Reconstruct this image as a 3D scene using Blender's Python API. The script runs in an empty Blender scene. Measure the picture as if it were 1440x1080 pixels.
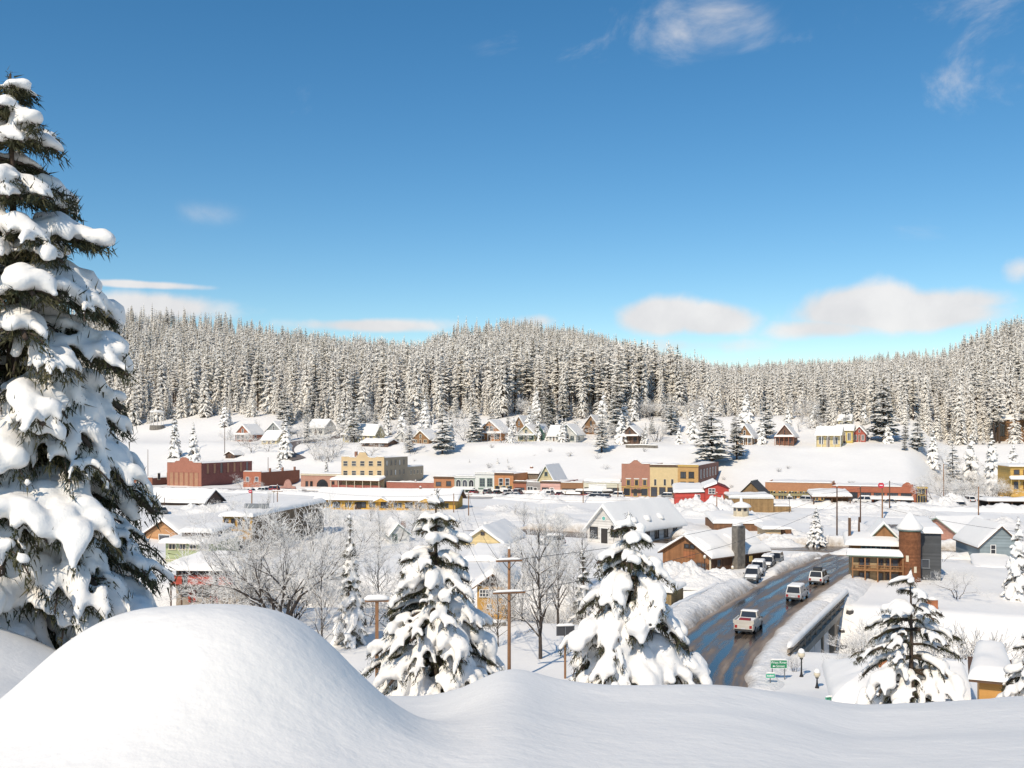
import bpy, bmesh, math, random
import numpy as np
from mathutils import Vector, Matrix, noise as mnoise

SC = bpy.context.scene
COL = SC.collection
R = math.radians
# ---------------------------------------------------------------- camera
CAMZ, F, U0, VH = 20.0, 1400.0, 720.0, 606.0      # eye height, focal length and horizon in photo pixels
cam_d = bpy.data.cameras.new('camera')
cam_d.sensor_width = 36.0
cam_d.lens = 36.0 * F / 1440.0
cam_d.shift_y = (VH - 540.0) / 1440.0
cam_d.clip_start = 0.1
cam_d.clip_end = 20000
cam = bpy.data.objects.new('camera', cam_d)
cam.location = (0, 0, CAMZ)
cam.rotation_euler = (R(90), 0, 0)
COL.objects.link(cam)
SC.camera = cam

# ---------------------------------------------------------------- sun, sky, exposure
SUN_EL = R(42)
SUN_H = Vector((-0.47, -0.88)).normalized()
TO_SUN = Vector((SUN_H.x * math.cos(SUN_EL), SUN_H.y * math.cos(SUN_EL), math.sin(SUN_EL)))
sd = bpy.data.lights.new('sun', 'SUN')
sd.energy = 2.65
sd.angle = R(0.55)
sd.color = (1.0, 0.885, 0.72)
so = bpy.data.objects.new('sun', sd)
so.rotation_euler = TO_SUN.to_track_quat('Z', 'Y').to_euler()
so.location = (-60, -80, 90)
COL.objects.link(so)

vs = SC.view_settings
vs.view_transform = 'Standard'
vs.look = 'None'
vs.gamma = 1.0
vs.use_curve_mapping = False
vs.exposure = 0.55

def build_world():
    w = bpy.data.worlds.new('World')
    SC.world = w
    w.use_nodes = True
    nt = w.node_tree
    N = nt.nodes
    L = nt.links
    N.clear()
    out = N.new('ShaderNodeOutputWorld')
    bg = N.new('ShaderNodeBackground')
    bg.inputs['Strength'].default_value = 0.099
    sky = N.new('ShaderNodeTexSky')
    sky.sky_type = 'NISHITA'
    sky.sun_disc = False
    sky.sun_elevation = SUN_EL
    sky.sun_rotation = math.atan2(SUN_H.x, SUN_H.y)
    sky.altitude = 1800
    sky.air_density = 1.15
    sky.dust_density = 0.55
    sky.ozone_density = 3.0
    tc = N.new('ShaderNodeTexCoord')
    def m(op, a, b=None, c=None):
        n = N.new('ShaderNodeMath')
        n.operation = op
        for i, v in enumerate((a, b, c)):
            if v is None:
                continue
            if isinstance(v, (int, float)):
                n.inputs[i].default_value = v
            else:
                L.new(v, n.inputs[i])
        return n.outputs[0]
    def sstep(x, lo, hi):
        n = N.new('ShaderNodeMapRange')
        n.interpolation_type = 'SMOOTHSTEP'
        n.inputs['From Min'].default_value = lo
        n.inputs['From Max'].default_value = hi
        L.new(x, n.inputs['Value'])
        return n.outputs[0]
    sep = N.new('ShaderNodeSeparateXYZ')
    L.new(tc.outputs['Generated'], sep.inputs[0])
    az = m('ARCTAN2', sep.outputs[0], sep.outputs[1])
    el = m('ARCSINE', sep.outputs[2])
    # noise on the direction, stretched along the horizon
    mp = N.new('ShaderNodeMapping')
    mp.inputs['Scale'].default_value = (1, 1, 1.9)
    L.new(tc.outputs['Generated'], mp.inputs[0])
    def fbm(scale, det, rough, dist, off, vec=None):
        n = N.new('ShaderNodeTexNoise')
        n.noise_dimensions = '4D'
        n.inputs['W'].default_value = off
        n.inputs['Scale'].default_value = scale
        n.inputs['Detail'].default_value = det
        n.inputs['Roughness'].default_value = rough
        n.inputs['Distortion'].default_value = dist
        L.new(vec or mp.outputs[0], n.inputs['Vector'])
        return n.outputs['Fac']
    n_big = fbm(13, 8, 0.56, 0.2, 3.1, tc.outputs['Generated'])
    n_wisp = fbm(6, 8, 0.62, 0.9, 4.2)
    n_edge = m('SUBTRACT', n_big, 0.5)
    def blob(u, v, ru, rv, amp, flat=0.0):
        a0 = math.atan((u - U0) / F)
        e0 = math.atan((VH - v) / math.hypot(F, u - U0))
        da = m('MULTIPLY', m('SUBTRACT', az, a0), F / ru)
        de = m('MULTIPLY', m('SUBTRACT', el, e0), F / rv)
        if flat:     # flat base: distances below the centre count more
            de = m('ADD', de, m('MULTIPLY', m('MINIMUM', de, 0.0), flat))
        d2 = m('ADD', m('MULTIPLY', da, da), m('MULTIPLY', de, de))
        return m('MULTIPLY', m('EXPONENT', m('MULTIPLY', d2, -1.0)), amp)
    cum = None
    for b in [(1215, 438, 95, 34, 1.1, .4), (1300, 442, 95, 32, 1.0, .4), (1360, 425, 60, 22, .7, .3), (930, 448, 70, 32, 1.0, .3),
              (1000, 452, 65, 28, .95, .3), (960, 487, 120, 16, .5, 0), (1160, 462, 80, 20, .75, .2), (210, 432, 110, 22, .85, 0),
              (520, 458, 120, 12, .8, 0), (190, 400, 110, 6, .75, 0), (750, 452, 50, 14, .6, 0), (1430, 380, 30, 22, .5, 0)]:
        x = blob(*b)
        cum = x if cum is None else m('MAXIMUM', cum, x)
    cum = m('MULTIPLY', cum, 1.35)
    wis = None
    for b in [(800, 30, 160, 80, .52), (945, 40, 60, 70, .42), (1010, 20, 80, 55, .46), (1065, 45, 50, 50, .34), (1370, 20, 150, 60, .62), (1400, 115, 110, 55, .6), (715, 75, 70, 40, .4),
              (1175, 345, 60, 36, .42), (1285, 325, 60, 24, .50), (1275, 105, 45, 30, .45), (285, 300, 60, 20, .28), (1130, 55, 60, 14, .35)]:
        x = blob(*b)
        wis = x if wis is None else m('MAXIMUM', wis, x)
    # unseen thin cloud above the view, added to brighten the fill in shade
    gen = m('MULTIPLY', m('SUBTRACT', n_wisp, 0.53), m('MULTIPLY', sstep(el, 0.42, 0.7), 1.6))
    c1 = m('MULTIPLY', sstep(m('ADD', cum, m('MULTIPLY', n_edge, 1.5)), 0.28, 0.86), 0.93)
    c2 = m('MULTIPLY', m('MULTIPLY', sstep(m('ADD', m('MULTIPLY', m('SUBTRACT', n_wisp, 0.5), 2.6), m('SUBTRACT', m('MULTIPLY', wis, 0.9), 0.30)), 0.0, 0.95), sstep(wis, 0.05, 0.40)), 0.85)
    fac = m('MAXIMUM', m('MAXIMUM', c1, c2), sstep(gen, 0.0, 0.25))
    mix = N.new('ShaderNodeMix')
    mix.data_type = 'RGBA'
    L.new(fac, mix.inputs['Factor'])
    # the blue of the photograph is a little purer than the model's
    hs = N.new('ShaderNodeHueSaturation')
    hs.inputs['Saturation'].default_value = 1.3
    L.new(sky.outputs[0], hs.inputs['Color'])
    wb = N.new('ShaderNodeMix')        # white balance of the photograph
    wb.data_type = 'RGBA'
    wb.blend_type = 'MULTIPLY'
    wb.inputs['Factor'].default_value = 1.0
    wb.inputs['B'].default_value = (1.0, 0.945, 0.835, 1)
    L.new(hs.outputs[0], wb.inputs['A'])
    L.new(wb.outputs['Result'], mix.inputs['A'])
    cc = N.new('ShaderNodeMix')
    cc.data_type = 'RGBA'
    L.new(sstep(n_big, 0.3, 0.7), cc.inputs['Factor'])
    cc.inputs['A'].default_value = (5.2, 5.1, 5.15, 1)
    cc.inputs['B'].default_value = (6.3, 6.15, 6.05, 1)
    L.new(cc.outputs['Result'], mix.inputs['B'])
    L.new(mix.outputs['Result'], bg.inputs['Color'])
    L.new(bg.outputs[0], out.inputs[0])
build_world()
SC.cycles.max_bounces = 6
SC.cycles.diffuse_bounces = 4
SC.cycles.glossy_bounces = 3
SC.cycles.transmission_bounces = 3
SC.cycles.transparent_max_bounces = 4
SC.cycles.use_denoising = True
SC.cycles.caustics_reflective = False
SC.cycles.caustics_refractive = False

# ---------------------------------------------------------------- small tools
def rng(seed):
    return random.Random(seed)

def tag(o, label=None, cat=None, group=None, kind=None):
    if label: o['label'] = label
    if cat: o['category'] = cat
    if group: o['group'] = group
    if kind: o['kind'] = kind
    return o

def empty(name, loc=(0, 0, 0), rz=0.0, label=None, cat=None, group=None):
    o = bpy.data.objects.new(name, None)
    o.empty_display_size = 0.3
    COL.objects.link(o)
    o.location = loc
    o.rotation_euler = (0, 0, rz)
    return tag(o, label, cat, group)

def copy_tree(o, parent=None):
    c = o.copy()
    COL.objects.link(c)
    c.parent = parent
    for ch in o.children:
        copy_tree(ch, c)
    return c

class MB:
    """collects faces for one mesh"""
    def __init__(s):
        s.v, s.f, s.mi, s.uv = [], [], [], None
    def add(s, vs, fs, mi=0):
        b = len(s.v)
        s.v.extend([tuple(p) for p in vs])
        s.f.extend([tuple(b + i for i in f) for f in fs])
        s.mi.extend([mi] * len(fs))
        return s
    def box(s, x0, x1, y0, y1, z0, z1, mi=0):
        return s.add([(x0, y0, z0), (x1, y0, z0), (x1, y1, z0), (x0, y1, z0), (x0, y0, z1), (x1, y0, z1), (x1, y1, z1), (x0, y1, z1)],
                     [(0, 3, 2, 1), (4, 5, 6, 7), (0, 1, 5, 4), (1, 2, 6, 5), (2, 3, 7, 6), (3, 0, 4, 7)], mi)
    def prism(s, poly, d, mi=0):
        """poly: list of 3-D points, d: extrusion vector"""
        n = len(poly)
        d = Vector(d)
        P = [Vector(p) for p in poly]
        vs = P + [p + d for p in P]
        nrm = Vector((0, 0, 0))
        for i in range(n):
            nrm += P[i].cross(P[(i + 1) % n])
        fl = nrm.dot(d) > 0
        a, b = tuple(range(n)), tuple(range(n, 2 * n))
        fs = [a[::-1] if fl else a, b if fl else b[::-1]]
        for i in range(n):
            j = (i + 1) % n
            q = (i, j, n + j, n + i)
            fs.append(q if fl else q[::-1])
        return s.add(vs, fs, mi)
    def tube(s, pts, rad, n=6, cap=True, mi=0):
        P = [Vector(p) for p in pts]
        if not isinstance(rad, (list, tuple)):
            rad = [rad] * len(P)
        vs, fs = [], []
        up = Vector((0, 0, 1))
        for i, p in enumerate(P):
            t = (P[min(i + 1, len(P) - 1)] - P[max(i - 1, 0)])
            if t.length < 1e-9: t = Vector((0, 0, 1))
            t.normalize()
            a = t.cross(up)
            if a.length < 0.05: a = t.cross(Vector((0, 1, 0)))
            a.normalize()
            b = a.cross(t)
            for k in range(n):
                an = 2 * math.pi * k / n
                vs.append(p + (a * math.cos(an) + b * math.sin(an)) * rad[i])
        for i in range(len(P) - 1):
            for k in range(n):
                k2 = (k + 1) % n
                fs.append((i * n + k, i * n + k2, (i + 1) * n + k2, (i + 1) * n + k))
        if cap:
            fs.append(tuple(range(n))[::-1])
            fs.append(tuple((len(P) - 1) * n + k for k in range(n)))
        return s.add(vs, fs, mi)
    def lathe(s, prof, n=12, c=(0, 0, 0), mi=0):
        vs, fs = [], []
        for r, z in prof:
            for k in range(n):
                an = 2 * math.pi * k / n
                vs.append((c[0] + r * math.cos(an), c[1] + r * math.sin(an), c[2] + z))
        for i in range(len(prof) - 1):
            for k in range(n):
                k2 = (k + 1) % n
                fs.append((i * n + k, i * n + k2, (i + 1) * n + k2, (i + 1) * n + k))
        fs.append(tuple(range(n))[::-1])
        fs.append(tuple((len(prof) - 1) * n + k for k in range(n)))
        return s.add(vs, fs, mi)
    def mesh(s, name, mats, smooth=False):
        me = bpy.data.meshes.new(name)
        me.from_pydata(s.v, [], s.f)
        for m_ in (mats if isinstance(mats, (list, tuple)) else [mats]):
            me.materials.append(m_)
        if any(s.mi):
            me.polygons.foreach_set('material_index', s.mi)
        if smooth:
            me.polygons.foreach_set('use_smooth', [True] * len(s.f))
        me.update()
        return me
    def build(s, name, mats, parent=None, smooth=False, loc=None):
        o = bpy.data.objects.new(name, s.mesh(name, mats, smooth))
        COL.objects.link(o)
        if parent: o.parent = parent
        if loc: o.location = loc
        return o

# ---------------------------------------------------------------- materials
MATS = {}
def nodemat(name):
    m = bpy.data.materials.new(name)
    m.use_nodes = True
    nt = m.node_tree
    b = nt.nodes['Principled BSDF']
    b.inputs['Specular IOR Level'].default_value = 0.3
    return m, nt.nodes, nt.links, b

def ramp(N, stops):
    r = N.new('ShaderNodeValToRGB')
    els = r.color_ramp.elements
    while len(els) < len(stops): els.new(0.5)
    for e, (p, c) in zip(els, stops):
        e.position = p
        e.color = (*c, 1) if len(c) == 3 else c
    return r

def noise_n(N, L, scale, det=4, vec=None, rough=0.55):
    n = N.new('ShaderNodeTexNoise')
    n.inputs['Scale'].default_value = scale
    n.inputs['Detail'].default_value = det
    n.inputs['Roughness'].default_value = rough
    if vec is not None: L.new(vec, n.inputs['Vector'])
    return n

def mat(name, col, rough=0.8, var=0.18, scale=1.2, pattern=None, metal=0.0, spec=0.3):
    """painted or plain surface with weathering; pattern: brick, board (vertical), clap (horizontal), stone"""
    if name in MATS: return MATS[name]
    m, N, L, b = nodemat(name)
    lum = .3 * col[0] + .6 * col[1] + .1 * col[2]
    col = tuple(c * .86 + lum * .14 for c in col)
    b.inputs['Roughness'].default_value = rough
    b.inputs['Metallic'].default_value = metal
    b.inputs['Specular IOR Level'].default_value = spec
    tc = N.new('ShaderNodeTexCoord')
    vec = tc.outputs['Object']
    n = noise_n(N, L, scale, 6, vec, 0.6)
    lo = tuple(c * (1 - var) for c in col)
    hi = tuple(min(1, c * (1 + var * .7)) for c in col)
    r = ramp(N, [(0.3, lo), (0.7, hi)])
    L.new(n.outputs['Fac'], r.inputs[0])
    colout = r.outputs[0]
    hgt = None
    if pattern == 'brick':
        # brick rows from height, running bond from x + y so both faces get joints
        sp = N.new('ShaderNodeSeparateXYZ'); L.new(vec, sp.inputs[0])
        ad = N.new('ShaderNodeMath'); L.new(sp.outputs[0], ad.inputs[0]); L.new(sp.outputs[1], ad.inputs[1])
        cb = N.new('ShaderNodeCombineXYZ'); L.new(ad.outputs[0], cb.inputs[0]); L.new(sp.outputs[2], cb.inputs[1])
        bt = N.new('ShaderNodeTexBrick')
        bt.inputs['Scale'].default_value = 1.0
        bt.inputs['Brick Width'].default_value = 0.42
        bt.inputs['Row Height'].default_value = 0.14
        bt.inputs['Mortar Size'].default_value = 0.012
        bt.inputs['Color1'].default_value = (*tuple(c * .86 for c in col), 1)
        bt.inputs['Color2'].default_value = (*tuple(min(1, c * 1.12) for c in col), 1)
        bt.inputs['Mortar'].default_value = (*tuple(c * .6 + .10 for c in col), 1)
        L.new(cb.outputs[0], bt.inputs['Vector'])
        mx = N.new('ShaderNodeMix'); mx.data_type = 'RGBA'; mx.blend_type = 'MIX'
        mx.inputs['Factor'].default_value = 0.55
        L.new(r.outputs[0], mx.inputs['A']); L.new(bt.outputs['Color'], mx.inputs['B'])
        colout = mx.outputs['Result']
        hgt = bt.outputs['Fac']
    elif pattern in ('board', 'clap'):
        sp = N.new('ShaderNodeSeparateXYZ'); L.new(vec, sp.inputs[0])
        if pattern == 'board':
            ad = N.new('ShaderNodeMath'); L.new(sp.outputs[0], ad.inputs[0]); L.new(sp.outputs[1], ad.inputs[1]); q, k = ad.outputs[0], 3.6
        else:
            q, k = sp.outputs[2], 4.5
        mu = N.new('ShaderNodeMath'); mu.operation = 'MULTIPLY'; L.new(q, mu.inputs[0]); mu.inputs[1].default_value = k
        fl = N.new('ShaderNodeMath'); fl.operation = 'FLOOR'; L.new(mu.outputs[0], fl.inputs[0])
        fr = N.new('ShaderNodeMath'); fr.operation = 'FRACT'; L.new(mu.outputs[0], fr.inputs[0])
        wn = N.new('ShaderNodeTexWhiteNoise'); wn.noise_dimensions = '1D'; L.new(fl.outputs[0], wn.inputs['W'])
        r2 = ramp(N, [(0, (.72, .72, .72)), (1, (1.12, 1.12, 1.12))])
        L.new(wn.outputs['Value'], r2.inputs[0])
        mx = N.new('ShaderNodeMix'); mx.data_type = 'RGBA'; mx.blend_type = 'MULTIPLY'
        mx.inputs['Factor'].default_value = 0.8
        L.new(r.outputs[0], mx.inputs['A']); L.new(r2.outputs[0], mx.inputs['B'])
        colout = mx.outputs['Result']
        hgt = fr.outputs[0]
    elif pattern == 'stone':
        vo = N.new('ShaderNodeTexVoronoi'); vo.inputs['Scale'].default_value = 2.2; L.new(vec, vo.inputs['Vector'])
        r2 = ramp(N, [(0, (.55, .55, .55)), (1, (1.15, 1.12, 1.1))])
        L.new(vo.outputs['Color'], r2.inputs[0])
        mx = N.new('ShaderNodeMix'); mx.data_type = 'RGBA'; mx.blend_type = 'MULTIPLY'
        mx.inputs['Factor'].default_value = 0.9
        L.new(r.outputs[0], mx.inputs['A']); L.new(r2.outputs[0], mx.inputs['B'])
        colout = mx.outputs['Result']
        hgt = vo.outputs['Distance']
    L.new(colout, b.inputs['Base Color'])
    if hgt is not None:
        bp = N.new('ShaderNodeBump'); bp.inputs['Strength'].default_value = 0.4; bp.inputs['Distance'].default_value = 0.03
        L.new(hgt, bp.inputs['Height']); L.new(bp.outputs[0], b.inputs['Normal'])
    MATS[name] = m
    return m

def snow_mat(name, col=(0.90, 0.872, 0.83), bump=0.35, s1=1.6, s2=22.0, dist=0.06):
    m, N, L, b = nodemat(name)
    b.inputs['Roughness'].default_value = 0.62
    b.inputs['Specular IOR Level'].default_value = 0.2
    tc = N.new('ShaderNodeTexCoord')
    n1 = noise_n(N, L, s1, 6, tc.outputs['Object'])
    n2 = noise_n(N, L, s2, 3, tc.outputs['Object'])
    ad = N.new('ShaderNodeMath'); ad.operation = 'MULTIPLY_ADD'
    L.new(n2.outputs['Fac'], ad.inputs[0]); ad.inputs[1].default_value = 0.22; L.new(n1.outputs['Fac'], ad.inputs[2])
    bp = N.new('ShaderNodeBump'); bp.inputs['Strength'].default_value = bump; bp.inputs['Distance'].default_value = dist
    L.new(ad.outputs[0], bp.inputs['Height']); L.new(bp.outputs[0], b.inputs['Normal'])
    r = ramp(N, [(0.3, tuple(c * .965 for c in col)), (0.7, col)])
    L.new(n1.outputs['Fac'], r.inputs[0]); L.new(r.outputs[0], b.inputs['Base Color'])
    return m
M_SNOW = snow_mat('snow', bump=0.3)
M_GROUND = snow_mat('ground_snow', bump=0.45, s1=0.7, s2=9.0, dist=0.10)
M_BANK = snow_mat('ploughed_snow', col=(0.85, 0.825, 0.79), bump=0.9, s1=2.2, s2=9.0, dist=0.25)
M_TREESNOW = snow_mat('branch_snow', bump=0.5, s1=5.0, s2=30.0, dist=0.05)
M_DRIFT = M_GROUND

def glass_mat(name, col, rough=0.12):
    m, N, L, b = nodemat(name)
    tc = N.new('ShaderNodeTexCoord')
    oi = N.new('ShaderNodeObjectInfo')
    r = ramp(N, [(0, tuple(c * .5 for c in col)), (1, tuple(c * 1.7 for c in col))])
    L.new(oi.outputs['Random'], r.inputs[0]); L.new(r.outputs[0], b.inputs['Base Color'])
    b.inputs['Roughness'].default_value = rough
    b.inputs['Specular IOR Level'].default_value = 0.6
    return m
M_GLASS = glass_mat('window_glass', (0.05, 0.055, 0.065))
M_CARGLASS = glass_mat('car_glass', (0.02, 0.022, 0.026), 0.06)

# ---------------------------------------------------------------- value noise for the terrain
_rs = np.random.RandomState(7)
_lat = _rs.rand(256, 256)
def vnoise(x, y, scale):
    x = np.asarray(x, float) / scale + 1000.3
    y = np.asarray(y, float) / scale + 1000.7
    xi, yi = np.floor(x).astype(int), np.floor(y).astype(int)
    fx, fy = x - xi, y - yi
    fx, fy = fx * fx * (3 - 2 * fx), fy * fy * (3 - 2 * fy)
    a, b_ = _lat[xi % 256, yi % 256], _lat[(xi + 1) % 256, yi % 256]
    c, d = _lat[xi % 256, (yi + 1) % 256], _lat[(xi + 1) % 256, (yi + 1) % 256]
    return (a * (1 - fx) + b_ * fx) * (1 - fy) + (c * (1 - fx) + d * fx) * fy - 0.5

def sm(x, a, b):
    t = np.clip((np.asarray(x, float) - a) / (b - a), 0, 1)
    return t * t * (3 - 2 * t)

def poly_dist(x, y, pts):
    """distance to a polyline and the arc length of the foot point"""
    x, y = np.asarray(x, float), np.asarray(y, float)
    best = np.full(np.broadcast(x, y).shape, 1e9)
    arc = np.zeros_like(best)
    side = np.zeros_like(best)
    acc = 0.0
    for (x0, y0), (x1, y1) in zip(pts[:-1], pts[1:]):
        dx, dy = x1 - x0, y1 - y0
        L_ = math.hypot(dx, dy)
        t = np.clip(((x - x0) * dx + (y - y0) * dy) / (L_ * L_), 0, 1)
        ex, ey = x - (x0 + t * dx), y - (y0 + t * dy)
        d = np.hypot(ex, ey)
        m_ = d < best
        best = np.where(m_, d, best)
        arc = np.where(m_, acc + t * L_, arc)
        side = np.where(m_, np.sign(dx * ey - dy * ex), side)
        acc += L_
    return best, arc, side

def smooth_line(pts, n=8):
    """Catmull-Rom"""
    P = [np.array(p, float) for p in pts]
    P = [2 * P[0] - P[1]] + P + [2 * P[-1] - P[-2]]
    out = []
    for i in range(1, len(P) - 2):
        for k in range(n):
            t = k / n
            a, b_, c, d = P[i - 1], P[i], P[i + 1], P[i + 2]
            out.append(0.5 * (2 * b_ + (c - a) * t + (2 * a - 5 * b_ + 4 * c - d) * t * t + (3 * b_ - a - 3 * c + d) * t ** 3))
    out.append(P[-2])
    return [tuple(p) for p in out]

# the road over the river, then up to the junction with the street
ROAD = smooth_line([(4, 20), (9, 50), (13.5, 76), (18.0, 90), (25.0, 106), (33.6, 123), (43, 140), (53, 156), (62, 170), (72, 190), (84, 212)], 8)
ROAD_HW = 4.3
CROSS = smooth_line([(-10, 205), (20, 187), (40, 174), (60, 166), (85, 158), (120, 150)], 6)
CROSS_HW = 4.6
STREET = smooth_line([(-190, 371), (-120, 344), (-56, 319), (0, 299), (50, 281), (100, 263), (180, 238)], 4)
STREET_HW = 9.0
RIVER = smooth_line([(150, 66), (100, 76), (62, 90), (33, 103), (8, 116), (-22, 124), (-52, 116), (-95, 104), (-160, 96)], 6)

NB_R = [-50, 0, 3, 10, 12, 16, 22, 28, 40, 60, 75, 84]
NB_Z = [18.9, 18.5, 18.42, 17.42, 16.9, 15.0, 13.0, 11.3, 7.6, 2.9, 0.4, 0.0]
CR_U = [-600, 480, 560, 600, 650, 700, 725, 770, 850, 1000, 1100, 1200, 1300, 1440, 1900]
CR_Z = [-.14, -.14, -.15, -.19, -.08, .17, .2, .05, -.02, 0.0, -.08, -.25, -.19, -.08, 0]
CR_UU = np.linspace(-600, 1900, 251)
_k = np.exp(-(np.arange(-9, 10) / 3.6) ** 2); _k /= _k.sum()
CR_T = np.convolve(np.pad(np.interp(CR_UU, CR_U, CR_Z), 9, mode='edge'), _k, 'valid')
SK_U = [-900, -100, 110, 300, 500, 600, 635, 700, 760, 850, 950, 1000, 1100, 1200, 1300, 1340, 1440, 1600, 2200]
SK_V = [428, 428, 430, 442, 466, 478, 446, 440, 450, 474, 502, 512, 504, 498, 488, 460, 424, 405, 405]
SK_Y = [1000, 1000, 1000, 1000, 1000, 1080, 1250, 1300, 1300, 1250, 1250, 1350, 1450, 1450, 1250, 850, 760, 720, 720]
TREE_H = 21.0
SK_Z = [CAMZ + (VH - (v + TREE_H * F / y)) / F * y for v, y in zip(SK_V, SK_Y)]
UU = np.linspace(-900, 2200, 311)
def _smooth_tab(vals):
    a = np.interp(UU, SK_U, vals)
    k = np.array([1, 2, 3, 2, 1]) / 9.0
    p = np.pad(a, 2, mode='edge')
    return np.convolve(p, k, 'valid')
T_Y, T_Z = _smooth_tab(SK_Y), _smooth_tab(SK_Z)

def street_s(x, y):
    return (y - (315 - 0.36 * x)) * 0.941

def terrain(x, y):
    x, y = np.asarray(x, float), np.asarray(y, float)
    yy = np.maximum(y, 1.0)
    u = np.clip(U0 + F * x / yy, -900, 2200)
    # the bank the photograph was taken from
    zb = np.interp(y + 0.0005 * x * x * (y < 60), NB_R, NB_Z)
    zc = np.interp(u, CR_UU, CR_T)
    zb = zb + zc * np.exp(-((y - 10) / 3.2) ** 2) * (y > 0)
    zb = zb + 2.7 * np.exp(-((x + 11.5) / 4.5) ** 2 - ((y - 19) / 5.0) ** 2)
    zb = zb + (0.13 * vnoise(x + y * .4, y, 2.6) + 0.035 * vnoise(x * .7 + y, y - x * .3, .9) + 0.012 * vnoise(x + .6 * y, y * 1.4, .31)) * sm(y, 1, 3) * (1 - sm(y, 60, 80)) + 0.35 * vnoise(x, y, 9.0) * sm(y, 14, 22) * (1 - sm(y, 60, 80))
    # snow-covered boulder
    mx, my = -2.12, 6.9
    ca, sa = math.cos(0.18), math.sin(0.18)
    dx, dy = (x - mx) * ca + (y - my) * sa, -(x - mx) * sa + (y - my) * ca
    wx = np.where(dx < 0, 1.22, 1.13)
    wy = np.where(dy < 0, 1.7, 1.1)
    d = np.hypot(dx / wx, dy / wy)
    zb = zb + np.where(y < 25, 0.97 * (1 - 0.16 * np.minimum(d, 1.3) ** 2) / (1 + d ** 4.4), 0)
    zb = zb + np.where(y < 25, 0.05 * np.exp(-d * d * .35), 0)
    # the far side of the valley
    s = street_s(x, y) - 55 * sm(u, 1270, 1350) * (y > 100)
    zh = np.interp(s, [16, 22, 76, 96, 112, 140], [0, 0.6, 14.2, 15.6, 18.5, 25.5])
    k = (u - U0) / F
    ys, zs = np.interp(u, UU, T_Y), np.interp(u, UU, T_Z)
    ss = street_s(k * ys, ys)
    t = np.clip((s - 140) / np.maximum(ss - 140, 50), 0, 1)
    far = np.where(s > 140, (zs - 25.5) * t ** 1.05, 0)
    drop = np.where(s > ss, np.minimum((s - ss) * 0.12, zs - 40), 0)
    z = np.where(y > 90, zh + far - drop, 0) + zb
    lump = sm(s, 22, 60) * (1 - sm(s, 400, 600))
    z = z + lump * (1.3 * vnoise(x, y, 22.0) + 0.5 * vnoise(x, y, 7.0))
    z = z + sm(s, 250, 500) * 14 * vnoise(x, y, 140.0)
    # valley floor: uneven snow, levelled under the roads, cut by the river
    dr, _, _ = poly_dist(x, y, ROAD)
    dc, _, _ = poly_dist(x, y, CROSS)
    dst, _, _ = poly_dist(x, y, STREET)
    dv, _, _ = poly_dist(x, y, RIVER)
    flat = sm(dr, ROAD_HW + .5, ROAD_HW + 6) * sm(dc, CROSS_HW + .5, CROSS_HW + 5) * sm(dst, STREET_HW, STREET_HW + 5)
    valley = sm(y, 72, 92) * (1 - sm(s, 8, 20))
    z = z + valley * flat * (0.55 * vnoise(x, y, 11.0) + 0.25 * vnoise(x, y, 4.0) + 0.25)
    z = np.where((dr < ROAD_HW + 2) & (y > 60), np.minimum(z, -0.06 + 3 * sm(y, 74, 40)), z)
    cut = (1 - sm(dv, 4.5, 14.0 + 4 * vnoise(x, y, 15.0)))
    z = z - 6.5 * cut * (y > 50)
    return z

def terr(x, y):
    return float(terrain(np.array([x]), np.array([y]))[0])

def PX(u, v, Y):
    """photo pixel at depth Y -> world"""
    return Vector(((u - U0) / F * Y, Y, CAMZ + (VH - v) / F * Y))

def onground(u, Y, dz=0.0):
    x = (u - U0) / F * Y
    return Vector((x, Y, terr(x, Y) + dz))

# ---------------------------------------------------------------- ground sheet
def build_ground():
    def seg(a, b, n, log=True):
        return list(np.geomspace(a, b, n, endpoint=False)) if log else list(np.linspace(a, b, n, endpoint=False))
    rr = np.array(seg(0.6, 14, 130) + seg(14, 70, 56) + seg(70, 190, 135, False) + seg(190, 430, 110, False) + seg(430, 1600, 100) + seg(1600, 9000, 9) + [9000])
    aa = np.concatenate([np.linspace(-180, -34, 36, endpoint=False), np.linspace(-34, 34, 330, endpoint=False), np.linspace(34, 180, 36, endpoint=False)])
    A, Rr = np.meshgrid(np.radians(aa), rr)
    X, Y = Rr * np.sin(A), Rr * np.cos(A)
    Z = terrain(X, Y)
    nr, na = X.shape
    V = np.stack([X.ravel(), Y.ravel(), Z.ravel()], 1)
    V = np.vstack([V, [[0, 0, terr(0, 0.01)]]])
    i, j = np.meshgrid(np.arange(nr - 1), np.arange(na), indexing='ij')
    j2 = (j + 1) % na
    Fq = np.stack([i * na + j, i * na + j2, (i + 1) * na + j2, (i + 1) * na + j], -1).reshape(-1, 4)[:, ::-1]
    c = nr * na
    tris = [(c, (jj + 1) % na, jj) for jj in range(na)]
    me = bpy.data.meshes.new('ground')
    me.from_pydata(V.tolist(), [], Fq.tolist() + tris)
    me.polygons.foreach_set('use_smooth', [True] * len(me.polygons))
    me.materials.append(M_GROUND)
    me.update()
    o = bpy.data.objects.new('ground', me)
    COL.objects.link(o)
    tag(o, 'deep white snow over the bank, the valley and the hillside', kind='structure')
build_ground()
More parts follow.
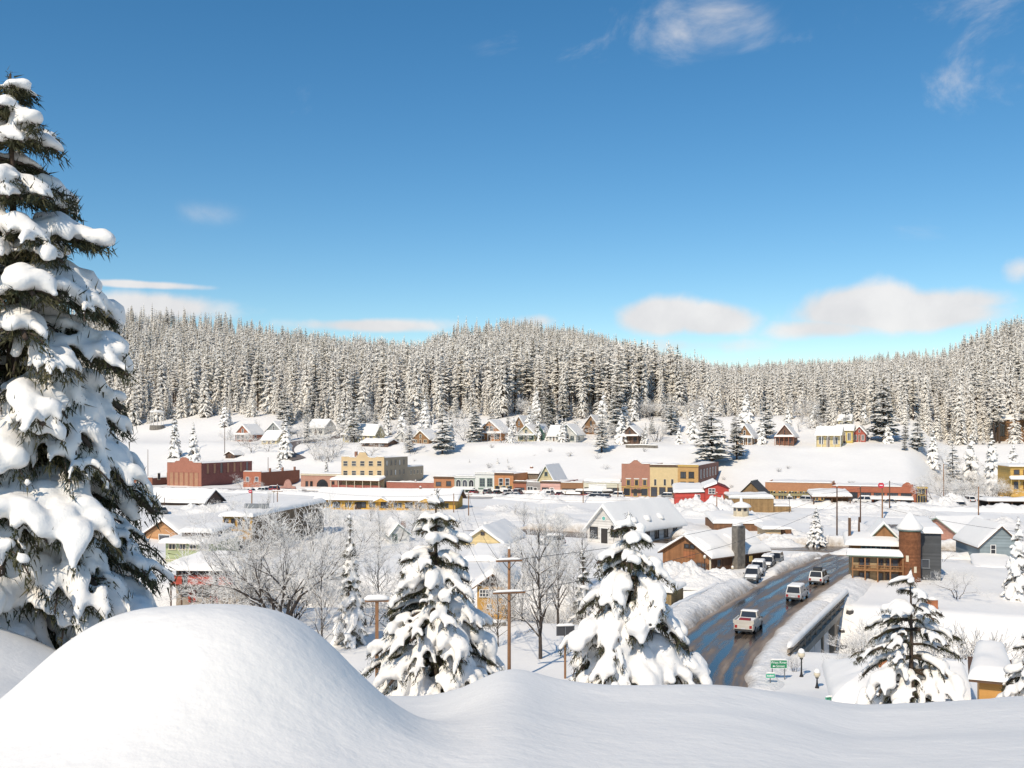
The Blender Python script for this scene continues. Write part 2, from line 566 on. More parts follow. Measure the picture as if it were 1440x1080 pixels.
# ---------------------------------------------------------------- roads
def road_mat():
    m, N, L, b = nodemat('wet_asphalt')
    uv = N.new('ShaderNodeUVMap')
    sp = N.new('ShaderNodeSeparateXYZ'); L.new(uv.outputs[0], sp.inputs[0])
    mp = N.new('ShaderNodeMapping'); mp.inputs['Scale'].default_value = (1.0, 0.05, 1); L.new(uv.outputs[0], mp.inputs[0])
    n1 = noise_n(N, L, 1.1, 5, mp.outputs[0], 0.65)           # streaks along the road
    mp2 = N.new('ShaderNodeMapping'); mp2.inputs['Scale'].default_value = (1.0, 0.22, 1); L.new(uv.outputs[0], mp2.inputs[0])
    n2 = noise_n(N, L, 0.55, 6, mp2.outputs[0], 0.6)          # slush patches
    # distance from the middle: slush gathers at the sides
    ab = N.new('ShaderNodeMath'); ab.operation = 'ABSOLUTE'; L.new(sp.outputs[0], ab.inputs[0])
    ed = N.new('ShaderNodeMapRange'); ed.inputs['From Min'].default_value = 3.3; ed.inputs['From Max'].default_value = 4.5
    L.new(ab.outputs[0], ed.inputs['Value'])
    a = N.new('ShaderNodeMath'); a.operation = 'MULTIPLY_ADD'; L.new(n1.outputs['Fac'], a.inputs[0]); a.inputs[1].default_value = 0.95; L.new(n2.outputs['Fac'], a.inputs[2])
    c = N.new('ShaderNodeMath'); c.operation = 'MULTIPLY_ADD'; L.new(ed.outputs[0], c.inputs[0]); c.inputs[1].default_value = 0.35; L.new(a.outputs[0], c.inputs[2])
    def mm(op, x, v):
        n = N.new('ShaderNodeMath'); n.operation = op; L.new(x, n.inputs[0]); n.inputs[1].default_value = v
        return n.outputs[0]
    tr = mm('ABSOLUTE', mm('SUBTRACT', mm('ABSOLUTE', mm('SUBTRACT', ab.outputs[0], 1.95), 0), .82), 0)
    tm = N.new('ShaderNodeMapRange'); tm.interpolation_type = 'SMOOTHSTEP'; tm.inputs['From Min'].default_value = .52; tm.inputs['From Max'].default_value = .12; tm.inputs['To Min'].default_value = .07; tm.inputs['To Max'].default_value = -.13
    L.new(tr, tm.inputs['Value'])
    c2 = N.new('ShaderNodeMath'); L.new(c.outputs[0], c2.inputs[0]); L.new(tm.outputs[0], c2.inputs[1]); c = c2
    r = ramp(N, [(0.90, (0.028, 0.028, 0.031)), (1.04, (0.095, 0.068, 0.046)), (1.18, (0.22, 0.16, 0.11)), (1.0, (0.36, 0.30, 0.25))])
    mr = N.new('ShaderNodeMapRange'); mr.inputs['From Min'].default_value = 0.0; mr.inputs['From Max'].default_value = 1.5
    L.new(c.outputs[0], mr.inputs['Value'])
    els = r.color_ramp.elements
    for e, p in zip(els, (0.57, 0.66, 0.77, 0.94)): e.position = p
    L.new(mr.outputs[0], r.inputs[0]); L.new(r.outputs[0], b.inputs['Base Color'])
    rr = ramp(N, [(0.53, (.10,) * 3), (0.66, (.30,) * 3), (0.85, (.75,) * 3)])
    L.new(mr.outputs[0], rr.inputs[0]); L.new(rr.outputs[0], b.inputs['Roughness'])
    b.inputs['Specular IOR Level'].default_value = 0.5
    bp = N.new('ShaderNodeBump'); bp.inputs['Strength'].default_value = 0.18; bp.inputs['Distance'].default_value = 0.03
    L.new(n1.outputs['Fac'], bp.inputs['Height']); L.new(bp.outputs[0], b.inputs['Normal'])
    return m
M_ROAD = road_mat()
M_SLUSH = mat('packed_slush', (0.50, 0.46, 0.42), 0.6, 0.45, 0.12)
M_DIRTROAD = mat('gritted_road', (0.16, 0.13, 0.115), 0.5, 0.3, 0.3)

def frames(line):
    out = []
    acc = 0.0
    for i, p in enumerate(line):
        a, b = line[max(i - 1, 0)], line[min(i + 1, len(line) - 1)]
        d = Vector((b[0] - a[0], b[1] - a[1])).normalized()
        if i: acc += math.hypot(p[0] - line[i - 1][0], p[1] - line[i - 1][1])
        out.append((Vector(p), d, Vector((d.y, -d.x)), acc))     # point, along, to the right, arc
    return out

def resample(line, step):
    out = [line[0]]
    need = step
    for (x0, y0), (x1, y1) in zip(line[:-1], line[1:]):
        L_ = math.hypot(x1 - x0, y1 - y0)
        pos = 0.0
        while pos + need <= L_:
            pos += need
            out.append((x0 + (x1 - x0) * pos / L_, y0 + (y1 - y0) * pos / L_))
            need = step
        need -= (L_ - pos)
    return out

def ribbon(name, line, offs, z, material, drape=None, label=None):
    fr = frames(line)
    V, Fc, UV = [], [], []
    n = len(offs)
    for p, d, r_, acc in fr:
        for o in offs:
            q = p + r_ * o
            zz = z if drape is None else terr(q.x, q.y) + drape
            V.append((q.x, q.y, zz)); UV.append((o, acc))
    for i in range(len(fr) - 1):
        for k in range(n - 1):
            Fc.append((i * n + k, i * n + k + 1, (i + 1) * n + k + 1, (i + 1) * n + k))
    me = bpy.data.meshes.new(name)
    me.from_pydata(V, [], Fc)
    ul = me.uv_layers.new(name='UVMap')
    for lp in me.loops: ul.data[lp.index].uv = UV[lp.vertex_index]
    me.materials.append(material)
    me.polygons.foreach_set('use_smooth', [True] * len(me.polygons))
    me.update()
    o = bpy.data.objects.new(name, me); COL.objects.link(o)
    return tag(o, label, kind='structure')

road_line = [p for p in resample(ROAD, 2.0) if p[1] > 58]
offs = [ROAD_HW * t for t in (-1.08, -.8, -.5, -.25, 0, .25, .5, .8, 1.08)]
ribbon('road', road_line, offs, 0.03, M_ROAD, label='wet dark road with brown slush tracks curving over the bridge')
ribbon('cross_street', resample(CROSS, 2.0), [CROSS_HW * t for t in (-1, -.5, 0, .5, 1)], 0.022, M_ROAD, label='wet side street meeting the road at the junction')
ribbon('main_street', resample(STREET, 4.0), [-STREET_HW, -4, 0, 4, STREET_HW], 0.05, M_SLUSH, label='slush covered main street in front of the shops')
hill_line = resample(smooth_line([(-86, 402), (-93, 412), (-95, 424), (-90, 437), (-82, 450), (-72, 462)], 6), 2.0)
ribbon('hill_road', hill_line, [-3, -1.5, 0, 1.5, 3], 0, M_DIRTROAD, drape=0.35, label='dark ploughed lane curving up the snowy hillside')

def bank_mat():
    m = M_BANK
    N, L = m.node_tree.nodes, m.node_tree.links
    b = N['Principled BSDF']
    src = b.inputs['Base Color'].links[0].from_socket
    at_ = N.new('ShaderNodeAttribute'); at_.attribute_name = 'grit'
    tc = N.new('ShaderNodeTexCoord'); n = noise_n(N, L, 1.3, 6, tc.outputs['Object'], .7)
    mu = N.new('ShaderNodeMath'); mu.operation = 'MULTIPLY'; L.new(at_.outputs['Fac'], mu.inputs[0]); L.new(n.outputs['Fac'], mu.inputs[1])
    mr = N.new('ShaderNodeMapRange'); mr.inputs['From Min'].default_value = .18; mr.inputs['From Max'].default_value = .62; mr.inputs['To Max'].default_value = .85
    L.new(mu.outputs[0], mr.inputs['Value'])
    mx = N.new('ShaderNodeMix'); mx.data_type = 'RGBA'
    L.new(mr.outputs[0], mx.inputs['Factor']); L.new(src, mx.inputs['A']); mx.inputs['B'].default_value = (.30, .225, .15, 1)
    L.new(mx.outputs['Result'], b.inputs['Base Color'])
bank_mat()

def bank(name, line, side, off0, width, h, y0, y1, seed, rough=0.35, zb=0.0, m_=None):
    """a ploughed ridge of snow along one side of a line"""
    pts = [p for p in resample(line, 0.45) if y0 <= p[1] <= y1]
    if len(pts) < 3: return
    fr = frames(pts)
    prof = [(0.0, -0.05), (0.03, .22), (0.1, .5), (0.2, .78), (0.33, .97), (0.5, 1.0), (0.66, .86), (0.8, .6), (0.92, .3), (1.0, -0.3)]
    V, Fc, G = [], [], []
    n = len(prof)
    tot = len(fr)
    for i, (p, d, r_, acc) in enumerate(fr):
        e = min(1.0, min(i, tot - 1 - i) / 5.0)
        for t, hh in prof:
            nz = mnoise.noise(Vector((acc * .16, t * 1.3, seed))) + 0.8 * mnoise.noise(Vector((acc * .55, t * 3.0, seed + 7))) + .5 * mnoise.noise(Vector((acc * 1.6, t * 7.0, seed + 3)))
            o = off0 + t * width + 0.35 * mnoise.noise(Vector((acc * .3, 0, seed + 5))) * (1 if t < .5 else 1.6)
            q = p + r_ * side * o
            z = zb + h * hh * (0.75 + 0.25 * e) * e + rough * nz * (hh if hh > 0 else 0)
            if t >= 1.0: z = min(z, terr(q.x, q.y) - 0.15)
            V.append((q.x, q.y, z)); G.append(max(0.0, 1 - t / .42))
    for i in range(tot - 1):
        for k in range(n - 1):
            q = (i * n + k, i * n + k + 1, (i + 1) * n + k + 1, (i + 1) * n + k)
            Fc.append(q if side > 0 else q[::-1])
    me = bpy.data.meshes.new(name)
    me.from_pydata(V, [], Fc)
    me.attributes.new('grit', 'FLOAT', 'POINT').data.foreach_set('value', G)
    me.materials.append(m_ or M_BANK)
    me.polygons.foreach_set('use_smooth', [True] * len(me.polygons))
    me.update()
    o = bpy.data.objects.new(name, me); COL.objects.link(o)
    return tag(o, kind='structure')
bank('snow_bank', ROAD, -1, 4.1, 4.6, 1.15, 70, 127, 1.0)
bank('snow_bank', ROAD, -1, 4.3, 2.6, 0.7, 134, 157, 2.0)
bank('snow_bank', ROAD, 1, 4.2, 5.0, 0.8, 118, 149, 3.0)
bank('snow_bank', ROAD, 1, 4.1, 3.2, 0.55, 74, 119, 4.0, 0.2)
bank('snow_bank', CROSS, 1, 4.6, 3.2, 0.9, 160, 168.2, 5.0)
bank('snow_bank', CROSS, -1, 4.6, 4.5, 1.5, 150, 200, 6.0, 0.5)
bank('snow_bank', STREET, 1, 9.0, 6.0, 1.7, 240, 300, 7.0, 0.8)
bank('snow_bank', STREET, 1, 9.5, 5.0, 1.3, 303, 368, 8.0, 0.6)
bank('snow_bank', STREET, 1, -3.0, 2.4, 0.8, 262, 320, 9.0, 0.4)

# ---------------------------------------------------------------- river
def water_mat():
    m, N, L, b = nodemat('river_water')
    b.inputs['Base Color'].default_value = (0.02, 0.028, 0.03, 1)
    b.inputs['Roughness'].default_value = 0.08
    tc = N.new('ShaderNodeTexCoord')
    n = noise_n(N, L, 1.6, 4, tc.outputs['Object'])
    bp = N.new('ShaderNodeBump'); bp.inputs['Strength'].default_value = 0.35; bp.inputs['Distance'].default_value = 0.1
    L.new(n.outputs['Fac'], bp.inputs['Height']); L.new(bp.outputs[0], b.inputs['Normal'])
    return m
ribbon('river', resample(RIVER, 3.0), [-5.5, -2.5, 0, 2.5, 5.5], -5.95, water_mat(), label='dark river running under the road bridge')

def blob_mesh(mb, c, r, seed, sub=1, sq=(1, 1, 1), amp=0.35, mi=0):
    bm = bmesh.new()
    bmesh.ops.create_icosphere(bm, subdivisions=sub, radius=1.0)
    vs = []
    for v in bm.verts:
        k = 1 + amp * mnoise.noise(v.co * 1.3 + Vector((seed * 3.1, seed * 1.7, seed)))
        vs.append((c[0] + v.co.x * r * sq[0] * k, c[1] + v.co.y * r * sq[1] * k, c[2] + v.co.z * r * sq[2] * k))
    mb.add(vs, [tuple(v.index for v in f.verts) for f in bm.faces], mi)
    bm.free()

M_ROCK = mat('river_rock', (0.10, 0.09, 0.085), 0.85, 0.3, 1.5)
def river_rocks():
    rr = rng(5)
    rk, sn = MB(), MB()
    fr = frames(resample(RIVER, 2.0))
    for p, d, r_, acc in fr:
        if not (20 < p.x < 34): continue
        for _ in range(22):
            o = rr.uniform(-12, 12)
            q = p + r_ * o + d * rr.uniform(-1, 1)
            if poly_dist(q.x, q.y, ROAD)[0] < 3: continue
            s = rr.uniform(.15, .5)
            z = terr(q.x, q.y)
            blob_mesh(rk, (q.x, q.y, z + .1), s, rr.random() * 50, 1, (1.2, 1, .8))
            if rr.random() < .85:
                blob_mesh(sn, (q.x, q.y, z + .1 + s * .62), s * .85, rr.random() * 50, 1, (1.2, 1, .42), .2)
    o = rk.build('river_rocks', M_ROCK); tag(o, 'dark boulders scattered along the river bed', 'rocks', kind='stuff')
    s_ = sn.build('rock_snow', M_SNOW, o, smooth=True)
river_rocks()

# ---------------------------------------------------------------- bridge
M_CONC = mat('bridge_concrete', (0.30, 0.24, 0.175), 0.85, 0.35, 0.6)
M_CONC2 = mat('parapet_concrete', (0.25, 0.195, 0.14), 0.85, 0.35, 1.5)
M_CONCL = mat('pale_concrete', (0.36, 0.31, 0.25), 0.85, 0.3, 0.6)
def snow_cap_line(mb, pts, w, h, seed, n=7):
    """rounded ridge of snow lying along a list of points (top surface of a rail, beam, wire arm)"""
    P = [Vector(p) for p in pts]
    V, Fc = [], []
    for i, p in enumerate(P):
        t = P[min(i + 1, len(P) - 1)] - P[max(i - 1, 0)]
        r_ = Vector((t.y, -t.x, 0)).normalized()
        e = 0.35 if i in (0, len(P) - 1) else 1.0
        k = 1 + .35 * mnoise.noise(Vector((i * .7, seed, 0)))
        for j in range(n):
            a = math.pi * j / (n - 1)
            V.append(p + r_ * math.cos(a) * w * e * (0.85 + .15 * k) + Vector((0, 0, math.sin(a) ** .7 * h * k * e)))
    for i in range(len(P) - 1):
        for j in range(n - 1):
            Fc.append((i * n + j, (i + 1) * n + j, (i + 1) * n + j + 1, i * n + j + 1))
        Fc.append((i * n + n - 1, (i + 1) * n + n - 1, (i + 1) * n, i * n))
    Fc.append(tuple(range(n))); Fc.append(tuple((len(P) - 1) * n + j for j in range(n))[::-1])
    mb.add(V, Fc)

def bridge():
    a, b = Vector((24.6, 88.5)), Vector((39.2, 117.5))
    d = (b - a).normalized(); r_ = Vector((d.y, -d.x)); Ln = (b - a).length
    rz = math.atan2(d.y, d.x)
    root = empty('road_bridge', (a.x, a.y, 0), rz, 'concrete road bridge with snow topped parapet over the river', 'bridge')
    # local: x along the bridge, y to the left (towards the road), z up
    MB().box(-1, Ln + 1, 0.0, 17.0, -0.9, -0.1).build('deck', M_CONC, root)
    mb = MB().box(-1.5, Ln + 1.5, -0.45, 0.0, -1.0, -0.25)
    mb.box(-1.5, Ln + 1.5, -0.52, -0.45, -0.42, -0.25)
    mb.build('edge_beam', M_CONCL, root)
    for k in range(12):
        x = k * (Ln / 11)
        MB().box(x - .16, x + .16, -.38, -.06, -.25, .95).build('parapet_post', M_CONC2, root)
    MB().box(-1.2, Ln + 1.2, -.34, -.10, .02, .36).build('lower_rail', M_CONC2, root)
    MB().box(-1.2, Ln + 1.2, -.34, -.10, .52, .80).build('upper_rail', M_CONC2, root)
    sn = MB(); snow_cap_line(sn, [(x * .8 - 1.2, -.2, .80 + .15) for x in range(int((Ln + 2.4) / .8) + 1)], .30, .42, 3.0)
    sn.build('parapet_snow', M_SNOW, root, smooth=True)
    for x0, x1 in ((-3.0, 2.2), (Ln - 9.0, Ln + 2)):
        MB().box(x0, x1, -.30, 17, -8, -0.9).build('abutment', M_CONC, root)
    for k in range(3):
        x = 9 + k * 5.5
        mb = MB()
        for j in range(4): mb.box(x - .3, x + .3, .3 + j * 4.6, .9 + j * 4.6, -8, -1.5)
        mb.box(x - .45, x + .45, .2, 15.6, -1.5, -.9)
        mb.build('pier', M_CONC, root)
    # far-side parapet
    mb = MB().box(-1, Ln + 1, 15.0, 15.3, -.1, .8)
    mb.build('far_parapet', M_CONC2, root)
    sn = MB(); snow_cap_line(sn, [(x * 1.0 - 1, 15.15, .8) for x in range(int(Ln + 2) + 1)], .3, .4, 8.0)
    sn.build('parapet_snow', M_SNOW, root, smooth=True)
bridge()

# ---------------------------------------------------------------- conifers for the wooded hillside
def needle_snow_mat(name, cover, green=(0.075, 0.07, 0.04), snow=(0.86, 0.83, 0.79), nscale=0.9):
    """needles with snow lying on their upper sides; cover sets how much of the tree is white"""
    m, N, L, b = nodemat(name)
    b.inputs['Roughness'].default_value = 0.8
    b.inputs['Specular IOR Level'].default_value = 0.1
    tc = N.new('ShaderNodeTexCoord')
    oi = N.new('ShaderNodeObjectInfo')
    ge = N.new('ShaderNodeNewGeometry')
    n = noise_n(N, L, nscale, 4, tc.outputs['Object'], 0.65)
    sp = N.new('ShaderNodeSeparateXYZ'); L.new(ge.outputs['Normal'], sp.inputs[0])
    ab = N.new('ShaderNodeMath'); ab.operation = 'MULTIPLY_ADD'   # snow score = noise + up-facing + per-tree amount
    L.new(sp.outputs[2], ab.inputs[0]); ab.inputs[1].default_value = 0.22; L.new(n.outputs['Fac'], ab.inputs[2])
    pr = N.new('ShaderNodeMapRange'); pr.inputs['To Min'].default_value = cover - 0.09; pr.inputs['To Max'].default_value = cover + 0.13
    L.new(oi.outputs['Random'], pr.inputs['Value'])
    ad = N.new('ShaderNodeMath'); L.new(ab.outputs[0], ad.inputs[0]); L.new(pr.outputs[0], ad.inputs[1])
    mr = N.new('ShaderNodeMapRange'); mr.interpolation_type = 'SMOOTHSTEP'
    mr.inputs['From Min'].default_value = 0.52; mr.inputs['From Max'].default_value = 0.68
    L.new(ad.outputs[0], mr.inputs['Value'])
    mx = N.new('ShaderNodeMix'); mx.data_type = 'RGBA'
    gr = ramp(N, [(0, tuple(c * .7 for c in green)), (1, (green[0] * 1.7, green[1] * 1.45, green[2] * 1.3))])
    L.new(oi.outputs['Random'], gr.inputs[0])
    L.new(mr.outputs[0], mx.inputs['Factor']); L.new(gr.outputs[0], mx.inputs['A']); mx.inputs['B'].default_value = (*snow, 1)
    L.new(mx.outputs['Result'], b.inputs['Base Color'])
    return m
M_NEEDLE_F = needle_snow_mat('forest_needles', 0.19, (0.24, 0.205, 0.15), (0.88, 0.84, 0.77))
M_NEEDLE_P = needle_snow_mat('pine_needles', 0.07, (0.17, 0.145, 0.08), (0.87, 0.82, 0.73))
M_BARK = mat('conifer_bark', (0.085, 0.058, 0.042), 0.9, 0.3, 2.0)
M_BARK_D = mat('deciduous_bark', (0.075, 0.058, 0.047), 0.9, 0.3, 3.0)

def conifer_mesh(seed, H, Rm, whorls, nb, bare, droop, shape=0.8, clump=1.0, sprig=2):
    """crown (many small drooping sprays) and trunk for one conifer"""
    rr = rng(seed)
    cr, tk = MB(), MB()
    lean = Vector((rr.uniform(-.02, .02) * H, rr.uniform(-.02, .02) * H, 0))
    ax = lambda t: Vector((0, 0, H * t)) + lean * t * t
    tk.tube([ax(t) - Vector((0, 0, .8 if t == 0 else 0)) for t in (0, .25, .5, .75, 1)], [H * .014 + .05, H * .011 + .04, H * .008 + .02, H * .004 + .01, .01], 6)
    for i in range(whorls):
        t = bare + (1 - bare) * (i + rr.uniform(-.3, .3)) / whorls
        if t >= .995: continue
        q = (t - bare) / (1 - bare)
        L0 = Rm * (min(1.0, 0.35 + q * 5) if bare > .12 else min(1.0, .7 + q * 3)) * (1 - q) ** shape + 0.02 * H * .3
        for k in range(max(3, int(nb * (0.55 + .45 * (1 - q))))):
            an = 2 * math.pi * (k + rr.random()) / nb + i * 1.9
            if rr.random() < .12: continue
            ln = L0 * rr.uniform(.55, 1.2)
            dv = Vector((math.cos(an), math.sin(an), 0)); sv = Vector((-dv.y, dv.x, 0))
            dr = droop * rr.uniform(.5, 1.5)
            base = ax(t) + Vector((0, 0, rr.uniform(-.3, .3) * H / whorls))
            up0 = rr.uniform(.0, .25)
            for g in range(1 + sprig):
                f0 = 0.12 if g == 0 else rr.uniform(.3, .75)
                st = base + dv * ln * f0 * (0 if g == 0 else 1) + Vector((0, 0, ln * (up0 * f0 - dr * f0 * f0))) * (0 if g == 0 else 1)
                l2 = ln if g == 0 else ln * rr.uniform(.4, .65)
                a2 = 0 if g == 0 else rr.choice((-1, 1)) * rr.uniform(.4, .9)
                d2 = dv * math.cos(a2) + sv * math.sin(a2); s2 = Vector((-d2.y, d2.x, 0))
                w = l2 * rr.uniform(.20, .34) * clump
                P0 = st
                P1 = st + d2 * l2 * .55 + Vector((0, 0, l2 * (up0 * .55 - dr * .30)))
                P2 = st + d2 * l2 + Vector((0, 0, l2 * (up0 - dr)))
                dz = Vector((0, 0, -w * rr.uniform(.35, .8)))
                cr.add([P0, P1 + s2 * w + dz, P1 + Vector((0, 0, w * .15)), P1 - s2 * w + dz, P2],
                       [(0, 1, 2), (0, 2, 3), (1, 4, 2), (2, 4, 3)])
    # leader
    cr.add([ax(.93) + Vector((.10, 0, 0)) * H * .1, ax(.93) + Vector((-.06, .09, 0)) * H * .1, ax(.93) + Vector((-.06, -.09, 0)) * H * .1, ax(1.0) + Vector((0, 0, H * .01))], [(0, 1, 3), (1, 2, 3), (2, 0, 3)])
    return cr, tk

CON = []      # (crown mesh, trunk mesh, joined mesh, nominal height, kind)
def add_con(kind, cm, *a, **k):
    cr, tk = conifer_mesh(*a, **k)
    j = MB(); j.add(cr.v, cr.f, 0); j.add(tk.v, tk.f, 1)
    CON.append((cr.mesh('crown', cm), tk.mesh('trunk', M_BARK), j.mesh('forest_tree', [cm, M_BARK]), a[1], kind))
add_con('fir', M_NEEDLE_F, 11, 29, 3.5, 38, 9, .05, .75, shape=.75, clump=.7, sprig=3)
add_con('fir', M_NEEDLE_F, 12, 31, 3.0, 42, 8, .10, .85, shape=.65, clump=.7, sprig=3)
add_con('fir', M_NEEDLE_F, 13, 27, 4.2, 34, 10, .04, .65, shape=.85, clump=.65, sprig=3)
add_con('pine', M_NEEDLE_F, 14, 33, 3.8, 30, 8, .34, .35, shape=.45, clump=.8, sprig=4)
add_con('pine', M_NEEDLE_P, 15, 34, 4.2, 30, 8, .28, .30, shape=.5, clump=.8, sprig=4)
add_con('fir', M_NEEDLE_P, 16, 30, 3.6, 36, 9, .10, .6, shape=.7, clump=.7, sprig=3)
add_con('small', M_NEEDLE_F, 17, 11, 2.6, 22, 9, .03, .6, shape=.9, clump=.7, sprig=3)

def build_forest():
    rr = rng(21)
    pts = []
    Y = 395.0
    while Y < 1480:
        sp = 5.2 + max(0, Y - 430) * 0.0058
        n = int(1.14 * Y / sp)
        for i in range(n):
            u = -90 + (1620.0) * (i + rr.random()) / n
            y = Y + rr.uniform(-.5, .5) * sp * 1.3
            x = (u - U0) / F * y
            pts.append((u, x, y))
        Y += sp
    A = np.array(pts)
    u, x, y = A[:, 0], A[:, 1], A[:, 2]
    s = street_s(x, y) - 55 * sm(u, 1270, 1350)
    ys = np.interp(u, UU, T_Y)
    z = terrain(x, y)
    v = VH - (z - CAMZ) / y * F
    nz = vnoise(x, y, 40.0)
    edge = 138 + nz * 50 + 14 * vnoise(x, y, 12.0) - 14 * sm(u, 980, 1080)
    edge = edge - 62 * sm(u, 1290, 1335)
    edge = edge + 30 * np.exp(-((u - 775) / 60) ** 2)
    keep = (s > edge) & (y < ys + 60)
    rnd = np.array([rr.random() for _ in pts])
    thin = np.full(len(pts), 1.0)
    thin = np.where((np.abs(u - 655) < 50) & (v < 490) & (y > 1000), .22, thin)         # bald knob
    thin = np.where((u > 690) & (u < 900) & (v > 528) & (v < 575), .30, thin)            # open stand with trunks
    thin = np.where((u > 1255) & (u < 1330) & (v > 478) & (v < 512), .35, thin)
    thin = np.where(s < edge + 16, thin * .75, thin)
    keep &= rnd < thin
    idx = np.nonzero(keep)[0]
    idx = idx[np.argsort(y[idx])]
    near, rest = idx[:300], idx[300:]
    def size(i):
        far = 1 - .30 * min(1, max(0, (y[i] - 600) / 400))
        side = 1 - .36 * float(sm(u[i], 930, 1040)) * (1 - float(sm(u[i], 1300, 1380)) * .6)
        return far * min(1, side + .25 * min(1, max(0, (y[i] - 700) / 400)))
    def pick(i, r_):
        ss, uu, vv = s[i] - edge[i], u[i], v[i]
        a = r_.random()
        if ss < 22 and a < .38: return 6, r_.uniform(.55, 1.15)
        if 690 < uu < 900 and vv > 520: return r_.choice((3, 3, 4, 1)), r_.uniform(.75, 1.08)
        if a < .10: return 4, r_.uniform(.8, 1.05)
        if a < .18: return 5, r_.uniform(.7, 1.05)
        if a < .32: return 3, r_.uniform(.7, 1.0)
        if a < .42: return 6, r_.uniform(.6, 1.2)
        return r_.choice((0, 1, 2)), r_.choice((r_.uniform(.3, .75), r_.uniform(.6, 1.0), r_.uniform(.9, 1.28)))
    LAB = {'fir': 'snow laden fir at the lower edge of the forest on the hillside',
           'pine': 'tall snowy pine with a bare lower trunk in the hillside forest',
           'small': 'small young fir white with snow along the foot of the forest'}
    for i in near:
        k, sc = pick(i, rr)
        sc *= size(i)
        cr, tk, jm, H, kind = CON[k]
        nm = {'fir': 'forest_fir', 'pine': 'forest_pine', 'small': 'young_fir'}[kind]
        o = empty(nm, (x[i], y[i], z[i] - .3), rr.uniform(0, 6.28), LAB[kind], 'tree', kind + ' trees at the front of the forest')
        o.scale = (sc * rr.uniform(.9, 1.15), sc * rr.uniform(.9, 1.15), sc)
        for nm2, me in (('crown', cr), ('trunk', tk)):
            c = bpy.data.objects.new(nm2, me); COL.objects.link(c); c.parent = o
    # the mass behind: one object, instanced on points
    P, K, S, RZ = [], [], [], []
    for i in rest:
        k, sc = pick(i, rr)
        sc *= size(i)
        P.append((x[i], y[i], z[i] - .3)); K.append(k); S.append(sc); RZ.append(rr.uniform(0, 6.28))
    me = bpy.data.meshes.new('forest')
    me.from_pydata(P, [], [])
    me.attributes.new('kind_index', 'INT', 'POINT').data.foreach_set('value', K)
    me.attributes.new('tree_scale', 'FLOAT', 'POINT').data.foreach_set('value', S)
    me.attributes.new('turn', 'FLOAT', 'POINT').data.foreach_set('value', RZ)
    fo = bpy.data.objects.new('forest', me); COL.objects.link(fo)
    tag(fo, 'dense snow covered conifer forest covering the hills behind the town', 'forest', kind='stuff')
    pc = bpy.data.collections.new('tree_prototypes')
    for j, c in enumerate(CON):
        po = bpy.data.objects.new('proto_%d' % j, c[2]); pc.objects.link(po)
    ng = bpy.data.node_groups.new('scatter_trees', 'GeometryNodeTree')
    ng.interface.new_socket('Geometry', in_out='INPUT', socket_type='NodeSocketGeometry')
    ng.interface.new_socket('Geometry', in_out='OUTPUT', socket_type='NodeSocketGeometry')
    N, L = ng.nodes, ng.links
    gi, go = N.new('NodeGroupInput'), N.new('NodeGroupOutput')
    ci = N.new('GeometryNodeCollectionInfo'); ci.inputs['Collection'].default_value = pc
    ci.inputs['Separate Children'].default_value = True; ci.inputs['Reset Children'].default_value = True
    io = N.new('GeometryNodeInstanceOnPoints'); io.inputs['Pick Instance'].default_value = True
    def attr(nm, ty):
        a = N.new('GeometryNodeInputNamedAttribute'); a.data_type = ty; a.inputs['Name'].default_value = nm
        return a.outputs['Attribute']
    cb = N.new('ShaderNodeCombineXYZ'); L.new(attr('turn', 'FLOAT'), cb.inputs['Z'])
    er = N.new('FunctionNodeEulerToRotation'); L.new(cb.outputs[0], er.inputs[0])
    m2p = N.new('GeometryNodeMeshToPoints'); L.new(gi.outputs[0], m2p.inputs['Mesh'])
    L.new(m2p.outputs[0], io.inputs['Points'])
    L.new(ci.outputs[0], io.inputs['Instance'])
    L.new(attr('kind_index', 'INT'), io.inputs['Instance Index'])
    L.new(er.outputs[0], io.inputs['Rotation'])
    L.new(attr('tree_scale', 'FLOAT'), io.inputs['Scale'])
    L.new(io.outputs[0], go.inputs[0])
    md = fo.modifiers.new('scatter', 'NODES'); md.node_group = ng
    print('forest', len(near), len(rest))
build_forest()
# ---------------------------------------------------------------- snow-laden firs built branch by branch
_ico = None
def ico():
    global _ico
    if _ico is None:
        bm = bmesh.new()
        bmesh.ops.create_icosphere(bm, subdivisions=1, radius=1.0)
        _ico = (np.array([v.co[:] for v in bm.verts]), np.array([[v.index for v in f.verts] for f in bm.faces]))
        bm.free()
    return _ico

